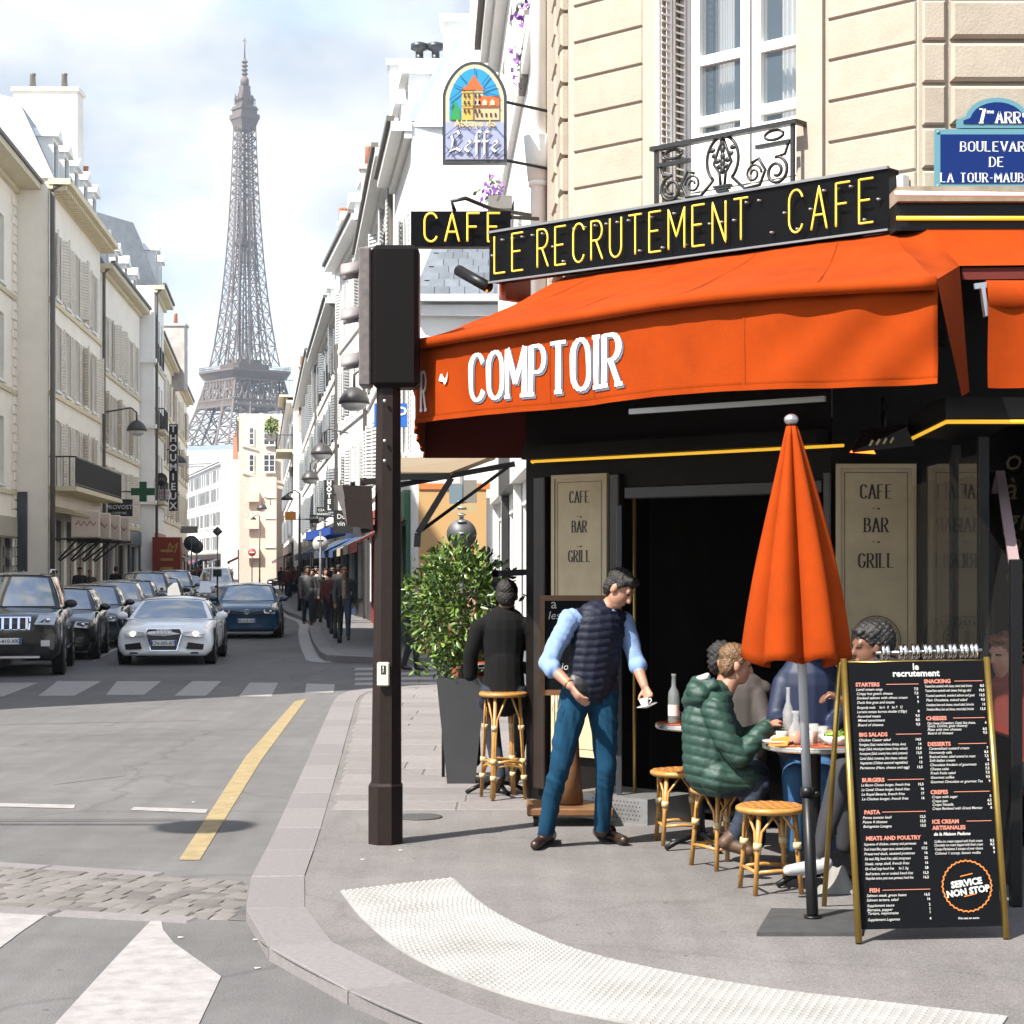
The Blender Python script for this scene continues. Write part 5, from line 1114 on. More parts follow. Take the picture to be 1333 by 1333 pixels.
r10, r10x, r10l = street_building('apartment_building', 'far white block closing the street below the tower', (-38,300), (-62,312), 'R', 18.6, [4,7.1,10.2,13.3], 10, M_whiteplaster, depth=10, shut=0, roof='mansard', roof_h=2.2, m_roof=M_zincroof, cornice=.3, margin=1, wh=1.8, ww=1.2, pipe=False, shop=dict(n=6, cols=[(.05,.04,.04)], awn=.5))
chimney(r10, -45, -43.6, 303, 305, 19, 23, M_terracotta, 3)
r11, _, _ = street_building('apartment_building', 'far cream block at the left end of the street', (lfx(142)-5,142), (-62,300), 'L', 13.8, [4,7.1,10.2], 30, M_left2, depth=10, shut=0, roof='mansard', roof_h=2, m_roof=M_zincroof, cornice=.3, margin=1, wh=1.8, ww=1.2, pipe=False, shop=dict(n=12, cols=[(.05,.04,.04)], awn=.5))
# roof terrace bush
def leaf_mass(name, c, r, n, m_, parent, size=.3, seed=1):
    rr = random.Random(seed); q = MB()
    for k in range(n):
        d = V((rr.gauss(0,1), rr.gauss(0,1), rr.gauss(0,1))).normalized(); p = V(c)+V((d.x*r[0], d.y*r[1], d.z*r[2]))*(.45+.6*rr.random()); a = V((rr.uniform(-1,1), rr.uniform(-1,1), rr.uniform(-1,1))).normalized()*size; b = a.orthogonal().normalized()*size*.5
        q.add([p-a, p+b, p+a, p-b], [(0,1,2,3)])
    o = part(name, q, m_, parent) if parent else None; o['kind'] = 'stuff'; return o
tb = thing('terrace_shrub', 'green shrub on the roof terrace right of the tower', 'plant', tuple(P(354,562,140))); c = P(354,555,140)
leaf_mass('foliage', c, (.55,.6,.7), 260, mat('yellow_green_leaf', (.12,.17,.03), .6), tb, .14); q = MB(); q.box((c.x-.4,c.y-.3,c.z-1.1),(c.x+.4,c.y+.3,c.z-.55)); part('planter', q, M_gutter, tb)
# ---- right side signs and lamps
wall_lamp(50, 461, 505, rfx(50)+.1, 'domed street lamp on a bracket below the signal box'); wall_lamp(70, 419, 577, rfx(70)+.1, 'domed street lamp on a bracket above the hotel sign'); wall_lamp(88, 404, 613, rfx(88)+.1, 'third domed street lamp down the right side'); wall_lamp(150, 341, 656, P(352,0,150).x, 'small far street lamp in front of the peach wall')
def armR(Y, z, x): return ((x, Y+.07, z), (rfx(Y)+.1, Y+.07, z))
board_sign('hanging_sign', 'vertical black hotel sign with white letters', 422, 625, 435, 665, 66, M_blk, .16, vertical='HÔTEL', arm=armR(66, 4.4, P(430,0,66).x))
board_sign('hanging_sign', 'square black wine bar sign half hidden by the pedestrian signal', 434, 664, 458, 694, 52, M_blk, .16, texts=(('Du',.42,.62,.3),('vin',.42,.32,.3)), arm=armR(52, 3.2, P(450,0,52).x))
board_sign('hanging_sign', 'small dark sign with two lines of white print below the hotel sign', 412, 660, 427, 672, 72, M_blk, .12, texts=(('CZAR',.5,.55,.36),('ANNAS',.5,.12,.36)), arm=armR(72, 4.0, P(420,0,72).x))
board_sign('hanging_sign', 'small dark sign with white print above the blue awning', 403, 670, 415, 681, 76, M_blk, .12, texts=(('CAVE',.5,.5,.4),), arm=armR(76, 3.9, P(410,0,76).x))
board_sign('hanging_sign', 'yellow and orange sign halfway down the right side', 371, 666, 385, 677, 100, mat('orange_sign', (.62,.24,.03), .5), .12, arm=armR(100, 4.4, P(380,0,100).x))
ps = thing('parking_sign', 'blue parking sign behind the signal post', 'sign', tuple(P(509,556,30)))
for a_, b_ in ((488,505),(521,530)): pass
q = MB(); a = P(487,525,30); b = P(530,556,30); q.box((a.x,30,b.z),(b.x,30.04,a.z)); part('plate', q, mat('parking_blue', (.01,.09,.36), .35), ps)
q = MB(); text_into(q, 'P', face_xf(V(((a.x+b.x)/2+.17,29.99,b.z+.08)), (1,0,0), (0,0,1), (0,-1,0)), .36, 0, 'CENTER'); fine('lettering', q, M_enw, ps); q = MB(); q.tube([((a.x+b.x)/2,30.07,PZ),((a.x+b.x)/2,30.07,a.z+.1)], .03, 8); part('post', q, M_gutter, ps)
# round no-entry style signs seen from behind, on a post with clamps
ds = thing('road_sign', 'round road sign and rectangular plates seen from behind above the plant', 'sign', tuple(G(601,890,PZ)))
Y = 27.5; c = P(601,690,Y); q = MB(); q.tube([V((c.x,Y,PZ)), P(601,610,Y)], .035, 10); part('post', q, mat('grey_post', (.10,.10,.10), .5), ds)
q = MB(); q.tube([c+V((0,-.05,-.06)), c+V((0,-.035,-.06))], .22, 28); part('disc', q, mat('sign_back', (.06,.062,.065), .5, metal=.3), ds)
for nm, (x0,y0,x1,y1), cc in (('plate',(585,630,602,656),(.10,.14,.16)),('plate',(604,625,621,655),(.14,.13,.11)),('plate',(585,656,621,668),(.32,.24,.12))):
    a = P(x0,y1,Y); b = P(x1,y0,Y); q = MB(); q.box((a.x,Y-.055,a.z),(b.x,Y-.04,b.z)); part(nm, q, mat('plate_%d' % int(cc[0]*100), cc, .5), ds)
for y in (653,661,670,679,694): q = MB(); a = P(601,y,Y); q.tube([a+V((-.06,-.06,0)), a+V((.06,-.06,0))], .014, 6); part('clamp', q, M_tin, ds)
# round tobacco style sign, blue awning, flag on the right pavement
rs_ = thing('road_sign', 'round pale sign on a post before the blue awning', 'sign', tuple(G(417,806,.13))); Y = 60; c = P(417,708,Y)
q = MB(); q.tube([V((c.x,Y+.03,.13)), c+V((0,.03,.4))], .04, 8); part('post', q, MATS['grey_post'], rs_); q = MB(); q.tube([c, c+V((0,.02,0))], .25, 24); part('disc', q, mat('grey_sign_face', (.35,.36,.36), .5), rs_); q = MB(); q.box((c.x-.03,Y-.006,c.z-.1),(c.x+.03,Y-.002,c.z+.12)); q.box((c.x-.1,Y-.008,c.z+.08),(c.x+.1,Y-.004,c.z+.13)); part('symbol', q, M_blk, rs_)
q = MB(); a = P(398,708,64); b = P(430,686,64); q.hexa([(a.x,64,a.z+.1),(b.x,64,b.z-.25),(b.x+.3,66.5,b.z-.25),(a.x+.2,66.5,a.z+.1),(a.x,64,a.z+.4),(b.x,64,b.z),(b.x+.3,66.5,b.z),(a.x+.2,66.5,a.z+.4)]); solo('shop_awning', q, mat('royal_blue_cloth', (.012,.05,.25), .7), 'royal blue sloping shop awning on the right side', 'awning')
# tall lamp posts down the street
def lamp_post(Y, px, ytop, label):
    b = V(((px-CX)/F*Y, Y, .13)); top = P(px, ytop, Y); t = thing('lamp_post', label, 'lamp', tuple(b), group='lamp posts down the street')
    q = MB(); q.tube([b, b+V((0,0,1.0)), top], [.09,.06,.045], 8); part('post', q, M_iron, t); q = MB(); q.tube([top, top+V((-.2,0,.12)), top+V((-.5,0,-.05))], .03, 6); part('arm', q, M_iron, t); q = MB(); q.lathe([(.04,0),(.2,-.12),(.24,-.22)], top+V((-.5,0,-.05)), 12); part('lantern', q, M_iron, t)
lamp_post(74, 390, 642, 'black lamp post before the black shopfronts on the right'); lamp_post(150, 338, 672, 'far lamp post in front of the peach wall')

# ================================================================== the tower
EY = 1165.0; EX = (318.5-CX)/F*EY; ET = Matrix.Translation((EX, EY, 5.0)) @ Matrix.Rotation(math.radians(39.5), 4, 'Z')
M_iron_t = mat('tower_iron', (.105,.082,.070), .75)
tower = thing('lattice_tower', 'tall lattice iron tower rising over the rooftops', 'tower', (EX, EY, 0))
HW = [(0,62.5),(20,54),(40,43.5),(57,35.3),(75,27.8),(95,21.2),(115,16.6),(135,13.4),(160,10.6),(185,8.6),(210,7.1),(235,6.0),(260,5.2),(276,4.8)]
IW = [(0,37.5),(20,31.5),(40,24.5),(57,19.0),(75,13.6),(95,9.0),(115,6.2),(135,4.3),(160,2.6),(185,1.2),(210,.7),(235,.5),(260,.4),(276,.4)]
def interp(T, z):
    for (z0, w0), (z1, w1) in zip(T, T[1:]):
        if z <= z1: return w0+(w1-w0)*(z-z0)/(z1-z0)
    return T[-1][1]
def leg_rings(zs, sx, sy):
    out = []
    for z in zs:
        o_ = interp(HW, z); i_ = interp(IW, z); out.append([V((sx*a, sy*b, z)) for a, b in ((o_,o_),(i_,o_),(i_,i_),(o_,i_))])
    return out
zs_lo = [0,11,22,33,44,57]; zs_mid = [62,72,82,92,102,111]; zs_hi = [121]
z = 121.0
while z < 270: z += max(5.6, interp(HW, z)*.80); zs_hi.append(min(z, 274))
for zs, th in ((zs_lo,1.2),(zs_mid,.95),(zs_hi,.58)):
    for sx in (-1,1):
        for sy in (-1,1):
            q = MB(ET); R = leg_rings(zs, sx, sy)
            for a, b in zip(R, R[1:]):
                k = th if zs is not zs_hi else max(.34, th*(1.3-.75*(a[0].z-121)/150))
                for i in range(4):
                    j = (i+1) % 4; q.beam(a[i], b[i], k*1.15)
                    if zs is zs_hi and (i in (1,2) or interp(IW, a[0].z) < .6): continue
                    q.beam(a[i], b[j], k*.55); q.beam(a[j], b[i], k*.55); q.beam(b[i], b[j], k*.55)
                    if zs is zs_mid: m1 = a[i].lerp(b[i], .5); m2 = a[j].lerp(b[j], .5); q.beam(m1, m2, k*.4)
            part('pylon', q, M_iron_t, tower)
q = MB(ET)   # bracing between the pylons above the second platform
for k, (za, zb_) in enumerate(zip(zs_hi, zs_hi[1:])):
    for ax in range(4):
        rot = Matrix.Rotation(ax*PI/2, 4, 'Z'); oa, ob = interp(HW, za), interp(HW, zb_); ia, ib = (interp(IW, za), interp(IW, zb_)) if interp(IW, za) >= .6 else (oa, ob)
        q.beam(rot @ V((-ia,oa,za)), rot @ V((ib,ob,zb_)), .5); q.beam(rot @ V((ia,oa,za)), rot @ V((-ib,ob,zb_)), .5); q.beam(rot @ V((-ib,ob,zb_)), rot @ V((ib,ob,zb_)), .55)
fine('bracing', q, M_iron_t, tower)
q = MB(ET)   # lift shafts
for sx in (-1,1):
    for sy in (-1,1): q.beam((sx*1.9,sy*1.9,118),(sx*1.4,sy*1.4,276),.42)
for k in range(20): z = 120+k*7.8; q.beam((-1.9,-1.9,z),(1.9,-1.9,z+6),.3); q.beam((1.9,1.9,z),(-1.9,1.9,z+6),.3)
part('lift_shaft', q, M_iron_t, tower)
def platform(z, hw, h, lip, name):
    q = MB(ET); q.hexa([(-hw+lip,-hw+lip,z),(hw-lip,-hw+lip,z),(hw-lip,hw-lip,z),(-hw+lip,hw-lip,z),(-hw,-hw,z+h*.75),(hw,-hw,z+h*.75),(hw,hw,z+h*.75),(-hw,hw,z+h*.75)]); q.box((-hw-.4,-hw-.4,z+h*.76),(hw+.4,hw+.4,z+h)); 
    p = part(name, q, M_iron_t, tower)
    q = MB(ET); n_ = 26
    for ax in range(4):
        rot = Matrix.Rotation(ax*PI/2, 4, 'Z')
        for k in range(n_+1): x = -hw+2*hw*k/n_; q.beam(rot @ V((x*.93,hw-lip+.1,z)), rot @ V((x,hw+.35,z+h*.8)), .45)
        for zz in (z+h+1.2, z+h+2.4): q.beam(rot @ V((-hw-.3,hw+.3,zz)), rot @ V((hw+.3,hw+.3,zz)), .25)
        for k in range(30): x = -hw+2*hw*k/29; q.beam(rot @ V((x,hw+.3,z+h)), rot @ V((x,hw+.3,z+h+2.4)), .16)
    fine('rib', q, M_iron_t, p); return p
platform(112.5, 20.2, 5.2, 2.4, 'second_platform'); platform(53, 35.5, 6.5, 2, 'first_platform')
q = MB(ET)
for ax in range(4):   # frieze truss under the second platform
    rot = Matrix.Rotation(ax*PI/2, 4, 'Z'); h1, h0 = interp(HW,111)+.2, interp(HW,92)+.2; hm = interp(HW,98)+.2
    for z, h_ in ((111.5,h1),(99,hm),(95,interp(HW,95)+.2)): q.beam(rot @ V((-h_,h_,z)), rot @ V((h_,h_,z)), 1.1)
    for k in range(10):
        for s0_, s1_ in ((0,1),(1,0)): q.beam(rot @ V((-hm+2*hm*(k+s0_)/10,hm,99)), rot @ V((-h1+2*h1*(k+s1_)/10,h1,111.5)), .6)
    for k in range(34):
        ha = interp(HW,95)+.2
        for s0_, s1_ in ((0,1),(1,0)): q.beam(rot @ V((-ha+2*ha*(k+s0_)/34,ha,95)), rot @ V((-hm+2*hm*(k+s1_)/34,hm,99)), .4)
fine('frieze_truss', q, M_iron_t, tower)
q = MB(ET); q.box((-11,-11,118),(11,11,122)); q.box((-7,-7,122.1),(7,7,125)); part('pavilion', q, M_iron_t, tower)
q = MB(ET); q.box((-5.6,-5.6,196),(5.6,5.6,198)); part('middle_platform', q, M_iron_t, tower)
q = MB(ET); q.hexa([(-4.6,-4.6,268),(4.6,-4.6,268),(4.6,4.6,268),(-4.6,4.6,268),(-6.4,-6.4,274),(6.4,-6.4,274),(6.4,6.4,274),(-6.4,6.4,274)]); q.box((-6.8,-6.8,274.1),(6.8,6.8,277)); q.box((-5.6,-5.6,277.1),(5.6,5.6,282)); q.box((-6.3,-6.3,280),(6.3,6.3,280.6)); part('top_platform', q, M_iron_t, tower)
q = MB(ET); q.box((-3.8,-3.8,282.1),(3.8,3.8,289)); q.box((-4.9,-4.9,286),(4.9,4.9,286.7)); q.box((-2.6,-2.6,289.1),(2.6,2.6,295)); q.lathe([(2.6,295),(2.6,299),(1.2,301)], (0,0,0), 12)
for k in range(18): a = k*2*PI/18; r_ = rnd.uniform(4,6.8); q.beam((r_*math.cos(a),r_*math.sin(a),283),(r_*math.cos(a),r_*math.sin(a),283+rnd.uniform(3,8)),.35)
part('summit_cabin', q, M_iron_t, tower)
q = MB(ET); q.tube([(0,0,300),(0,0,312)], [1.3,1.0], 8)
for z in (302,304.5,307,309.5): q.lathe([(1.9,z),(1.9,z+1)], (0,0,0), 8)
q.tube([(0,0,311.5),(0,0,325)], [.5,.3], 6); q.beam((-1.6,0,323),(1.6,0,323),.3); part('antenna', q, M_iron_t, tower)
q = MB(ET)
for sx in (-1,1):
    for sy in (-1,1): q.box((min(sx*36,sx*64),min(sy*36,sy*64),-6),(max(sx*36,sx*64),max(sy*36,sy*64),.5))
part('footing', q, M_stone_plain, tower)
# ================================================================== vehicles
M_tyre = mat('tyre_rubber', (.012,.012,.012), .8); M_rim = mat('alloy_rim', (.35,.36,.37), .3, metal=.9); M_arch = mat('wheel_arch', (.006,.006,.006), .9)
M_cglass = mat('car_glass', (.012,.03,.045), .02, spec=1.0, ior=2.6); M_chrome = mat('chrome', (.7,.7,.72), .1, metal=1); M_plate = mat('plate_white', (.72,.72,.70), .5); M_plateink = mat('plate_ink', (.02,.02,.03), .5); M_plateblue = mat('plate_blue', (.01,.05,.3), .5)
M_lens = mat('headlight_lens', (.42,.44,.46), .08, spec=.8, metal=.25); M_lamp_on = mat('headlight_lit', (.9,.9,.85), .2, emit=(1,.93,.75), estr=2.0); M_plastic = mat('black_plastic', (.010,.010,.011), .5); M_indic = mat('amber_lens', (.5,.16,.02), .3)
def paint(n, c, r=.22): return mat(n, c, r, coat=.6, metal=0.0, spec=.4)
def make_car(name, label, loc, rz, col, L=4.4, W=1.8, H=1.42, hood=.72, belt=.92, cowl=1.15, r0=1.85, r1=3.15, rb=4.0, wr=.31, zl=.18, front=True, grille='slat', plate=None, lit=False, group=None, roof_rails=False, suv=False, lights=None, badge=None):
    t = thing(name, label, 'car', loc, rz, group); m_ = col; hw = W/2; LOC = True
    bow = .17 if not suv else .10
    st = [(0.0,.86,zl+.10,hood-.10,.0),(.04,.95,zl+.03,hood-.05,.01),(.14,.985,zl,hood-.005,.02),(.35,1,zl,hood+.04,.03),(cowl*.75,1,zl,hood+(belt-hood)*.6,.04),(cowl,1,zl,belt,.03),(2.0,1,zl,belt+.01,.0),(L-1.0,1,zl,belt+.03,.0),(L-.35,.99,zl,belt+.03,.02),(L-.08,.95,zl+.05,belt-.02,.02),(L,.88,zl+.12,belt-.12,.0)]
    def bowf(y): return bow*max(0, 1-y/cowl)
    def ring(y, k, zl_, zt, cr):
        w = hw*k; pr = [(0,zl_),(.55,zl_),(.86,zl_),(.965,zl_+.09),(1.0,zl_+(zt-zl_)*.40),(.995,zl_+(zt-zl_)*.62),(.965,zt-.10),(.90,zt-.025),(.72,zt+cr*.3),(.4,zt+cr*.8),(0,zt+cr)]
        full = [(x*w, z) for x, z in pr]+[(-x*w, z) for x, z in reversed(pr[1:-1])]
        return [V((x, y+bowf(y)*(x/w)**2, z)) for x, z in full]
    q = MB(); R = [ring(*s) for s in st]; n = len(R[0]); vs = [p for r in R for p in r]; fs = []
    for i in range(len(R)-1):
        for k in range(n): fs.append((i*n+k, i*n+(k+1) % n, (i+1)*n+(k+1) % n, (i+1)*n+k))
    vs += [sum(R[0], V())/n, sum(R[-1], V())/n]; c0 = len(vs)-2
    for k in range(n): fs.append((c0, (k+1) % n, k)); fs.append((c0+1, (len(R)-1)*n+k, (len(R)-1)*n+(k+1) % n))
    q.add(vs, fs, 0, True)
    # greenhouse shell
    bw, rw = hw*.90, hw*.68; zr = H-.045
    bf = lambda u: V((bw*(2*u-1), cowl+.16*(2*u-1)**2-.02, belt+.0)); tf = lambda u: V((rw*(2*u-1), r0+.10*(2*u-1)**2, zr-.035*(2*u-1)**2))
    tr = lambda u: V((rw*(2*u-1), r1-.06*(2*u-1)**2, zr-.035*(2*u-1)**2)); br = lambda u: V((bw*.97*(2*u-1), rb-.12*(2*u-1)**2, belt+.02))
    def ws(u, v, o=0.0): p = bf(u).lerp(tf(u), v); return p+V((0, -.02*math.sin(PI*v)-o*.75, .015*math.sin(PI*v)+o*.65))
    def roof(u, v): p = tf(u).lerp(tr(u), v); return p+V((0,0,.045*math.sin(PI*v)*(1-.5*(2*u-1)**2)+.012))
    def rear(u, v): p = tr(u).lerp(br(u), v); return p+V((0,.03*math.sin(PI*v),.02*math.sin(PI*v)))
    q.grid(ws, 10, 5); q.grid(roof, 10, 6); q.grid(rear, 10, 4)
    def sidep(sg, a, v, o=0.0):
        # a: 0..1 along from windscreen to rear, v: belt..roof
        b0 = bf(1 if sg > 0 else 0); b1 = br(1 if sg > 0 else 0); t0 = tf(1 if sg > 0 else 0); t1 = tr(1 if sg > 0 else 0)
        p = b0.lerp(b1, a).lerp(t0.lerp(t1, a), v); p.x += sg*(.035*math.sin(PI*v)*.6+.02*math.sin(PI*a)+o); return p
    for sg in (-1, 1): q.grid(lambda u, v: sidep(sg, u, v), 10, 4)
    part('body', q, m_, t, LOC)
    g = MB(); g.grid(lambda u, v: ws(.055+.89*u, .05+.88*v, .008), 12, 6); wsn = part('windscreen', g, M_cglass, t, LOC)
    for sg in (-1, 1):
        for a0, a1 in ((.10,.44),(.47,.80)):
            g = MB(); g.grid(lambda u, v: sidep(sg, a0+(a1-a0)*u+(.06*(1-v) if a0 < .2 else 0)*0, .10+.74*v, .006), 6, 4); part('side_window', g, M_cglass, t, LOC)
    # wheels
    for sg in (-1, 1):
        for y in (.82 if not suv else .88, L-.92):
            wz = wr; x1 = sg*(hw+.004); x0 = sg*(hw-.2)
            g = MB(); g.tube([(x1-sg*.02,y,wz+.02),(x1+sg*.004,y,wz+.02)], wr*1.18, 24, smooth=False); part('wheel_arch', g, M_arch, t, LOC)
            g = MB(); g.tube([(x0,y,wz),(x0+sg*.02,y,wz),(x1-sg*.01,y,wz),(x1+sg*.018,y,wz)], [wr*.9,wr,wr,wr*.93], 24); w_ = part('wheel', g, M_tyre, t, LOC)
            g = MB(); g.tube([(x1+sg*.004,y,wz),(x1+sg*.022,y,wz)], wr*.66, 20, smooth=False); part('rim', g, M_rim, w_, LOC)
            g = MB()
            for k in range(5):
                a = k*2*PI/5; g.beam((x1+sg*.026,y+.1*wr*math.cos(a+.6),wz+.1*wr*math.sin(a+.6)), (x1+sg*.026,y+.6*wr*math.cos(a),wz+.6*wr*math.sin(a)), .016, wr*.16)
            part('spoke', g, M_arch, w_, LOC)
    # mirrors
    for sg in (-1, 1):
        g = MB(); c = V((sg*(hw+.07), cowl+.42, belt+.07)); g.sphere(c, (.115,.07,.075), 12, 8); g.beam(c-V((sg*.06,-.02,.04)), (sg*hw*.93, cowl+.48, belt-.02), .05); part('mirror', g, m_ if not suv else M_plastic, t, LOC)
    yf = lambda x: bowf(0)*(x/(hw*.86))**2
    def front_sheet(nm, pts, m2, off=.012, th=.05, zslope=.12, par=None):
        g = MB(); w = [V((x, yf(x)-off+max(0, z-(hood-.14))*zslope*4, z)) for x, z in pts]; g.prism(w, (0, th, 0)); return part(nm, g, m2, par or t, LOC)
    hz = hood-.12
    if lights is None: lights = [(.50,hz-.02),(.80,hz-.04),(.83,hz+.08),(.55,hz+.10)]
    for sg in (-1, 1):
        pts = [(sg*x*hw, z) for x, z in lights]; hl = front_sheet('headlight', pts, M_lens, .02, .16)
        cxl = sum(p[0] for p in pts)/len(pts); czl = sum(p[1] for p in pts)/len(pts)
        g = MB(); g.sphere((cxl+sg*.03*hw, yf(cxl)-.0, czl), (.045,.03,.04), 12, 8); part('lamp', g, M_lamp_on if lit else M_chrome, hl, LOC)
    if grille == 'frame':
        gp = [(-.33*hw,hz+.11),(.33*hw,hz+.11),(.36*hw,hz+.04),(.26*hw,zl+.12),(-.26*hw,zl+.12),(-.36*hw,hz+.04)]
        fr = front_sheet('grille', [(x*1.06, z+(.012 if z > .4 else -.012)) for x, z in gp], M_chrome, .020, .05); front_sheet('grille_mesh', gp, M_plastic, .028, .02, par=fr)
        for sg in (-1, 1): front_sheet('air_intake', [(sg*.46*hw,zl+.14),(sg*.80*hw,zl+.12),(sg*.82*hw,zl+.22),(sg*.50*hw,zl+.26)], M_plastic, .02, .1)
        front_sheet('lower_lip', [(-.72*hw,zl+.045),(.72*hw,zl+.045),(.70*hw,zl+.075),(-.70*hw,zl+.075)], M_plastic, .03, .05)
    elif grille == 'bars':
        gp = [(-.44*hw,hz+.12),(.44*hw,hz+.12),(.42*hw,hz-.10),(-.42*hw,hz-.10)]; fr = front_sheet('grille', gp, M_chrome, .03, .05); front_sheet('grille_mesh', [(x*.93, hz+(z-hz)*.84) for x, z in gp], M_plastic, .036, .02, par=fr)
        for k in range(6): x = (-.36+.145*k)*hw; front_sheet('grille_bar', [(x-.02,hz-.085),(x+.02,hz-.085),(x+.02,hz+.10),(x-.02,hz+.10)], M_chrome, .045, .02, par=fr)
        for sg in (-1, 1): front_sheet('fog_lamp', [(sg*.62*hw,zl+.22),(sg*.78*hw,zl+.22),(sg*.78*hw,zl+.32),(sg*.62*hw,zl+.32)], M_lens, .02, .1)
        front_sheet('bumper', [(-.85*hw,zl+.16),(.85*hw,zl+.16),(.88*hw,zl+.42),(-.88*hw,zl+.42)], m_, .01, .1); front_sheet('skid_bar', [(-.6*hw,zl+.02),(.6*hw,zl+.02),(.6*hw,zl+.055),(-.6*hw,zl+.055)], M_chrome, .03, .05)
    else:
        front_sheet('grille', [(-.46*hw,hz-.03),(.46*hw,hz-.03),(.48*hw,hz+.07),(-.48*hw,hz+.07)], M_plastic, .02, .05); front_sheet('bumper', [(-.86*hw,zl+.05),(.86*hw,zl+.05),(.9*hw,zl+.18),(-.9*hw,zl+.18)], M_plastic, .015, .1)
    pz = zl+.20 if grille == 'frame' else (zl+.24 if not suv else zl+.26)
    pl = front_sheet('license_plate', [(-.24,pz),(.24,pz),(.24,pz+.105),(-.24,pz+.105)], M_plate, .05, .02)
    if plate:
        g = MB(); text_into(g, plate, Matrix.Translation((0, -.053-.0, pz+.022)) @ Matrix.Rotation(PI/2, 4, 'X'), .088, 0, 'CENTER', offset=.001); fine('plate_text', g, M_plateink, pl, LOC)
        for sg in (-1, 1): front_sheet('plate_band', [(sg*.205,pz+.002),(sg*.238,pz+.002),(sg*.238,pz+.103),(sg*.205,pz+.103)], M_plateblue, .052, .002, par=pl)
    if badge == 'rings':
        for k in range(4):
            g = MB(); c = (-.0975+.065*k); g.tube([(c+.045*math.cos(a), yf(c)-.035, hz+.06+.045*math.sin(a)) for a in np.linspace(0, 2*PI, 19)[:-1]], .008, 6, closed=True); part('badge_ring', g, M_chrome, t, LOC)
    elif badge == 'round':
        g = MB(); g.tube([(.058*math.cos(a), -.03, hz+.02+.058*math.sin(a)) for a in np.linspace(0, 2*PI, 21)[:-1]], .009, 6, closed=True); bd = part('badge', g, M_chrome, t, LOC)
        g = MB(); zc = hz+.02
        for pl2 in ([(-.03,.035),(-.005,-.0),(0,.012)],[(.03,.035),(.005,0),(0,.012)],[(-.045,.012),(-.022,-.042),(0,-.005),(.022,-.042),(.045,.012)]):
            for a, b in zip(pl2, pl2[1:]): g.beam((a[0],-.032,zc+a[1]),(b[0],-.032,zc+b[1]),.010,.006)
        part('badge_letter', g, M_chrome, bd, LOC)
    # shut lines, sills
    for sg in (-1, 1):
        for y in (cowl+.25, (cowl+rb)/2+.15):
            g = MB(); g.tube([(sg*(hw*1.001+.001), y, zl+.12), (sg*(hw*1.001+.002), y, zl+(belt-zl)*.5), (sg*(hw*.972), y, belt-.09)], .005, 4); part('door_seam', g, M_arch, t, LOC)
        g = MB(); g.beam((sg*(hw+.004), cowl+1.02, belt-.13), (sg*(hw+.004), cowl+1.22, belt-.13), .02, .025); part('door_handle', g, m_, t, LOC)
        if suv: g = MB(); g.beam((sg*(hw+.03), 1.3, zl+.16), (sg*(hw+.03), L-1.4, zl+.16), .06, .04); part('side_step', g, M_chrome, t, LOC); 
        if roof_rails: g = MB(); g.tube([(sg*rw*.98, r0+.15, zr+.03),(sg*rw*.98, r0+.2, zr+.09),(sg*rw*.98, r1-.2, zr+.09),(sg*rw*.98, r1-.1, zr+.03)], .016, 6); part('roof_rail', g, M_chrome, t, LOC)
    return t
BLK = paint('black_car_paint', (.006,.0065,.007)); NAVY = paint('navy_car_paint', (.008,.016,.03)); BLUE = paint('blue_car_paint', (.008,.045,.095)); WHT = paint('white_car_paint', (.80,.80,.81)); SILV = paint('silver_car_paint', (.28,.30,.32)); GREY = paint('grey_car_paint', (.06,.065,.07))
def prk(Y): return (-7.75-.11*(Y-33), Y, 0)
def right_edge(Y, W): x, y, z = prk(Y); return (x-W/2, Y, 0)
make_car('parked_car', 'white coupe with lit headlights driving towards the camera', ((213-CX)/F*35.3, 35.3, 0), .085, WHT, L=4.6, W=1.80, H=1.27, hood=.70, belt=.84, cowl=1.25, r0=2.0, r1=3.0, rb=4.15, grille='frame', plate='CN-305-BT', lit=True, badge='rings', lights=[(.42,.57),(.80,.53),(.86,.62),(.62,.65),(.40,.63)]).name = 'moving_car'
make_car('moving_car', 'dark blue hatchback driving behind the white coupe', ((321-CX)/F*48.5, 48.5, 0), .10, BLUE, L=4.1, W=1.72, H=1.43, hood=.80, belt=.95, cowl=1.05, r0=1.75, r1=3.25, rb=3.9, plate='EE-618-HG', badge='round', lights=[(.52,.66),(.84,.64),(.86,.75),(.50,.76)])
make_car('parked_car', 'black off-road car with chrome barred grille at the left photo edge', (-8.50, 31.6, 0), .18, BLK, L=4.6, W=1.80, H=1.76, hood=1.02, belt=1.14, cowl=1.20, r0=1.85, r1=3.95, rb=4.45, wr=.38, zl=.30, suv=True, grille='bars', plate='BB-410-XK', roof_rails=True, lights=[(.50,.89),(.86,.88),(.90,1.03),(.58,1.05)], group='cars parked along the left kerb')
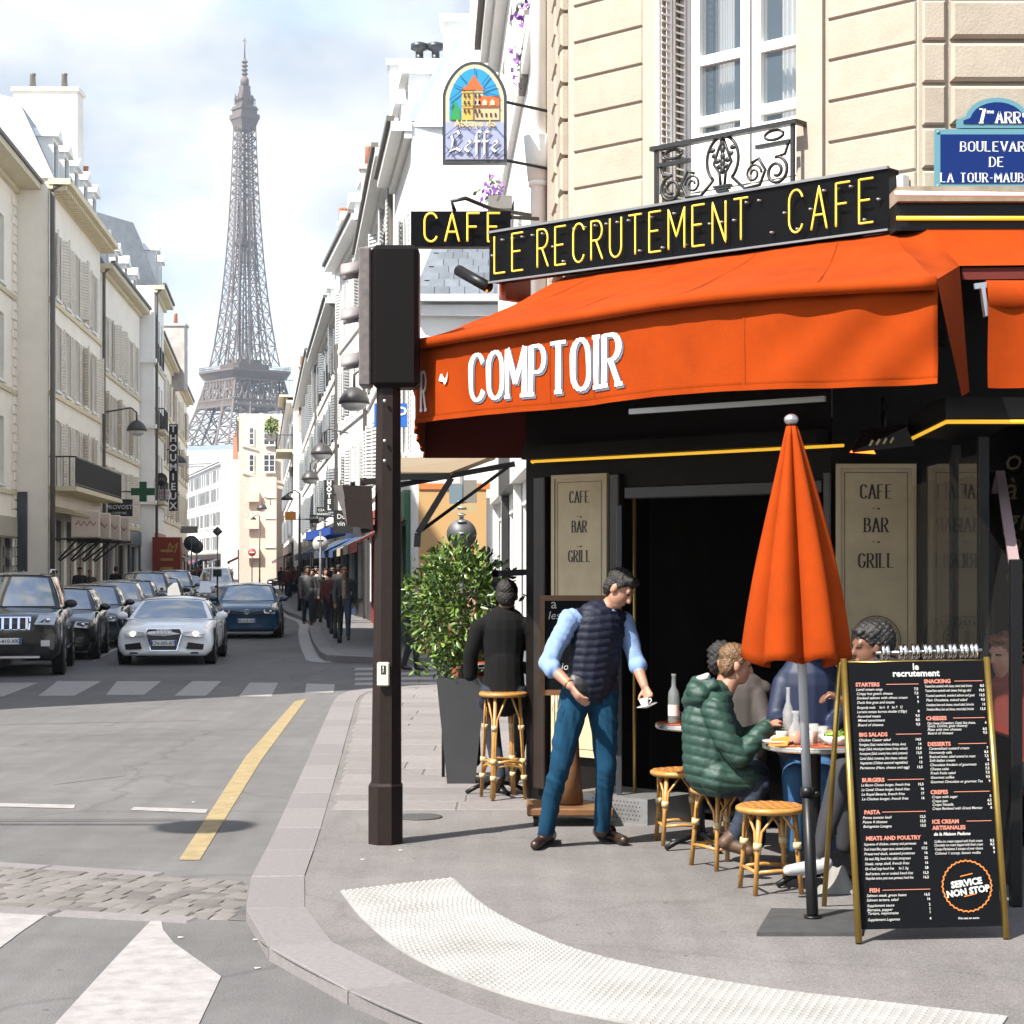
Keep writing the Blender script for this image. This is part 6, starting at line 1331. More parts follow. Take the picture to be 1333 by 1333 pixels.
PK = [('black hatchback parked directly behind the off-road car', 37.2, BLK, dict(L=4.2,W=1.75,H=1.46,hood=.80,belt=.97,cowl=1.1,r0=1.8,r1=3.3,rb=4.0)),
      ('black saloon parked left of the white coupe', 42.6, NAVY, dict(L=4.6,W=1.8,H=1.46,hood=.78,belt=.96,cowl=1.3,r0=2.0,r1=3.2,rb=4.2)),
      ('silver small car parked behind the black saloon', 48.0, SILV, dict(L=3.9,W=1.7,H=1.5,hood=.82,belt=.98,cowl=.95,r0=1.6,r1=3.2,rb=3.7)),
      ('grey estate car parked third behind the off-road car', 52.8, GREY, dict(L=4.5,W=1.78,H=1.5,hood=.8,belt=.97,cowl=1.15,r0=1.85,r1=3.7,rb=4.35)),
      ('dark people carrier with high roof parked beside the motor scooters', 58.2, NAVY, dict(L=4.4,W=1.8,H=1.72,hood=.92,belt=1.08,cowl=.95,r0=1.75,r1=3.7,rb=4.25)),
      ('black hatchback parked behind the people carrier', 64.4, BLK, dict(L=4.1,W=1.75,H=1.52,hood=.84,belt=.99,cowl=1.0,r0=1.7,r1=3.3,rb=3.9)),
      ('grey high-roofed car parked before the sign on a pole', 70.5, GREY, dict(L=4.4,W=1.8,H=1.75,hood=.94,belt=1.1,cowl=1.0,r0=1.75,r1=3.7,rb=4.25)),
      ('pale blue small car parked farther down the left kerb', 77.0, SILV, dict(L=3.9,W=1.7,H=1.5,hood=.82,belt=.98,cowl=.95,r0=1.6,r1=3.2,rb=3.7))]
for lb, Y, c, kw in PK:
    x, y, z = right_edge(Y, kw['W']); make_car('parked_car', lb, (x-.05, Y, 0), .14, c, group='cars parked along the left kerb', **kw)
make_car('parked_car', 'white high-roofed car in the sun far down the left kerb', ((279-CX)/F*92, 92, 0), .11, WHT, L=4.6, W=1.85, H=1.85, hood=.98, belt=1.12, cowl=1.0, r0=1.8, r1=4.0, rb=4.45, group='cars parked along the left kerb')
make_car('moving_car', 'black car turning across the far end of the street', ((352-CX)/F*172, 172, 0), -.85, BLK, L=4.4, W=1.8, H=1.45)
# motor scooters between the parked cars
def scooter(label, loc, rz):
    t = thing('motor_scooter', label, 'scooter', loc, rz, 'motor scooters parked in the row')
    for y, nm in ((.0,'wheel'),(1.25,'wheel')):
        g = MB(); g.tube([(-.05,y,.24),(-.03,y,.24),(.03,y,.24),(.05,y,.24)], [.19,.24,.24,.19], 18); w = part(nm, g, M_tyre, t, True); g = MB(); g.tube([(-.055,y,.24),(.055,y,.24)], .13, 14); part('rim', g, M_rim, w, True)
    g = MB(); g.hexa([(-.16,.75,.35),(.16,.75,.35),(.14,1.55,.45),(-.14,1.55,.45),(-.14,.8,.72),(.14,.8,.72),(.12,1.65,.78),(-.12,1.65,.78)]); g.hexa([(-.18,.3,.25),(.18,.3,.25),(.18,.8,.25),(-.18,.8,.25),(-.18,.3,.34),(.18,.3,.34),(.18,.8,.36),(-.18,.8,.36)]); part('body', g, BLK, t, True)
    g = MB(); g.hexa([(-.2,.12,.35),(.2,.12,.35),(.17,.32,.32),(-.17,.32,.32),(-.17,.18,.95),(.17,.18,.95),(.14,.30,.95),(-.14,.30,.95)]); part('leg_shield', g, BLK, t, True)
    g = MB(); g.bbox((-.14,.8,.73),(.14,1.6,.86), .05); part('seat', g, M_plastic, t, True)
    g = MB(); g.tube([(0,.02,.26),(0,.22,.98)], .03, 8); g.tube([(-.34,.3,1.02),(-.1,.22,1.0),(.1,.22,1.0),(.34,.3,1.02)], .02, 8); part('handlebar', g, M_plastic, t, True)
    g = MB(); g.sphere((0,.12,.90), (.08,.05,.07), 12, 8); part('headlight', g, M_lens, t, True)
    g = MB(); g.grid(lambda u, v: V(((u-.5)*.42*(1-.3*v), .15+.12*v, 1.0+.38*v)), 6, 4); part('windshield', g, M_cglass, t, True)
    for sg in (-1,1): g = MB(); g.tube([(sg*.28,.27,1.02),(sg*.36,.2,1.18)], .008, 6); g.sphere((sg*.37,.19,1.2), (.06,.02,.04), 10, 6); part('mirror', g, M_plastic, t, True)
    return t
scooter('black scooter parked with its front towards the road before the people carrier', (prk(56.6)[0]+.25, 56.4, 0), .5); scooter('dark scooter leaning between parked cars beside the grey estate', (prk(60)[0]+.5, 62.6, 0), .2)
# bollards
bp = MB(); bp.lathe([(.055,0),(.055,.12),(.045,.14),(.045,1.0),(.055,1.02),(.055,1.06),(.03,1.10)], (0,0,0), 14); bmesh_ = bp.mesh('bollard', M_iron)
BN = ['nearest','second','third','fourth','fifth','sixth','seventh']
for k, (px, py) in enumerate(((442,837),(436.5,831),(431.5,825),(417,810),(413.5,805),(404,792),(399,786))):
    o = bpy.data.objects.new('bollard', bmesh_); COL.objects.link(o); o.location = flat(G(px, py, .13), .13); tag(o, '%s black iron bollard from the camera along the right pavement' % BN[k], 'bollard', 'bollards on the right pavement')
# parking ticket machine and round signs on the left pavement
t = thing('ticket_machine', 'dark green parking ticket machine with white letter p behind the off-road car', 'ticket machine', (P(26,0,40).x, 40, .13)); x = P(26,0,40).x
q = MB(); q.bbox((x-.15,39.9,.13),(x+.15,40.15,1.35), .03); part('post', q, mat('bottle_green', (.01,.03,.04), .4), t); q = MB(); q.bbox((x-.13,39.85,1.36),(x+.11,40.1,1.78), .03); hd = part('head', q, MATS['bottle_green'], t); q = MB(); text_into(q, 'P', face_xf(V((x+.03,39.845,1.5)), (1,0,0), (0,0,1), (0,-1,0)), .2, 0, 'CENTER'); fine('lettering', q, M_enw, hd)
for k, (px, py, Y, r, lb) in enumerate(((249,707,88,.36,'grey round sign seen from behind left of the parked white car'),(256,712,100,.36,'second grey round sign seen from behind on the left pavement'),(283,692,120,.34,'small cross shaped grey sign far down the left side'))):
    c = P(px, py, Y); t = thing('road_sign', lb, 'sign', (c.x, Y, .13)); q = MB(); q.tube([(c.x,Y+.03,.13),(c.x,Y+.03,c.z+.3)], .035, 8); part('post', q, MATS['grey_post'], t); q = MB(); q.tube([c, c+V((0,.02,0))], r, 20 if k < 2 else 4); part('disc', q, MATS['sign_back'], t)
c = P(283,747,66); t = thing('road_sign', 'small black plate on a post beside the dark blue hatchback', 'sign', (c.x, 66, 0)); q = MB(); q.tube([(c.x,66,0),(c.x,66,c.z)], .03, 8); part('post', q, M_iron, t); q = MB(); q.box((c.x-.14,65.9,c.z-.1),(c.x+.14,66.05,c.z+.16)); part('plate', q, M_blk, t)
# far no-entry sign
c = P(328,719,170); t = thing('road_sign', 'small red no entry sign far down the street', 'sign', (c.x, 170, 0)); q = MB(); q.tube([(c.x,170.03,0),(c.x,170.03,c.z)], .05, 6); part('post', q, M_iron, t); q = MB(); q.tube([c, c+V((0,.02,0))], .36, 20); part('disc', q, mat('sign_red', (.5,.02,.02), .5), t); q = MB(); q.box((c.x-.22,169.98,c.z-.06),(c.x+.22,169.995,c.z+.06)); part('bar', q, M_enw, t)

# ================================================================== traffic signal post by the kerb
SY = 12.25
sp = thing('traffic_signal', 'dark brown traffic signal post with its signal heads turned away from the camera', 'traffic light', (P(501,0,SY).x, SY, PZ))
M_sig = mat('brown_signal_paint', (.016,.0105,.009), .5, spec=.15, var=.15, vscale=20, bump=.12, bscale=90); M_sigl = mat('worn_brown_paint', (.10,.085,.08), .5, var=.3, vscale=25)
def octo(cx, cy, r): return [(cx+r*math.cos(PI/8+k*PI/4), cy+r*math.sin(PI/8+k*PI/4)) for k in range(8)]
cx = P(502,0,SY).x; z1 = P(0,1022,SY).z; zt = P(0,505,SY).z
def prism_z(mb_, poly0, poly1, z0, z1, mi=0):
    n = len(poly0); mb_.add([(x,y,z0) for x,y in poly0]+[(x,y,z1) for x,y in poly1], [tuple(range(n-1,-1,-1)), tuple(range(n,2*n))]+[(i,(i+1)%n,n+(i+1)%n,n+i) for i in range(n)], mi)
q = MB(); prism_z(q, octo(cx,SY,.118), octo(cx,SY,.118), PZ, z1); prism_z(q, octo(cx,SY,.118), octo(cx,SY,.106), z1, z1+.02); part('base', q, M_sig, sp)
q = MB(); prism_z(q, octo(cx+.005,SY,.104), octo(cx+.02,SY,.082), z1+.02, zt+.05); po = part('post', q, M_sig, sp)
for y in (522, 574, 600): q = MB(); c = P(501,y,SY-.105); q.sphere(c, (.013,.012,.013), 8, 6); part('bolt', q, M_tin, po)
a = P(546,322,SY); b = P(468,506,SY)
q = MB(); x0 = P(485,0,SY).x
q.bbox((x0,SY-.12,b.z),(a.x,SY+.14,a.z), .03); hd = part('signal_head', q, mat('dark_brown_casing', (.0045,.003,.0028), .45, spec=.12), sp)
q = MB(); q.bbox((b.x,SY-.10,b.z+.01),(x0-.004,SY+.12,a.z-.012), .012); part('door', q, M_sigl, hd)
for y in (350, 408, 468):
    q = MB(); c = P(468,y,SY+.01); q.grid(lambda u, v: c+V((-.115*v*(1 if u < .5 else 1), .10*math.cos(PI*u), .085*math.sin(PI*u)-.04-.02*v)), 12, 2); v_ = part('visor', q, mat('grey_visor', (.20,.18,.175), .6), hd)
    m_ = v_.modifiers.new('thickness', 'SOLIDIFY'); m_.thickness = .006
# pedestrian head on a bracket
q = MB(); a = P(487,630,SY); b = P(434,690,SY); q.hexa([P(452,684,SY-.08),P(486,690,SY-.08),P(486,690,SY+.08),P(452,684,SY+.08),P(446,631,SY-.08),P(484,633,SY-.08),P(484,633,SY+.08),P(446,631,SY+.08)]); ph = part('pedestrian_head', q, M_sig, sp)
q = MB(); q.hexa([P(452,684,SY-.07),P(455,684,SY-.07),P(455,684,SY+.07),P(452,684,SY+.07),P(433,631,SY-.085),P(446,632,SY-.085),P(446,632,SY+.085),P(433,631,SY+.085)]); part('hood', q, M_sigl, ph)
q = MB(); q.beam(P(470,628,SY), P(492,626,SY), .04); q.beam(P(470,692,SY), P(490,686,SY), .035); q.tube([P(459,632,SY), P(459,627,SY)], .016, 8); q.tube([P(473,632,SY), P(473,622,SY)], .022, 8); part('bracket', q, M_sig, ph)
q = MB(); a = P(491,862,SY-.115); b = P(507,893,SY-.115); q.bbox((a.x,SY-.135,b.z),(b.x,SY-.10,a.z), .008); cb_ = part('call_button', q, mat('ivory_plastic', (.55,.50,.38), .5), sp)
q = MB(); c = P(499,872,SY-.137); q.box((c.x-.016,SY-.138,c.z-.028),(c.x+.016,SY-.1355,c.z+.028)); part('pictogram', q, M_blk, cb_); q = MB(); q.tube([(c.x-.006,SY-.1395,c.z-.02),(c.x,SY-.1395,c.z+.005),(c.x+.004,SY-.1395,c.z-.02)], .003, 5); q.sphere((c.x,SY-.139,c.z+.016), .005, 8, 6); q.tube([(c.x,SY-.1395,c.z+.005),(c.x,SY-.1395,c.z+.012)], .004, 5); fine('walking_figure', q, M_enw, cb_)
# ================================================================== terrace furniture
M_rattan = mat('varnished_rattan', (.33,.165,.038), .4, var=.18, vscale=22, coat=.2); M_weave = mat('woven_cane', (.36,.19,.05), .5, var=.1, vscale=30); M_bind = mat('pale_cane_binding', (.44,.34,.18), .5); M_weave2 = mat('rust_cane', (.28,.085,.015), .5)
def stool(label, loc, h, r, rz=0, high=False, group='rattan bar stools' ):
    t = thing('rattan_stool', label, 'stool', loc, rz, group)
    q = MB(); q.lathe([(r*.2,h-.035),(r*.92,h-.035),(r,h-.022),(r,h-.008),(r*.95,h)], (0,0,0), 28); q.lathe([(r*.95,h),(r*.90,h+.003),(0.001,h-.004)], (0,0,0), 28, caps=False); se = part('seat', q, M_rattan, t, True)
    q = MB(); ri = r*.86
    n = 13
    for i in range(n):      # woven strands over and under
        a = -ri+2*ri*(i+.5)/n; b = math.sqrt(max(0, ri*ri-a*a))
        q.beam((a,-b,h+.004+.0012*(i%2)),(a,b,h+.004+.0012*((i+1)%2)), ri*1.5/n, .003); q.beam((-b,a,h+.0046),(b,a,h+.0046), ri*1.2/n, .003, mi=1)
    fine('woven_seat', q, [M_weave, M_weave2], se, True)
    sp = .16 if high else .13; rb = r*.82; rt = r*.74
    for k in range(4):
        a = PI/4+k*PI/2; top = V((rt*math.cos(a), rt*math.sin(a), h-.03)); ft = V((rb*math.cos(a)+sp*r*math.cos(a)*1.1, rb*math.sin(a)+sp*r*math.sin(a)*1.1, 0)); md = top.lerp(ft, .45)
        q = MB(); q.tube([top, md, ft], .0145, 8); lg = part('leg', q, M_rattan, t, True)
        for sg in (-1, 1):
            a2 = a+sg*.62; q = MB(); q.tube([V((rt*.98*math.cos(a2), rt*.98*math.sin(a2), h-.035)), top.lerp(ft,.22)+V((-math.sin(a)*sg*.022, math.cos(a)*sg*.022, 0)), top.lerp(ft,.42)+V((-math.sin(a)*sg*.014, math.cos(a)*sg*.014, 0)), (top.lerp(ft,.97) if high else top.lerp(ft,.5))+V((-math.sin(a)*sg*.014, math.cos(a)*sg*.014, 0))], .0085, 6); part('brace', q, M_rattan, lg, True)
        for f in ((.40,) if not high else (.30,.62,.78)): p = top.lerp(ft, f); d = (ft-top).normalized(); q = MB(); q.tube([p-d*.018, p+d*.018], .025, 10); part('binding', q, M_bind, lg, True)
    f = .72 if not high else .64; rr = rt+(rb+sp*r*1.1-rt)*f; zc = (h-.03)*(1-f)
    q = MB(); q.tube([(rr*math.cos(a), rr*math.sin(a), zc) for a in np.linspace(0, 2*PI, 5)[:-1]+PI/4], .011, 8, closed=True) if False else None
    for k in range(4):
        a0 = PI/4+k*PI/2; a1 = a0+PI/2; q = MB(); p0 = V((rr*math.cos(a0), rr*math.sin(a0), zc)); p1 = V((rr*math.cos(a1), rr*math.sin(a1), zc)); mdp = (p0+p1)/2
        q.tube([p0, mdp*1.06+V((0,0,zc*.06*0)), p1], .011, 8); part('stretcher', q, M_rattan, t, True)
        if high: q = MB(); q.tube([p0+V((0,0,-.10)), p0.lerp(p1,.12)+V((0,0,-.03)), mdp+V((0,0,-.015)), p1.lerp(p0,.12)+V((0,0,-.03)), p1+V((0,0,-.10))], .010, 6); part('arch_brace', q, M_rattan, t, True)
    return t
def on_pave(px, py): return flat(G(px, py, PZ), PZ)
stool('tall rattan stool under the man in the dark jacket', on_pave(655, 1040), .83, .19, .35, True, 'rattan stools on the terrace')
stool('low rattan stool in front nearest the parasol pole', on_pave(1003, 1160), .475, .195, .2, False, 'rattan stools on the terrace')
stool('low rattan stool the boy in green sits on', on_pave(940, 1128), .475, .195, .5, False, 'rattan stools on the terrace')
stool('low rattan stool left of the boy in green', on_pave(884, 1097), .475, .19, .1, False, 'rattan stools on the terrace')
# tables
M_top = mat('red_table_top', (.26,.055,.016), .25, var=.1, vscale=8, coat=.3); M_steel = mat('polished_edge', (.62,.60,.56), .22, metal=.95)
def table(label, c, z, r, name='bistro_table', foot=True):
    t = thing(name, label, 'table', (c.x, c.y, PZ)); C = (c.x, c.y, 0)
    q = MB(); q.lathe([(r*.98,z-.006),(r*.98,z),(0.001,z)], C, 40, caps=False); part('table_top', q, M_top, t)
    q = MB(); q.lathe([(.05,z-.036),(r*.97,z-.036),(r,z-.032),(r+.004,z-.024),(r,z-.018),(r+.004,z-.011),(r,z-.003),(r*.97,z+.001)], C, 40, caps=False); part('edge_band', q, M_steel, t)
    q = MB(); q.lathe([(.03,PZ+.05),(.024,.4),(.03,z-.06),(.08,z-.04)], C, 12); part('column', q, M_black, t)
    for k in range(4):
        a = .4+k*PI/2; q = MB(); q.tube([V(C)+V((0,0,PZ+.10)), V(C)+V((.16*math.cos(a),.16*math.sin(a),PZ+.06)), V(C)+V((.25*math.cos(a),.25*math.sin(a),PZ+.018))], .018, 6); part('foot', q, M_black, t)
    return t
T1 = P(1062, 966, 10.62); T1z = .865; T1r = .30
table('round bistro table with meals in front of the boy', T1, T1z, T1r)
T2 = P(912, 940, 12.0); T2z = .865
table('round bistro table with a wine bottle behind the boy', T2, T2z, .285)
T3 = P(645, 850, 14.95); table('tall round table hidden behind the man in the dark jacket', T3, 1.10, .25)
# tableware
M_clear = mat('clear_glass', (.95,.97,.96), .02, trans=1.0, ior=1.45); M_china = mat('white_china', (.58,.57,.55), .15, coat=.5); M_wine = mat('dark_green_glass', (.012,.02,.012), .05, spec=.8, alpha=.75); M_beer = mat('amber_drink', (.42,.11,.01), .1, emit=None); M_salad = mat('salad_leaf', (.16,.26,.04), .6); M_napk = mat('orange_napkin', (.62,.14,.01), .8)
def lathe_thing(name, prof, c, m_, label, cat, seg=20, group=None): q = MB(); q.lathe(prof, c, seg); return solo(name, q, m_, label, cat, group)
def at_px(px, Y, z): return V(((px-CX)/F*Y, Y, z))
bt = at_px(877, 11.95, T2z); o = lathe_thing('wine_bottle', [(.034,0),(.036,.01),(.036,.17),(.033,.20),(.015,.235),(.013,.30),(.016,.302),(.016,.315)], bt, mat('bottle_glass', (.22,.24,.23), .05, spec=.8, alpha=.5), 'tall clear wine bottle on the table behind the boy', 'bottle')
q = MB(); q.lathe([(.0365,.05),(.0365,.12)], bt, 20, caps=False); part('label', q, mat('paper_label', (.55,.42,.36), .7), o)
lathe_thing('tumbler', [(.026,0),(.03,.09),(.028,.09),(.024,.006)], at_px(890, 11.85, T2z), M_clear, 'empty tumbler beside the clear wine bottle', 'glass', 16); lathe_thing('tumbler', [(.024,0),(.028,.08),(.026,.08),(.022,.006)], at_px(901, 11.9, T2z), M_clear, 'small tumbler hidden by the green jacket', 'glass', 16)
cf = at_px(1036, 10.52, T1z); o = lathe_thing('carafe', [(.038,0),(.043,.02),(.040,.08),(.018,.13),(.017,.17),(.026,.19)], cf, mat('carafe_glass', (.55,.55,.53), .03, spec=.8, alpha=.3), 'glass carafe of amber drink on the round table', 'carafe'); q = MB(); q.lathe([(.034,.006),(.039,.02),(.037,.075)], cf, 18); part('drink', q, M_beer, o)
lathe_thing('bottle', [(.03,0),(.032,.16),(.012,.22),(.011,.29),(.014,.30)], at_px(1026, 10.85, T1z), mat('carafe_glass', (0,0,0)), 'slim clear bottle behind the carafe', 'bottle')
for k, (px, Y, hh, lb) in enumerate(((1058,10.60,.11,'tall glass of beer right of the parasol pole'),(1070,10.68,.09,'tumbler between the beer glass and the salad bowl'),(1052,10.45,.085,'small glass close to the table edge'))):
    c = at_px(px, Y, T1z); o = lathe_thing('drinking_glass', [(.027,0),(.033,hh),(.031,hh),(.025,.008)], c, mat('carafe_glass', (0,0,0)), lb, 'glass', 16)
    if k == 0: q = MB(); q.lathe([(.024,.008),(.028,hh*.6)], c, 14); part('drink', q, M_beer, o)
def plate_thing(name, c, r, label, m_=None): q = MB(); q.lathe([(r*.5,0),(r*.55,.004),(r,.022),(r,.027),(r*.6,.011),(.001,.009)], c, 28, caps=False); return solo(name, q, m_ or M_china, label, 'plate')
pl = plate_thing('plate', at_px(1012, 10.50, T1z), .085, 'white plate with bread in front of the boy'); q = MB(); q.sphere(at_px(1014,10.50,T1z+.035), (.05,.035,.022), 12, 8); part('bread', q, mat('bread_crust', (.50,.36,.20), .8, var=.2, vscale=20), pl)
q = MB(); c = at_px(1090, 10.5, T1z); q.lathe([(.05,0),(.06,.006),(.105,.055),(.103,.055),(.06,.012)], c, 28, caps=False); sb = solo('salad_bowl', q, M_china, 'white bowl of green salad beside the menu board', 'bowl'); sal = leaf_mass('salad', c+V((0,0,.055)), (.07,.07,.025), 120, M_salad, sb, .02, 5)
q = MB(); c = at_px(1017, 10.88, T1z); q.lathe([(.05,0),(.055,.004),(.06,.05),(.058,.05)], c, 24, caps=False); d2 = solo('serving_dish', q, mat('grey_stoneware', (.35,.36,.34), .4), 'grey round dish behind the bread plate', 'bowl'); leaf_mass('salad', c+V((0,0,.05)), (.04,.04,.012), 60, M_leafd, d2, .015, 6)
q = MB(); a = at_px(1000, 10.42, T1z+.002); q.add([a, a+V((.10,-.03,.002)), a+V((.13,.04,.05)), a+V((.03,.06,.04))], [(0,1,2,3)]); q.add([a+V((.02,-.02,.001)), a+V((.14,-.02,.001)), a+V((.15,.03,.004)), a+V((.03,.04,.003))], [(0,1,2,3)]); solo('napkin', q, M_napk, 'folded orange napkin at the front of the round table', 'napkin')
# ---- folded parasol
pb = on_pave(1058, 1200); ptop = P(1030, 545, 9.62)
pa = thing('parasol', 'folded orange parasol on a grey pole standing in a square base plate', 'parasol', tuple(pb))
q = MB(); a, b, c, d = on_pave(1004,1187), on_pave(1128,1189), on_pave(1122,1219), on_pave(985,1219); q.hexa([a,b,c,d]+[p+V((0,0,.02)) for p in (a,b,c,d)]); part('base_plate', q, mat('cast_base', (.045,.045,.045), .6, var=.25, vscale=12), pa)
def pole(f): return (pb+V((0,0,.02))).lerp(ptop, f)
zb = (P(0,1035,9.6).z-pb.z)/(ptop.z-pb.z)
q = MB(); q.tube([pole(0), pole(.01), pole(zb)], [.022,.030,.030], 16); q.lathe([(.045,0),(.045,.012)], tuple(pole(0)), 18); part('lower_pole', q, M_black, pa); q = MB(); q.tube([pole(zb-.01), pole(.97)], .0235, 16); part('pole', q, mat('grey_pole', (.36,.37,.39), .4, metal=.1), pa); q = MB(); q.tube([pole(zb-.006), pole(zb+.012)], .036, 14); c = pole(zb); q.tube([c+V((.03,0,0)), c+V((.06,-.01,0))], .012, 8); part('collar', q, M_black, pa)
q = MB(); c = pole(.62); q.tube([c-V((0,0,.004)), c+V((0,0,.004))], .026, 14); part('ring', q, M_tin, pa)
fb = (P(0,858,9.6).z-pb.z)/(ptop.z-pb.z); R_ = .285
def cloth(u, v):
    a = 2*PI*u; f = fb+(.985-fb)*v; c = pole(f); v2 = 1-v; env = R_*(.10+.90*v2**.92)*(1+.10*math.sin(PI*v2)); lob = abs(math.cos(a*3+.35)); rr = env*(.50+.50*lob**.75)*(1+.05*math.sin(a*7+2)); rr *= 1-.14*math.cos(a)*v2
    z = -.04*v2**6*(1-lob)+.012*v2**6*math.sin(a*3)
    return c+V((rr*math.cos(a), rr*math.sin(a), z))
q = MB(); q.grid(cloth, 128, 26, closed_u=True); cv = part('canopy', q, M_orange, pa); m_ = cv.modifiers.new('thickness', 'SOLIDIFY'); m_.thickness = .004
q = MB(); q.sphere(ptop+V((0,0,-.005)), (.038,.038,.03), 14, 8); part('finial', q, M_tin, pa)
# ---- menu board
BLc, BRc, TLc, TRc = P(1121,1210,9.02), P(1304,1205,9.09), P(1104,862,9.36), P(1291,858,9.42)
nb = ((BRc-BLc).cross(TLc-BLc)).normalized(); nb = nb if nb.y < 0 else -nb
def BP(u, v, o=0.0): return BLc.lerp(BRc, u).lerp(TLc.lerp(TRc, u), v)+nb*o
mbd = thing('menu_board', 'black menu board on brass legs with white lettering on the pavement', 'menu board', tuple(on_pave(1215, 1215)))
TRc = TLc+(BRc-BLc)*1.005
q = MB(); q.hexa([BP(0,0,0),BP(1,0,0),BP(1,0,-.018),BP(0,0,-.018),BP(0,1,0),BP(1,1,0),BP(1,1,-.018),BP(0,1,-.018)]); part('panel', q, mat('chalkboard_black', (.0035,.0038,.0045), .55, spec=.08), mbd)
M_brass = mat('brass_tube', (.34,.225,.055), .3, metal=.85, var=.12, vscale=10)
for u, ft in ((-.032, on_pave(1118,1229)), (1.018, on_pave(1310,1223))):
    tp = BP(u, 1.012, 0); q = MB(); q.tube([ft+V((0,0,.004)), tp], .0165, 12); part('front_leg', q, M_brass, mbd)
    bk = ft+V((.0 if u < .5 else -.06,1.0,0)); q = MB(); q.tube([bk+V((0,0,.004)), tp+V((-.012 if u < .5 else .012,.03,-.015))], .014, 12); part('back_leg', q, M_brass, mbd)
q = MB(); q.tube([BP(-.032,1.0,-.02), BP(1.018,1.0,-.02)], .010, 8); part('top_bar', q, M_brass, mbd)
M_chalk = mat('chalk_white', (.42,.41,.39), .8); M_chalkr = mat('chalk_coral', (.42,.15,.105), .8); M_chalko = mat('chalk_orange', (.46,.14,.02), .8)
BWd = (BRc-BLc).length; BHt = (TLc-BLc).length
def btext(q, txt, u, yz, size, align='LEFT', rot=0.0, sx=1.0, shear=0.0, bold=0.0, mi=0, o=.003):
    t = MB(); text_into(t, txt, I4, size, 0, align, shear=shear, sx=sx, offset=bold); v0 = 1-(yz-130)/1095; cr_, sr_ = math.cos(rot), math.sin(rot)
    q.add([BP(u+(p.x*cr_-p.y*sr_)/BWd, v0+(p.x*sr_+p.y*cr_)/BHt, o) for p in t.v], t.f, mi)
q = MB(); btext(q, 'le', .49, 166, .046, 'CENTER', bold=.0012); btext(q, 'recrutement', .49, 194, .046, 'CENTER', bold=.0014, sx=1.02); fine('board_title', q, M_chalk, mbd)
H_L = [('STARTERS',234),('BIG SALADS',444),('BURGERS',632),('PASTA',764),('MEATS AND POULTRY',870),('FISH',1079)]; H_R = [('SNACKING',224),('CHEESES',380),('DESSERTS',488),('CREPES',687),('ICE CREAM',808),('ARTISANALES',833)]
q = MB()
for (tx, y) in H_L: btext(q, tx, .045+(y-230)*.00003, y, .027, bold=.0011, mi=0)
for (tx, y) in H_R: btext(q, tx, .545, y, .027, bold=.0011, mi=0)
fine('board_heading', q, M_chalkr, mbd)
q = MB()
for (tx, y) in H_L+H_R[:5]:
    u0 = (.045 if (tx, y) in H_L else .545)+.0265*len(tx)*.98+.015; u1 = .505 if (tx, y) in H_L else .975; v0 = 1-(y-6-130)/1095
    if u1 > u0+.02: q.add([BP(u0,v0,.003),BP(u1,v0,.003),BP(u1,v0+.0025,.003),BP(u0,v0+.0025,.003)], [(0,1,2,3)])
fine('board_rule', q, M_chalkr, mbd)
LL = [(252,'Lentil cream soup','7,5'),(270,"Crispy hot goat's cheese",'7,5'),(288,'Smoked salmon with chives cream','9'),(307,'Duck foie gras and toasts','9'),(328,'Burgundy snails     les 6   8    les 9   12',''),(346,'Lorraine tomato burrata cheddar (150gr)','8'),(365,'Assorted meats','9,5'),(382,'Mixed assortment','8,5'),(401,'Board of cheeses','9,5'),
 (464,'Chicken Caesar salad','14,5'),(483,'Parmigiana (Salad, roasted salmon, shrimps, olives)','14'),(501,'Burger (Salad, minced goat cheese, honey, walnuts)','13,8'),(520,'Auvergnate (Salad, country ham, cantal, potatoes)','13,5'),(540,'Cantal (Salad, tomatoes, blue cheese, walnuts)','14'),(559,'Vegetarian (Chilean seasonal vegetables)','13'),(579,'Parisienne (Ham, cheese and egg)','13,5'),
 (650,'Le Bacon Cheese burger, french fries','15,5'),(669,'Le Cantal Cheese burger, french fries','16'),(688,'Le Royal Bavaria, french fries','17'),(707,'Le Chicken burger, french fries','16'),(783,'Penne tomato basil','12,5'),(801,'Penne 4 cheeses','13,5'),(819,'Bolognaise Lasagna','13,5'),
 (891,'Supreme of chicken, creamy and parmesan','16'),(911,'Duck breast fillet, pepper sauce, sauteed potatoes','17,5'),(930,'Preserved duck, sauteed potatoes','16'),(950,'Rib steak 300g, french fries, salad, strong sauce','22'),(970,'Steak, ramp shell, french fries','16'),(990,'Rib of beef, large french fries       for 2, 1kg','58'),(1010,'Beef tartare, raw or cooked, french fries','15,5'),(1028,'Neapolitan tartare, pesto sauce, parmesan, french fries','16,5'),
 (1097,'Salmon steak, green beans','16,5'),(1115,'Salmon tartare, salad','16'),(1137,'Supplement sauce','2'),(1154,'Bernaise, pepper','1'),(1168,'Tartare, mayonnaise','1'),(1193,'Supplement Legumes','4')]
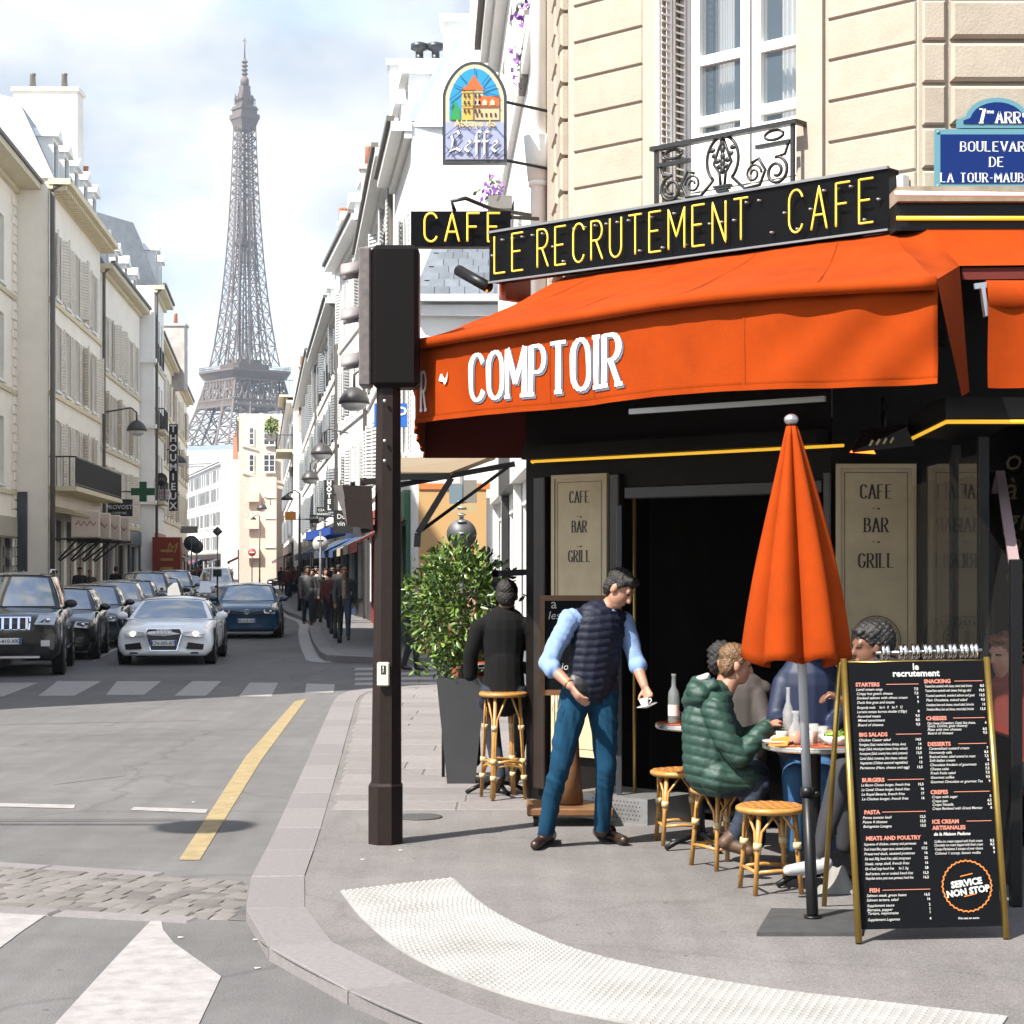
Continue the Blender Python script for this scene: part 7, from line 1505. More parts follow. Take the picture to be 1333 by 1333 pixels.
LR = [(242,'Toasted ham sandwich with cheese, mixed salad, brioche','8,5'),(261,'Toasted ham sandwich with cheese, fried egg, salad','10,5'),(282,'Toasted sandwich, smoked salmon and goat','13,5'),(301,'Plain Omelette, mixed salad','9,5'),(321,'Omelette ham and cheese, mixed salad, brioche','13'),(340,'Omelette Mixte, ham and cheese, mixed salad, brioche','13,5'),(398,'One cheese (Camembert, Cantal, blue cheese,','6'),(410,'Goat, Comte, goat cheese)',''),(425,'Plate with two cheeses','8,5'),(440,'Board of cheeses','9,5'),
 (504,'Caramelized custard cream','7'),(521,'Normandy cafe','8,5'),(538,'Bread and butter, salted caramel ice cream','7,5'),(554,'Soft Italian cream','8'),(572,'Chocolate fondant of gourmets','6,5'),(589,'Cheese cake','7,5'),(606,'Fresh fruits salad','7,5'),(624,'Gourmet coffee','9,5'),(642,'Gourmet Chocolate or gourmet Tea','9'),(704,'Crepe with sugar','5'),(721,'Crepe jam','6,5'),(736,'Crepe Nutella','6,5'),(752,'Crepe flambeed with Grand Marnier','8'),(886,'Coffee ice cream topped with fresh cream','8,5'),(901,'Chocolate ice cream topped with fresh cream','8,5'),(917,'Coupe Parisienne 3 scoops of your choice','8'),(934,'Colonel 1 scoop, lemon vodka','9')]
q = MB(); rs2 = random.Random(3)
for col, u0, u1 in ((LL,.047,.50),(LR,.55,.985)):
    for y, tx, pr in col:
        base = .0185; wid = len(tx)*base*.50/BWd; mxw = (u1-u0)*(.93 if pr else 1); sx = min(1.0, mxw/wid) if wid else 1
        btext(q, tx, u0+rs2.uniform(-.002,.002), y, base, sx=sx, shear=.28, bold=.0001)
        if pr: btext(q, pr, u1, y, .0175, 'RIGHT', bold=.0004)
btext(q, 'de la Maison Pedone', .55, 857, .022, shear=.25, bold=.0007)
btext(q, 'Prix nets en euros', .765, 1195, .014, 'CENTER', shear=.2, bold=.0003)
fine('board_item', q, M_chalk, mbd)
q = MB(); cu_, cv_ = .768, 1-(1063-130)/1095; n = 96
for k in range(n):
    a0 = 2*PI*k/n; a1 = 2*PI*(k+1)/n; f = lambda a, e: BP(cu_+(.118+.0035*math.cos(a*32)+e)*math.cos(a)/BWd, cv_+(.118+.0035*math.cos(a*32)+e)*math.sin(a)/BHt, .003)
    q.add([f(a0,0),f(a1,0),f(a1,.007),f(a0,.007)], [(0,1,2,3)])
for y, du in ((1022,0),(1103,.02)):
    v0 = 1-(y-130)/1095; q.add([BP(cu_-.045+du,v0-.004,.003),BP(cu_+.045+du,v0+.006,.003),BP(cu_+.045+du,v0+.010,.003),BP(cu_-.045+du,v0,.003)], [(0,1,2,3)])
fine('round_stamp', q, M_chalko, mbd)
q = MB(); btext(q, 'SERVICE', cu_, 1062, .043, 'CENTER', rot=.13, bold=.0022); btext(q, 'NON STOP', cu_+.008, 1096, .043, 'CENTER', rot=.13, bold=.0022); fine('stamp_lettering', q, M_chalk, mbd)
# row of silver rings behind the top of the board
rk = thing('ring_rack', 'row of silver metal rings along the top of the menu board', 'rings', tuple(P(1205,858,9.5)))
xs = [1151,1174,1190,1206,1222,1238,1253,1266]
q = MB(); q.tube([P(1140,850,9.5), P(1278,846,9.55)], .008, 8); part('rod', q, M_tin, rk)
for k, px in enumerate(xs):
    c = P(px, 849-k*.3, 9.5+k*.006); q = MB()
    for s in (-.018,.004): q.tube([c+V((s,0,0)), c+V((s+.004,0,0)), c+V((s+.014,0,0)), c+V((s+.018,0,0))], [.036,.041,.041,.036], 16)
    part('metal_ring', q, mat('bright_silver', (.65,.65,.64), .18, metal=1), rk)
# ---- right-hand glass screens
M_mirror = mat('reflecting_glass', (.55,.52,.48), .02, metal=1.0)
gs = thing('glass_screen', 'dark framed glass screen standing out from the boulevard shopfront', 'screen', (2.75, 11.7, PZ))
gx_ = 2.74
q = MB(); q.box((gx_-.006, 10.95, .75), (gx_+.006, 12.58, 2.52)); part('pane', q, mat('tinted_reflecting_glass', (.30,.28,.25), .03, metal=.85), gs)
for y in (11.62, 10.93): q = MB(); q.bbox((gx_-.03,y-.03,PZ),(gx_+.03,y+.03,2.62), .006); part('post', q, M_black, gs)
q = MB(); q.box((gx_-.02,10.96,PZ),(gx_+.02,11.58,.74)); q.box((gx_-.02,11.66,PZ),(gx_+.02,12.6,.74)); part('lower_panel', q, M_black, gs)
g2 = thing('glass_screen', 'black steel terrace screen with sloping top at the right photo edge', 'screen', (2.6, 10.0, PZ))
a = on_pave(1322,1180); q = MB(); q.bbox((a.x-.03,a.y-.03,PZ),(a.x+.03,a.y+.03,P(0,728,a.y).z), .006); part('post', q, M_black, g2)
q = MB(); q.beam(P(1320,732,10.0), P(1302,616,11.4), .055, .03); q.beam(P(1302,616,11.4), P(1296,640,12.3), .05, .03); part('sloping_rail', q, mat('dusty_pink_steel', (.30,.22,.22), .5, metal=.3), g2)
q = MB(); x0 = a.x; q.add([(x0,a.y,1.0),(x0,12.5,1.0),(x0,12.5,2.4),(x0,11.4,2.42),(x0,a.y,1.85)], [(0,1,2,3,4)]); part('pane', q, mat('faint_glass', (.06,.06,.06), .02, alpha=.25, spec=.8), g2)
q = MB(); q.box((x0-.02,a.y+.04,PZ+.1),(x0+.02,12.5,.95)); part('lower_panel', q, M_black, g2)
# gold writing on the boulevard window
q = MB()
for tx, y in (('ou',612),('à',650),('gr',690),('ou',720),('de',760)): text_into(q, tx, face_xf(P(1306,y,12.55), (1,0,0), (0,0,1), (0,-1,0)), .22, 0, 'LEFT', shear=.2)
fine('window_lettering', q, mat('faded_gold', (.20,.15,.07), .6), cafe)
# ---- patio heater under the awning
ht = thing('patio_heater', 'black infrared heater with glowing bars under the awning', 'heater', tuple(P(1140,578,11.6))); Yh = 11.4
q = MB(); q.hexa([P(1105,590,Yh),P(1190,580,Yh-.3),P(1190,572,Yh),P(1110,580,Yh+.3),P(1120,565,Yh),P(1180,556,Yh-.3),P(1180,552,Yh),P(1122,560,Yh+.3)]); part('housing', q, M_black, ht)
q = MB(); q.add([P(1106,589,Yh-.02),P(1140,591,Yh-.03),P(1136,584,Yh+.0),P(1112,583,Yh+.0)], [(0,1,2,3)]); part('glowing_bar', q, mat('heater_glow', (.5,.1,.02), .5, emit=(1,.18,.02), estr=1.2), ht)
for k in range(5): q = MB(); q.beam(P(1132+k*9,580-k*1.2,Yh-.22), P(1136+k*9,573-k*1.2,Yh-.22), .012, .012); part('grille_bar', q, M_bind, ht)
q = MB(); q.tube([P(1150,560,11.5), P(1150,520,11.8)], .02, 8); part('hanger', q, M_black, ht)
# ---- perforated metal doorstep
sa, _ = pick(802, 1040); sb_, _ = pick(905, 1040)
q = MB(CF); q.box((sa,.02,PZ),(sa+.72,.52,.24)); stp = solo('door_step', q, mat('brushed_steel', (.30,.30,.30), .45, metal=.7, var=.15, vscale=15), 'perforated metal doorstep behind the man in the vest', 'step')
q = MB(CF)
for i in range(14):
    for j in range(5): c = (sa+.22+i*.032+(.016 if j % 2 else 0), .522, PZ+.03+j*.03); q.add([(c[0]+.006*math.cos(a), .5215, c[2]+.006*math.sin(a)) for a in np.linspace(0,2*PI,7)[:-1]], [tuple(range(6))])
fine('hole', q, M_shopdark, stp)
# ---- chalkboard on its wheeled wooden stand
cbx = thing('chalkboard', 'wood framed chalkboard behind the man in the vest', 'chalkboard', tuple(on_pave(745,1058))); Yc = 13.1
def CP(x, y, o=0): return P(x, y, Yc-o)
q = MB(); q.box((CP(706,0).x,Yc,CP(0,900).z),(CP(790,0).x,Yc+.02,CP(0,780).z)); part('slate', q, mat('chalkboard_black', (0,0,0)), cbx)
M_oak = mat('oak_frame', (.13,.058,.02), .5, var=.2, vscale=12)
for x0,y0,x1,y1 in ((703,775,796,782),(703,898,796,905),(703,782,709,898),(790,782,796,898)): a = CP(x0,y1); b = CP(x1,y0); q = MB(); q.box((a.x,Yc-.02,a.z),(b.x,Yc-.001,b.z)); part('frame_bar', q, M_oak, cbx)
q = MB(); text_into(q, 'a', face_xf(CP(717,792,.004), (1,0,0), (0,0,1), (0,-1,0)), .1, 0); text_into(q, 'les', face_xf(CP(713,806,.004), (1,0,0), (0,0,1), (0,-1,0)), .08, 0, shear=.2); text_into(q, 'du jour', face_xf(CP(713,872,.004), (1,0,0), (0,0,1), (0,-1,0)), .07, 0, shear=.2); fine('chalk_writing', q, M_chalk, cbx)
q = MB(); bx = CP(742,0).x; q.lathe([(.10,0),(.075,.25),(.06,.6),(.07,.86)], (bx,Yc+.12,.20), 20); part('wood_column', q, M_oak, cbx)
q = MB(); q.bbox((bx-.3,Yc-.12,.135),(bx+.3,Yc+.4,.19), .01); part('trolley', q, M_oak, cbx)
for sx in (-.24,.24):
    for sy in (-.05,.34): q = MB(); q.tube([(bx+sx-.015,Yc+sy,PZ+.035),(bx+sx+.015,Yc+sy,PZ+.035)], .035, 12); part('castor', q, M_tyre, cbx)
# ---- clipped bay tree in a tapered planter
pc = on_pave(600, 1022); pc = V((pc.x, pc.y+.15, PZ)); pt = thing('potted_tree', 'round clipped bay tree in a tall grey planter', 'potted tree', tuple(pc))
q = MB(); s0_, s1_ = .115, .20; zt_ = P(0,882,pc.y).z
q.hexa([pc+V((-s0_,-s0_,0)),pc+V((s0_,-s0_,0)),pc+V((s0_,s0_,0)),pc+V((-s0_,s0_,0))]+[flat(pc,zt_)+V((x,y,0)) for x,y in ((-s1_,-s1_),(s1_,-s1_),(s1_,s1_),(-s1_,s1_))]); part('planter', q, mat('grey_planter', (.032,.032,.034), .6, var=.08), pt)
q = MB(); tz = P(0,790,pc.y).z; q.tube([flat(pc,zt_-.02), flat(pc+V((.01,.01,0)),(zt_+tz)/2), flat(pc,tz)], [.03,.024,.02], 8); tr = part('trunk', q, mat('grey_bark', (.12,.09,.07), .8), pt)
for k in range(9): a = k*2.4; q = MB(); q.tube([flat(pc,tz-.1+.02*k), flat(pc,tz+.02*k)+V((.22*math.cos(a),.22*math.sin(a),.12))], [.012,.005], 5); part('branch', q, MATS['grey_bark'], tr)
M_leaf = bpy.data.materials.new('bay_leaf'); M_leaf.use_nodes = True; n_ = M_leaf.node_tree.nodes; b_ = n_['Principled BSDF']
gi = n_.new('ShaderNodeNewGeometry'); rp_ = n_.new('ShaderNodeValToRGB'); rp_.color_ramp.elements[0].color = (.022,.055,.010,1); rp_.color_ramp.elements[1].color = (.12,.19,.028,1); M_leaf.node_tree.links.new(gi.outputs['Random Per Island'], rp_.inputs[0]); M_leaf.node_tree.links.new(rp_.outputs[0], b_.inputs['Base Color']); b_.inputs['Roughness'].default_value = .38
cc = P(602, 782, pc.y); q = MB(); rl_ = random.Random(11)
for k in range(3600):
    d = V((rl_.gauss(0,1), rl_.gauss(0,1), rl_.gauss(0,1))).normalized(); rad = .45*(.35+.65*rl_.random()**.45)*(1+.10*math.sin(5*d.x+3*d.z)+.12*math.sin(7*d.y+4*d.x)); p = cc+V((d.x*rad*1.0, d.y*rad, d.z*rad*1.05))
    if rl_.random() < .04: p += d*rl_.uniform(.03,.12)
    ax = (d*.7+V((rl_.gauss(0,.6), rl_.gauss(0,.6), rl_.gauss(.15,.6)))).normalized(); ln = rl_.uniform(.038,.09); sd_ = ax.cross(V((rl_.gauss(0,1), rl_.gauss(0,1), rl_.gauss(0,1)))).normalized()*ln*.2; up_ = ax.cross(sd_).normalized()*ln*.08
    q.add([p, p+ax*ln*.35+sd_+up_, p+ax*ln*.75+sd_*.8+up_, p+ax*ln, p+ax*ln*.75-sd_*.8+up_, p+ax*ln*.35-sd_+up_, p+ax*ln*.5-up_*.6], [(0,1,6),(1,2,6),(2,3,6),(3,4,6),(4,5,6),(5,0,6)], 0, True)
for k in range(350):   # skirt of leaves at the planter rim
    p = flat(pc, zt_)+V((rl_.gauss(-.02,.16), rl_.gauss(0,.12), rl_.uniform(-.02,.22))); ax = V((rl_.gauss(0,.6), rl_.gauss(0,.6), rl_.gauss(.4,.5))).normalized(); ln = rl_.uniform(.05,.08); sd_ = ax.orthogonal().normalized()*ln*.2
    q.add([p, p+ax*ln*.4+sd_, p+ax*ln, p+ax*ln*.4-sd_], [(0,1,2,3)])
fine('foliage', q, M_leaf, pt)
# thin terrace post and low dark rail beside the planter
ts = thing('terrace_rail', 'thin black terrace post and rail beside the planter', 'railing', tuple(on_pave(577,1012)))
a = on_pave(577,1012); q = MB(); q.tube([a, flat(a, P(0,868,a.y).z)], .014, 8); part('post', q, M_iron, ts)
q = MB(); b = P(598,960,a.y+1.2); q.box((a.x,a.y+.02,.25),(a.x+.25,a.y+.05,.55)); part('panel', q, M_black, ts)
t2 = thing('terrace_rail', 'dark terrace frame between the plant and the shopfront', 'railing', tuple(on_pave(690,1000)))
q = MB(); Yr = 15.4; q.beam(P(640,747,Yr), P(705,744,Yr), .05, .05); part('rail', q, M_black, t2)
for px in (645, 700): q = MB(); b = P(px,0,Yr); q.box((b.x-.025,Yr-.025,PZ),(b.x+.025,Yr+.025,P(0,742,Yr).z)); part('post', q, M_black, t2)
# pale bundle of clothes on the ground
q = MB(); c = on_pave(1092,1160)
q.grid(lambda u, v: c+V(((u-.5)*.26, (v-.5)*.22, .002+.11*math.sin(PI*u)*math.sin(PI*v)*(1+.35*math.sin(u*11+v*5))+.02*math.sin(u*23)*math.sin(PI*v)*math.sin(PI*u))), 24, 18); solo('folded_coat', q, mat('pale_cloth', (.18,.172,.16), .9, var=.1, vscale=9), 'pale grey coat bundled on the ground behind the parasol pole', 'coat')
# litter on the road
rl2 = random.Random(4)
for k, (px, py) in enumerate(((222,1056),(250,1045),(470,1120),(232,1222),(332,1262),(520,1108),(330,1225),(300,1040))):
    c = flat(G(px,py,0 if px < 400 else PZ), (0 if px < 400 else PZ)+.004); q = MB(); q.add([c, c+V((.026,.006,.003)), c+V((.02,.022,.002)), c+V((-.006,.016,.004))], [(0,1,2,3)]); solo('paper_scrap', q, M_chalk, 'white paper scrap lying '+['beside the second white dash','above the second white dash','left of the pale tactile strip','right of the white crossing arrow','near the kerb corner stones','right of the signal post base','in the gutter at the kerb bend','left of the yellow line'][k], 'litter', 'scraps of litter')

# arm lamp over the boulevard, left of the view, whose shadow crosses the road
al = thing('street_lamp', 'tall street lamp with long arm standing left of the view', 'lamp', (-14.5, 9.0, 0)); hz_l = 8.0
q = MB(); q.tube([(-14.5,9,0),(-14.5,9,1.2),(-14.5,9,hz_l+.15)], [.14,.09,.06], 12); part('post', q, M_iron, al)
q = MB(); q.tube([(-14.5,9,hz_l+.15),(-7.4,9,hz_l+.12)], .03, 8); part('arm', q, M_iron, al)
q = MB(); q.lathe([(.06,.12),(.30,.04),(.36,-.08),(.30,-.10)], (-7.15,9,hz_l), 18); part('lantern', q, M_iron, al)
# cast iron covers, asphalt repairs and a painted lamp arm shadow
q = MB(); c = on_pave(545,1064); q.lathe([(.17,.003),(.17,.007),(.15,.007)], (c.x,c.y,PZ), 28); part('manhole_cover', q, mat('worn_cast_iron', (.05,.048,.046), .6, var=.25, vscale=30), pavement)
for pts, nm in (([(0,930),(250,925),(262,938),(-10,944)],'repair_patch'),([(60,985),(150,975),(165,1010),(70,1022)],'repair_patch'),([(-20,1066),(240,1066),(240,1069),(-20,1070)],'arm_shadow_line')):  # last strip: the lamp arm's cast shadow, painted dark on the road
    marking(nm, pts, z=.0025, m=M_bed_shadow if nm == 'arm_shadow_line' else asphalt('asphalt_repair', (.098,.094,.092), .1, .3))
# ================================================================== people
def rotcols(a, b, c): return Matrix(((a.x,b.x,c.x),(a.y,b.y,c.y),(a.z,b.z,c.z)))
def cap(z, p0, r0, p1, r1, fl=None, fk=1.0): return ('c', z, V(p0), r0, V(p1), r1, V(fl).normalized() if fl is not None else None, fk)
def ell(z, c, r, R=None): return ('e', z, V(c), r, R or Matrix.Identity(3))
def chain(z, pts, fl=None, fk=1.0): return [cap(z, a[0], a[1], b[0], b[1], fl, fk) for a, b in zip(pts, pts[1:])]
def head(c, hf, hu, s=1.0, zone='skin'):
    hf = V(hf).normalized(); hu = V(hu); hu = (hu-hf*hu.dot(hf)).normalized(); hr = hf.cross(hu); R = rotcols(hr, hf, hu); c = V(c)
    def at(r, f, u): return c+(hr*r+hf*f+hu*u)*s
    def sc(*r): return tuple(x*s for x in r)
    body = [ell(zone, at(0,-.012,.03), sc(.075,.095,.088), R), ell(zone, at(0,.022,-.035), sc(.061,.070,.085), R), ell(zone, at(0,.042,-.088), sc(.040,.042,.032), R),
            cap(zone, at(0,.088,.012), .012*s, at(0,.106,-.028), .0165*s), cap(zone, at(-.035,.076,.03), .014*s, at(.035,.076,.03), .014*s), ell('lip', at(0,.083,-.064), sc(.024,.014,.010), R)]
    for sg in (-1, 1): body += [ell(zone, at(sg*.077,-.008,-.008), sc(.011,.022,.032), R), ell('eye', at(sg*.030,.083,.010), sc(.013,.008,.006), R)]
    return body, at, R, hr, hf, hu
def short_hair(at, R, s=1.0, top=.0, side=.0):
    sc = lambda *r: tuple(x*s for x in r)
    return [ell('hair', at(0,-.022,.052+top), sc(.082,.100,.080), R), ell('hair', at(0,-.050,.0), sc(.080,.062,.085), R), ell('hair', at(-.02,.055,.092+top), sc(.05,.035,.026), R), ell('hair', at(.025,.05,.09+top), sc(.045,.035,.028), R)]+[ell('hair', at(sg*.074,.012,.04), sc(.010,.026,.036), R) for sg in (-1,1)]
def hand(w, d, n, zone='skin', curl=.5, s=1.0, thumb=1):
    w = V(w); d = V(d).normalized(); n = V(n); n = (n-d*n.dot(d)).normalized(); sd = d.cross(n)
    out = [cap(zone, w, .026*s, w+d*.075*s, .037*s, n, .5)]
    for k, (off, L1) in enumerate(((-1.5,.040),(-.5,.046),(.5,.044),(1.5,.034))):
        b = w+d*.085*s+sd*off*.0205*s; c1 = curl*(.8+.12*k); e1 = b+(d*math.cos(c1)+n*math.sin(c1))*L1*s; e2 = e1+(d*math.cos(2*c1)+n*math.sin(2*c1))*L1*.85*s
        out += [cap(zone, b, .0098*s, e1, .0088*s), cap(zone, e1, .0088*s, e2, .0075*s)]
    b = w+d*.03*s-sd*thumb*.030*s; e1 = b+(d*.65-sd*thumb*.6+n*.35).normalized()*.038*s; e2 = e1+(d*.85-sd*thumb*.1+n*.5).normalized()*.030*s
    return out+[cap(zone, b, .013*s, e1, .0105*s), cap(zone, e1, .0105*s, e2, .0085*s)]
def prim_mesh(prims):
    q = MB()
    for p in prims:
        if p[0] == 'c':
            _, z, p0, r0, p1, r1, fl, fk = p; ax = p1-p0; L = ax.length; ax = ax.normalized() if L > 1e-6 else V((0,0,1)); a = ax.orthogonal().normalized(); b = ax.cross(a); vs = []; seg = 14; prof = []
            for k in range(4): t = PI/2*k/4; prof.append((-r0*math.cos(t), max(r0*math.sin(t), 1e-4)))
            prof += [(0, r0), (L*.5, (r0+r1)/2), (L, r1)]
            for k in range(1, 5): t = PI/2*k/4; prof.append((L+r1*math.sin(t), max(r1*math.cos(t), 1e-4)))
            for h, r in prof:
                for k in range(seg):
                    an = 2*PI*k/seg; off = (a*math.cos(an)+b*math.sin(an))*r
                    if fl is not None: off = off-fl*off.dot(fl)*(1-fk)
                    vs.append(p0+ax*h+off)
            n = len(prof); fs = [(i*seg+k, i*seg+(k+1)%seg, (i+1)*seg+(k+1)%seg, (i+1)*seg+k) for i in range(n-1) for k in range(seg)]+[tuple(range(seg-1,-1,-1)), tuple((n-1)*seg+k for k in range(seg))]
            q.add(vs, fs)
        else: q.sphere(p[2], p[3], 18, 12, rot=p[4])
    return q
def prim_dist(p, X):
    if p[0] == 'c':
        _, z, p0, r0, p1, r1, fl, fk = p; a = np.array(p0); d = np.array(p1)-a; L2 = d.dot(d)+1e-9; t = np.clip(((X-a) @ d)/L2, 0, 1); off = X-(a+t[:, None]*d)
        if fl is not None: f = np.array(fl); off = off+np.outer(off @ f, f)*(1/fk-1)
        return np.linalg.norm(off, axis=1)-(r0+(r1-r0)*t)
    Rm = np.array(p[4]); r = np.array(p[3]); y = (X-np.array(p[2])) @ Rm; return (np.linalg.norm(y/r, axis=1)-1)*r.min()
def make_body(name, prims, voxel, zmats, smooth=2, disp=None, bias=None, zdisp=None):
    ob = bpy.data.objects.new('tmp_body', prim_mesh(prims).mesh('tmp_body', M_white)); COL.objects.link(ob)
    md = ob.modifiers.new('r', 'REMESH'); md.mode = 'VOXEL'; md.voxel_size = voxel; md.use_smooth_shade = True
    dg = bpy.context.evaluated_depsgraph_get(); me = bpy.data.meshes.new_from_object(ob.evaluated_get(dg)); tm = ob.data
    bpy.data.objects.remove(ob); bpy.data.meshes.remove(tm); me.name = name
    nv = len(me.vertices); X = np.empty(nv*3); me.vertices.foreach_get('co', X); X = X.reshape(-1, 3)
    E = np.empty(len(me.edges)*2, dtype=np.int64); me.edges.foreach_get('vertices', E); E = E.reshape(-1, 2); deg = np.bincount(E.ravel(), minlength=nv).astype(float)[:, None]; deg[deg == 0] = 1
    def lap(X, k):
        S = np.zeros_like(X); np.add.at(S, E[:, 0], X[E[:, 1]]); np.add.at(S, E[:, 1], X[E[:, 0]]); return X+k*(S/deg-X)
    for _ in range(smooth): X = lap(lap(X, .5), -.52)
    me.vertices.foreach_set('co', X.ravel()); me.update()
    zones = list(zmats); cent = np.empty(len(me.polygons)*3); me.polygons.foreach_get('center', cent); cent = cent.reshape(-1, 3)
    best = np.full(len(cent), 1e9); idx = np.zeros(len(cent), dtype=np.int32)
    for p in prims:
        if p[1] not in zones: continue
        d = prim_dist(p, cent)-(bias or {}).get(p[1], 0); m_ = d < best; best[m_] = d[m_]; idx[m_] = zones.index(p[1])
    if zdisp:
        for z_, fn_ in zdisp.items():
            lv = np.empty(len(me.loops), dtype=np.int64); me.loops.foreach_get('vertex_index', lv); lt = np.empty(len(me.polygons), dtype=np.int64); me.polygons.foreach_get('loop_total', lt); wg = np.bincount(lv, weights=np.repeat((idx == zones.index(z_)).astype(float), lt), minlength=nv)/np.maximum(np.bincount(lv, minlength=nv), 1)
            N = np.empty(nv*3); me.vertex_normals.foreach_get('vector', N); N = N.reshape(-1, 3); X = X+N*(fn_(X, N)*wg)[:, None]; me.vertices.foreach_set('co', X.ravel()); me.update()
    if disp is not None:
        N = np.empty(nv*3); me.vertex_normals.foreach_get('vector', N); N = N.reshape(-1, 3); X = X+N*disp(X, N)[:, None]; me.vertices.foreach_set('co', X.ravel())
    me.materials.clear()
    for z in zones: me.materials.append(zmats[z])
    me.polygons.foreach_set('material_index', idx); me.polygons.foreach_set('use_smooth', [True]*len(me.polygons)); me.update()
    return me
def body_obj(name, me, parent=None, label=None, cat=None, group=None):
    o = bpy.data.objects.new(name, me)
    if parent is None:
        n = len(me.vertices); X = np.empty(n*3); me.vertices.foreach_get('co', X); X = X.reshape(-1, 3); c = V(((X[:,0].min()+X[:,0].max())/2, (X[:,1].min()+X[:,1].max())/2, X[:,2].min()))
        me.transform(Matrix.Translation(-c)); COL.objects.link(o); o.location = c; WM[o.name] = Matrix.Translation(c); tag(o, label, cat, group)
    else: link(o, parent); WM[o.name] = I4
    return o
M_skin = mat('skin', (.29,.145,.092), .55, var=.06, vscale=30); M_skin2 = mat('skin_brown', (.13,.058,.034), .5); M_lip = mat('lips', (.33,.13,.10), .5); M_eye = mat('eye_dark', (.02,.015,.012), .2)
M_hair = mat('dark_brown_hair', (.006,.004,.003), .6, var=.4, vscale=60, bump=.6, bscale=90); M_blond = mat('sandy_hair', (.10,.05,.017), .5, var=.35, vscale=70, bump=.5, bscale=90)
M_shirt = mat('pale_blue_shirt', (.155,.235,.40), .85, var=.10, vscale=14, bump=.35, bscale=16); M_vest = mat('navy_quilted_vest', (.0045,.0062,.018), .65, spec=.3, bump=.25, bscale=28); M_jean = mat('blue_denim', (.005,.033,.066), .95, var=.3, vscale=4, bump=.25, bscale=7, spec=.15); M_boot = mat('brown_leather', (.022,.010,.006), .4, bump=.1); M_belt = mat('black_belt', (.01,.01,.01), .5)
M_puff = mat('green_puffer', (.0078,.034,.023), .6, var=.12, vscale=10, bump=.3, bscale=22); M_suit = mat('charcoal_suit', (.0035,.0034,.0036), .9, var=.2, vscale=12, bump=.35, bscale=9, spec=.2); M_tan = mat('tan_leather', (.055,.026,.010), .6); M_navyj = mat('dark_denim', (.006,.012,.025), .85, var=.2, vscale=10)
zsk = dict(skin=M_skin, lip=M_lip, eye=M_eye)
def folds(X, N):
    z = X[:,2]; a = .0050*np.sin(z*30+6*np.sin(X[:,0]*13+z*5)+X[:,1]*17)*np.sin(z*11+X[:,0]*31+X[:,1]*9)+.0010*np.sin(z*70+X[:,0]*60+5*np.sin(z*13)); return a
def quilt(pitch, amp, z0=0.0, skew=0.0): return lambda X, N: amp*(np.abs(np.sin(PI*(X[:,2]-z0+skew*X[:,0]+.008*np.sin(X[:,0]*17+X[:,1]*11))/pitch))**.5-.7)+.22*amp*np.sin(X[:,0]*75+X[:,2]*20)*np.sin(X[:,2]*40+X[:,1]*80)
# ---- the waiter
W = lambda x, y, dy=0: P(x, y, 12.1+dy)
f_ = V((.45,-.89,0)); l_ = V((.89,.45,0))
hd, at, R, *_ = head(W(806,767,-.04), (.76,-.38,-.60), (.45,-.10,1), .97)
wrR, wrL = W(743,893,-.27), W(839,893,-.12)
pr = hd+[cap('skin', W(780,806), .060, W(796,785,-.01), .054), cap('shirt', W(781,803), .074, W(785,795), .070)]
pr += [cap('shirt', W(769,893), .150, W(779,820), .168, f_, .68), cap('shirt', W(748,806,-.07), .066, W(808,808,.09), .066)]
pr += chain('shirt', [(W(742,806,-.08), .072), (W(722,845,-.12), .062), (W(713,864,-.14), .058), (W(719,871,-.17), .060)])+[cap('skin', W(717,868,-.155), .043, wrR, .029)]
pr += chain('shirt', [(W(812,810,.10), .070), (W(822,840,.07), .060), (W(828,862,.03), .056), (W(831,868,.0), .058)])+[cap('skin', W(829,866,.02), .042, wrL, .028)]
pr += hand(wrR, W(760,918,-.33)-wrR, (.55,-.2,-.5), 'skin', .35, 1.0, 1)+hand(wrL, W(847,915,-.20)-wrL, (-.35,-.75,-.1), 'skin', .75, .98, -1)
pr += [cap('jean', W(752,903,-.04), .112, W(784,903,.05), .112, f_, .85), cap('belt', W(755,893,-.04), .118, W(783,893,.05), .118, f_, .86)]
pr += chain('jean', [(W(748,912,-.05), .104), (W(737,958,-.09), .086), (W(729,998,-.11), .067), (W(718,1040,-.06), .062), (W(711,1082,-.03), .053)])
pr += chain('jean', [(W(784,912,.05), .104), (W(787,958,.02), .086), (W(789,998,.0), .067), (W(786,1040,.05), .062), (W(783,1077,.08), .053)])
for hl, te, ak in ((on_pave(716,1095), on_pave(697,1107), W(711,1086,-.03)), (on_pave(780,1090), on_pave(812,1101), W(783,1081,.08))):
    hl = hl+V((0,0,.042)); te = te+V((0,0,.034)); pr += [cap('boot', ak, .048, hl, .040), cap('boot', hl, .042, te, .034), cap('boot', hl.lerp(te,.45)+V((0,0,.03)), .042, hl, .045)]
wme = make_body('person', pr, .0072, dict(**zsk, shirt=M_shirt, jean=M_jean, belt=M_belt, boot=M_boot), 9, zdisp=dict(jean=folds, shirt=folds))
wt = body_obj('person', wme, None, 'person in navy quilted vest and blue jeans stooping with a coffee cup', 'person')
vest = [cap('vest', W(770,889), .170, W(779,818), .187, f_, .70), cap('vest', W(754,804,-.055), .066, W(804,806,.075), .066), cap('vest', W(778,806), .082, W(786,795), .072)]
vo = body_obj('vest', make_body('vest', vest, .010, dict(vest=M_vest), 2, quilt(.050,.009)), wt)
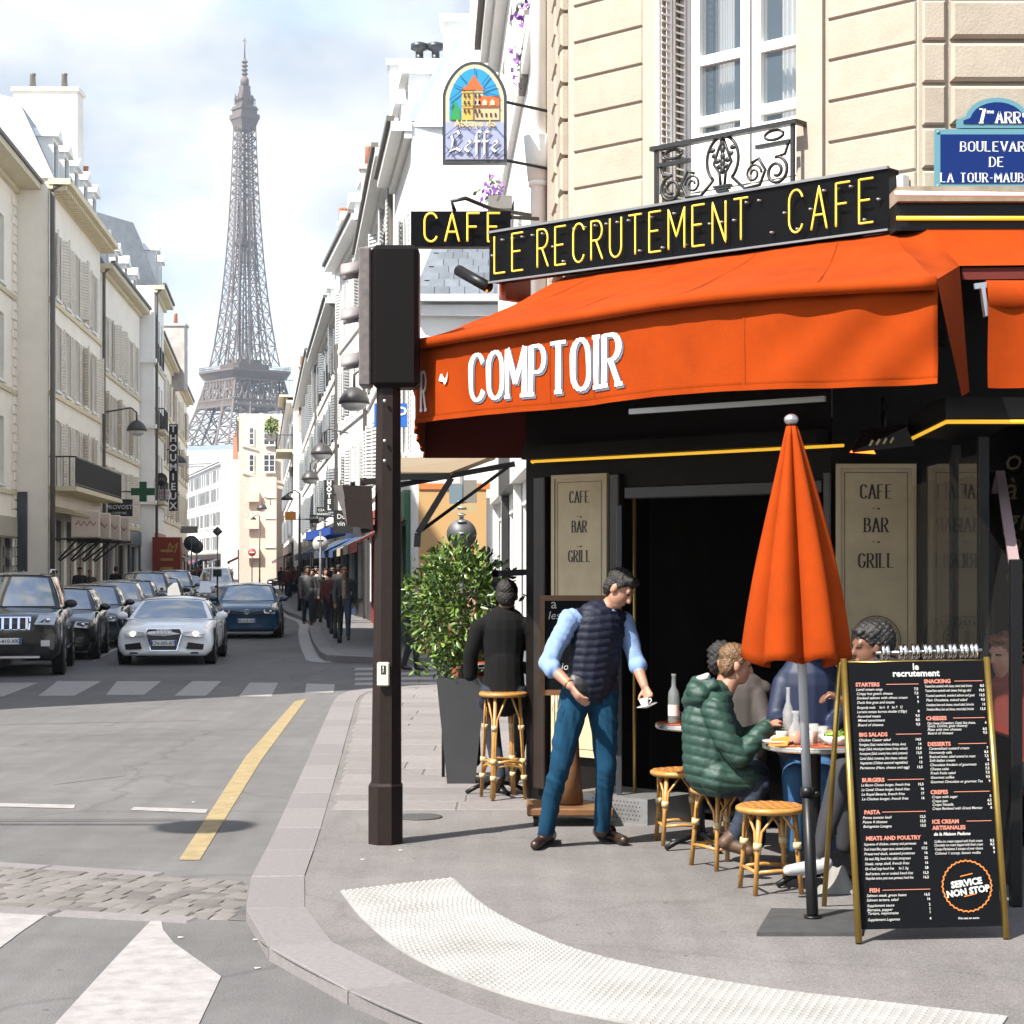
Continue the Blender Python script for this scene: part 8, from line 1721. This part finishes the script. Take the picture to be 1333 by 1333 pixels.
body_obj('hair', make_body('hair', short_hair(at, R, .97, .006), .008, dict(hair=M_hair), 1, lambda X, N: .004*np.sin(X[:,0]*160+X[:,2]*90)*np.sin(X[:,2]*140+X[:,1]*70)), wt)
q = MB(); d_ = (W(717,868,-.155)-wrR).normalized(); a_ = d_.orthogonal().normalized(); b_ = d_.cross(a_); q.tube([wrR+d_*.02+(a_*math.cos(t)+b_*math.sin(t))*.033 for t in np.linspace(0,2*PI,17)[:-1]], .003, 5, closed=True); part('bracelet', q, M_brass, wt)
q = MB(); q.tube([W(787,797)+V((.078*math.cos(t), .066*math.sin(t), .018*math.cos(t)*0-.012*math.sin(t))) for t in np.linspace(0,2*PI,21)[:-1]], .013, 6, closed=True); part('shirt_collar', q, M_shirt, wt)
q = MB(); q.tube([W(722,905,-.17), W(719,925,-.18), W(724,930,-.18), W(730,915,-.17)], .003, 5); part('wallet_chain', q, M_tin, wt)
# cup and saucer in his hand
cs_ = W(843,921,-.27); q = MB(); tilt = Matrix.Rotation(-.25, 4, 'Y'); q.xf = Matrix.Translation(cs_) @ tilt
q.lathe([(.02,0),(.025,.003),(.066,.014),(.067,.018),(.03,.008),(.001,.007)], (0,0,0), 28, caps=False); sc_ = solo('saucer', q, M_china, 'white saucer held in the stooping person left hand', 'saucer')
q = MB(); q.xf = Matrix.Translation(cs_) @ tilt; q.lathe([(.018,.009),(.022,.014),(.030,.06),(.028,.06),(.019,.016)], (-.012,0,0), 20, caps=False); cp_ = solo('coffee_cup', q, mat('patterned_china', (.62,.62,.62), .2, var=.35, vscale=60), 'small white espresso cup with dark pattern on the held saucer', 'cup')
q = MB(); q.xf = Matrix.Translation(cs_) @ tilt; q.tube([(-.012+.029*math.cos(.3)+.0, .0, .05), (.032,0,.05), (.036,0,.038), (.016,0,.022)], .004, 6); part('handle', q, M_china, cp_)
# ---- the boy
B = lambda x, y, dy=0: P(x, y, 10.95+dy)
hd, at, R, *_ = head(B(958,866), (1,.10,-.14), (.06,0,1), .90)
wr = B(1000,945,-.12)
pr = hd+[cap('skin', B(945,900), .05, B(952,885), .046)]
pr += [ell('jack', B(932,1008), (.175,.165,.12)), cap('jack', B(926,1000), .165, B(922,940), .158), cap('jack', B(922,940), .158, B(926,912), .130), cap('jack', B(932,918,-.10), .085, B(935,918,.12), .085), cap('jack', B(935,1012,-.09), .115, B(972,1014,-.10), .085), cap('jack', B(935,1012,.09), .115, B(972,1014,.10), .085)]
pr += chain('jack', [(B(931,924,-.15), .080), (B(945,962,-.19), .072), (B(962,985,-.20), .068), (B(978,968,-.17), .060), (B(995,949,-.13), .046)])+[cap('skin', B(992,952,-.13), .03, wr, .027)]
pr += chain('jack', [(B(935,924,.15), .078), (B(958,965,.17), .068), (B(985,955,.12), .055), (B(1000,946,.08), .045)])
pr += hand(wr, B(1010,940,-.08)-wr, (.4,.3,-.7), 'skin', .7, .85, 1)
pr += chain('jean', [(B(940,1020,-.09), .085), (B(988,1022,-.11), .062), (B(968,1062,-.10), .052), (B(955,1090,-.12), .046)])+chain('jean', [(B(940,1020,.09), .085), (B(990,1022,.12), .062), (B(985,1060,.10), .052), (B(975,1082,.05), .046)])
pr += [cap('boot', B(952,1090,-.12), .045, B(944,1097,-.14), .042), cap('boot', B(948,1099,-.13), .040, B(976,1108,-.18), .034), cap('boot', B(973,1080,.05), .043, B(985,1093,.0), .036)]
bm_ = make_body('person', pr, .0085, dict(**zsk, jack=M_puff, jean=M_navyj, boot=M_tan), 6, zdisp=dict(jack=quilt(.058,.009,.02,.12), jean=folds))
by = body_obj('person', bm_, None, 'child in green puffer jacket sitting on a low stool at the round table', 'person')
body_obj('hair', make_body('hair', short_hair(at, R, .92, .012)+[ell('hair', at(0,.03,.075), (.07,.06,.045), R), ell('hair', at(0,-.06,-.02), (.07,.045,.06), R)], .008, dict(hair=M_blond), 1, lambda X, N: .003*np.sin(X[:,0]*200)*np.sin(X[:,2]*120)), by)
q = [cap('jack', B(905,898,-.08), .055, B(905,898,.10), .055), cap('jack', B(912,905,-.10), .062, B(900,912,.02), .06), cap('jack', B(928,893,-.09), .04, B(908,890,.0), .05), cap('jack', B(902,908,.0), .06, B(915,900,.12), .06)]
hdo = body_obj('hood', make_body('hood', q, .010, dict(jack=M_puff), 2, quilt(.05,.006)), by)
q = MB(); q.tube([B(922,880,-.085), B(910,884,-.03), B(908,886,.04), B(920,884,.10)], .020, 8); part('hood_lining', q, mat('grey_fleece', (.45,.44,.43), .95), by)
q = MB(); q.tube([B(930,886,-.075), B(916,890,-.03), B(914,890,.05), B(930,890,.09)], .016, 8); part('shirt_collar', q, mat('blue_collar', (.01,.05,.22), .8), by)
# ---- man in the dark jacket, seen from behind
S = lambda x, y, dy=0: P(x, y, 14.62+dy)
hd, at, R, *_ = head(S(660,776), (.12,1,-.12), (0,0,1), 1.0, 'skin')
pr = [cap('skin', S(658,800), .06, S(659,787), .055)]+hd
pr += [cap('suit', S(656,892), .165, S(656,862), .150, (0,1,0), .75), cap('suit', S(656,862), .150, S(656,818), .180, (0,1,0), .66), cap('suit', S(630,814), .068, S(684,814), .068), cap('suit', S(656,862), .150, S(656,906), .165, (0,1,0), .80), cap('suit', S(656,806), .075, S(658,798), .066)]
pr += chain('suit', [(S(624,818), .072), (S(613,850,.02), .062), (S(612,878,.05), .055)])+chain('skin', [(S(612,878,.05), .045), (S(612,862,.30), .034)])
pr += chain('suit', [(S(689,818), .072), (S(696,850,.04), .062), (S(694,872,.08), .056), (S(680,868,.32), .044)])
pr += hand(S(612,862,.30), (.0,1,.1), (0,0,-1), 'skin', .4)
pr += chain('trou', [(S(642,902), .105), (S(634,912,.32), .08), (S(644,975,.34), .06), (S(650,1010,.22), .052)])+chain('trou', [(S(670,902), .105), (S(680,912,.34), .08), (S(674,975,.34), .06), (S(670,1005,.22), .052)])
pr += [cap('boot', S(650,1016,.20), .045, S(646,1026,.30), .036), cap('boot', S(671,1010,.18), .045, S(668,1020,.30), .036)]
sm = body_obj('person', make_body('person', pr, .0095, dict(skin=M_skin2, lip=M_lip, eye=M_eye, suit=M_suit, trou=M_navyj, boot=M_tan), 2), None, 'person in dark suit jacket seen from behind on a tall stool', 'person')
body_obj('hair', make_body('hair', short_hair(at, R, 1.0, .0), .009, dict(hair=M_hair), 1, lambda X, N: .006*np.sin(X[:,0]*190)*np.sin(X[:,2]*210)*np.sin(X[:,1]*170)), sm)
# ---- diners further in
def diner(label, hc, hf, torso, arms, mats_, hair_m, legs=(), hs=1.0, hairx=None, vox=.011, extra=()):
    hd, at, R, *_ = head(hc, hf, (0,0,1), hs); pr = hd+[cap('skin', V(hc)+V((0,0,-.19)), .055, V(hc)+V((0,0,-.09)), .052)]+list(extra)
    pr += torso
    for a in arms: pr += a
    for a in legs: pr += a
    o = body_obj('person', make_body('person', pr, vox, mats_, 2), None, label, 'person')
    body_obj('hair', make_body('hair', short_hair(at, R, hs, .004)+(hairx(at, R) if hairx else []), vox, dict(hair=hair_m), 1, lambda X, N: .007*np.sin(X[:,0]*150)*np.sin(X[:,2]*170)), o)
    return o
D = lambda Y: (lambda x, y, dy=0: P(x, y, Y+dy))
def tors(d, cx, ytop, ybot, z='top', w=.17): return [cap(z, d(cx,ybot), w*.95, d(cx,ytop+22), w, (0,1,0), .7), cap(z, d(cx-26,ytop+14), .07, d(cx+26,ytop+14), .07)]
zz = lambda c, t: dict(**zsk, top=c, leg=t)
A_ = D(11.75); diner('person in beige jacket half hidden behind the child', A_(944,862), (.9,-.35,-.1), tors(A_,965,885,985), [chain('top', [(A_(985,905,-.05), .065), (A_(998,945,-.12), .055), (A_(1004,962,-.45), .045)])+hand(A_(1004,962,-.45), (.3,-.9,-.2), (0,0,-1), 'skin', .5)], zz(mat('beige_jacket', (.045,.036,.032), .8), M_navyj), M_hair, [chain('leg', [(A_(955,1000), .10), (A_(985,1005,-.4), .075), (A_(985,1095,-.35), .055)])])
B_ = D(11.45); diner('person in royal blue jacket behind the folded parasol', B_(1052,838), (-.1,-1,-.15), tors(B_,1052,868,985,w=.19), [chain('top', [(B_(1020,890), .07), (B_(1010,935,-.05), .06), (B_(1030,955,-.35), .045)])+hand(B_(1030,955,-.35), (.3,-.9,-.1), (0,0,-1), 'skin', .5), chain('top', [(B_(1086,890), .07), (B_(1094,935,-.05), .06), (B_(1080,952,-.35), .045)])+hand(B_(1080,952,-.35), (-.3,-.9,-.1), (0,0,-1), 'skin', .5)], zz(mat('royal_blue_jacket', (.004,.0095,.034), .6), mat('light_blue_jeans', (.02,.08,.18), .8, var=.2)), M_hair, [chain('leg', [(B_(1040,1005), .10), (B_(1034,1012,-.5), .075), (B_(1036,1100,-.45), .055)]), chain('leg', [(B_(1070,1005), .10), (B_(1072,1012,-.5), .075), (B_(1075,1100,-.45), .055)])])
C_2 = D(10.55); grey_h = mat('greying_hair', (.014,.012,.011), .5, var=.5, vscale=50, bump=.6, bscale=80)
diner('person with dark curly hair and white trainers seated behind the menu board', C_2(1132,842), (-.85,-.25,-.1), tors(C_2,1150,868,1000), [chain('top', [(C_2(1130,900,-.05), .06), (C_2(1118,945), .05)])+chain('skin', [(C_2(1118,945), .04), (C_2(1100,912,-.1), .03)])+hand(C_2(1100,912,-.1), (-.7,.1,.3), (0,0,-1), 'skin', .8)], dict(skin=M_skin2, lip=M_lip, eye=M_eye, top=mat('black_top', (.008,.008,.009), .8), leg=mat('grey_jeans', (.015,.0155,.019), .85, var=.15), shoe=mat('white_trainer', (.34,.34,.34), .5), sock=M_belt), grey_h,
      [chain('leg', [(C_2(1140,1012), .10), (C_2(1098,1005,-.25), .078), (C_2(1078,1070,-.3), .058), (C_2(1068,1108,-.32), .044)])+[cap('sock', C_2(1066,1110,-.32), .04, C_2(1064,1120,-.32), .04), cap('shoe', C_2(1074,1124,-.33), .042, C_2(1064,1128,-.34), .044), cap('shoe', C_2(1064,1128,-.34), .044, C_2(1026,1133,-.38), .030)], chain('leg', [(C_2(1150,1012,.1), .10), (C_2(1110,1008,.0), .078), (C_2(1100,1100,.05), .05)])], hairx=lambda at, R: [ell('hair', at(0,-.06,.04), (.105,.10,.11), R), ell('hair', at(0,-.02,.08), (.10,.10,.07), R)])
D_ = D(10.9); diner('person with auburn hair and red scarf at the right photo edge', D_(1308,852), (-.8,-.5,-.1), tors(D_,1330,880,1000), [], zz(mat('red_scarf', (.14,.016,.010), .8), M_belt), mat('auburn_hair', (.10,.03,.012), .5, var=.4, vscale=60), [chain('leg', [(D_(1330,1010), .10), (D_(1300,1012,-.3), .08), (D_(1302,1120,-.3), .055)])])
E_ = D(16.45); diner('person in orange top half hidden behind the bay tree', E_(616,786), (.2,-1,-.1), tors(E_,612,812,905), [chain('top', [(E_(640,835), .06), (E_(640,860,-.1), .05), (E_(628,852,-.35), .04)])], zz(mat('burnt_orange_top', (.16,.03,.010), .8), M_navyj), M_hair, [chain('leg', [(E_(615,920), .1), (E_(612,925,-.3), .08), (E_(618,990,-.25), .055)])])
# small dim interior glints: bottles on the bar
# ---- pedestrians
def walker(coat, trou, skin, hairm, stride=.28, coatlen=.80, arm=.2, seed=0, bag=False, vox=.024, top=None):
    r = random.Random(seed); h = 1.0
    hd, at, R, *_ = head(V((0,-.03,1.60)), (0,-1,-.08), (0,0,1), 1.0)
    pr = hd+[cap('skin', (0,0,1.42), .055, (0,-.02,1.52), .052), cap('coat', (0,0,1.02), .145, (0,0,1.30), .165, (0,1,0), .68), cap('coat', (-.15,0,1.38), .065, (.15,0,1.38), .065), cap('coat', (-.06,0,coatlen), .125, (.06,0,1.0), .13, (0,1,0), .8)]
    if top: pr += [cap('top', (0,-.10,1.02), .05, (0,-.105,1.36), .055)]
    for sg in (-1, 1):
        a = arm*sg; pr += chain('coat', [((sg*.19,0,1.37), .062), ((sg*.235,a*.4,1.10), .054), ((sg*.22,a-.06,.88), .043)])+[cap('skin', (sg*.22,a-.06,.86), .035, (sg*.215,a-.08,.78), .032)]
        s = -sg*stride; pr += chain('trou', [((sg*.085,0,.90), .10), ((sg*.09,s*.55-.03,.50), .072), ((sg*.09,s+(.08 if s > 0 else 0),.10), .052)])+[cap('boot', (sg*.09,s+(.08 if s > 0 else 0),.07), .048, (sg*.095,s+(.08 if s > 0 else 0)-.15,.035+(.02 if s > 0 else 0)), .036)]
    if bag: pr += [cap('bag', (.27,.0,.82), .10, (.27,.06,.60), .11, (1,0,0), .55)]
    zm = dict(skin=skin, lip=M_lip, eye=M_eye, coat=coat, trou=trou, boot=M_boot)
    if bag: zm['bag'] = bag
    if top: zm['top'] = top
    me = make_body('person', pr, vox, zm, 1); hm = make_body('hair', short_hair(at, R, 1.0, .0), vox*.75, dict(hair=hairm), 1); return me, hm
mk = lambda n, c: mat(n, c, .8, var=.15, vscale=10)
VAR = [walker(mk('black_coat', (.010,.010,.011)), mk('dark_trousers', (.012,.013,.016)), M_skin, M_hair, .05, .70, .04, 1), walker(mk('navy_coat', (.012,.017,.032)), M_navyj, M_skin, M_hair, .26, .85, .2, 2), walker(mk('brown_coat', (.055,.035,.022)), mk('dark_trousers', (0,0,0)), M_skin, M_blond, .22, .75, .15, 3, bag=mk('tan_bag', (.16,.08,.03))),
       walker(mk('grey_coat', (.07,.07,.072)), M_navyj, M_skin2, M_hair, .10, .82, .08, 4), walker(mk('pale_jacket', (.30,.28,.25)), mk('dark_trousers', (0,0,0)), M_skin, M_hair, .2, .88, .12, 5), walker(mk('wine_coat', (.09,.015,.015)), M_navyj, M_skin, M_hair, .16, .80, .1, 6)]
def ped(var, px, Y, rz, label, group='pedestrians in the street', z=.13, sc=1.0):
    me, hm = VAR[var] if isinstance(var, int) else var
    o = bpy.data.objects.new('person', me); COL.objects.link(o); o.location = ((px-CX)/F*Y, Y, z); o.rotation_euler = (0,0,rz); o.scale = (sc,sc,sc); tag(o, label, 'person', group)
    h = bpy.data.objects.new('hair', hm); COL.objects.link(h); h.parent = o; return o
hero = walker(mk('olive_grey_jacket', (.05,.052,.05)), mk('slate_trousers', (.03,.045,.07)), mat('ruddy_skin', (.42,.19,.12), .5), mk('thin_hair', (.25,.13,.09)), .26, .84, .18, 9, top=mk('beige_tee', (.30,.22,.16)), vox=.016)
ped(hero, 448, 44.6, .1, 'person in open grey jacket walking towards the camera past the bollards', sc=1.0)
ped(0, 536, 33.5, 1.2, 'person in black walking across the side street behind the bay tree', z=0.0, sc=.97)
ped(0, 104, 66, .4, 'person in black standing before the shuttered shop', sc=1.0); ped(2, 117, 68, .2, 'person in brown beside the one in black at the shuttered shop', sc=.95); ped(0, 151, 72, 2.9, 'person in black walking past the hairdresser on the left pavement', sc=1.02); ped(2, 183, 80, .5, 'person with fair hair before the dark red restaurant', sc=.95); ped(5, 201, 84, -.4, 'person in wine red coat beside the dark red restaurant', sc=.96)
pts = [(3,400.5,56,.2,'person in grey holding papers at the front of the pavement crowd'),(0,408,58,-.4,'person in black at the front of the pavement crowd'),(1,415.5,61,.6,'person in navy close to the shop fronts in the crowd'),(5,429,52,2.9,'person in wine red walking away near the bollards'),(4,424,63,.3,'person in pale jacket in the pavement crowd'),(2,433,60,-.2,'person in brown coat with a tan bag by the green shopfront'),(0,441,58,2.6,'person in black looking into the green shopfront')]
for v, px, Y, rz, lb in pts: ped(v, px, Y, rz, lb, sc=rnd.uniform(.95,1.05))
rp2 = random.Random(21); CN_ = ['a black coat','a navy coat','a brown coat','a grey coat','a pale jacket','a wine red coat']
for k in range(24):
    Y = rp2.uniform(66, 150); x = rfx(Y)-rp2.uniform(.35,1.45); px = x/Y*F+CX; v_ = rp2.choice([0,0,1,1,3,2,4,5]); ped(v_, px, Y, rp2.choice([0,0,PI])+rp2.uniform(-.4,.4), 'distant pedestrian in %s in the crowd far down the right pavement' % CN_[v_], 'distant crowd on the right pavement', sc=rp2.uniform(.93,1.05))
for k in range(12):
    Y = rp2.uniform(88, 170); x = lfx(Y)+rp2.uniform(.4,2.0); px = x/Y*F+CX; v_ = rp2.choice([0,1,3,2,5]); ped(v_, px, Y, rp2.choice([0,PI])+rp2.uniform(-.4,.4), 'distant pedestrian in %s on the left pavement beyond the parked cars' % CN_[v_], 'distant crowd on the left pavement', sc=rp2.uniform(.93,1.05))
for k in range(14):
    Y = rp2.uniform(185, 235); px = rp2.uniform(252, 355); v_ = rp2.choice([0,1,3,2,5]); ped(v_, px, Y, rp2.uniform(-1,1), 'distant pedestrian in %s crossing where the street bends' % CN_[v_], 'distant crowd at the street bend', z=0, sc=rp2.uniform(.95,1.1))

# ================================================================== air between here and the tower
HAZE = True
if HAZE:
    hm_ = bpy.data.materials.new('haze'); hm_.use_nodes = True; nt = hm_.node_tree; nt.nodes.clear(); o_ = nt.nodes.new('ShaderNodeOutputMaterial'); pv = nt.nodes.new('ShaderNodeVolumePrincipled'); pv.inputs['Color'].default_value = (.80,.88,1,1); pv.inputs['Density'].default_value = .00013; pv.inputs['Anisotropy'].default_value = .1; nt.links.new(pv.outputs[0], o_.inputs['Volume'])
    q = MB(); q.box((-1420,-320,-2.2), (1420,2620,342)); hz_ = bpy.data.objects.new('haze', q.mesh('haze', hm_)); COL.objects.link(hz_); tag(hz_, 'thin pale summer haze filling the air over the street', None, None, 'stuff')
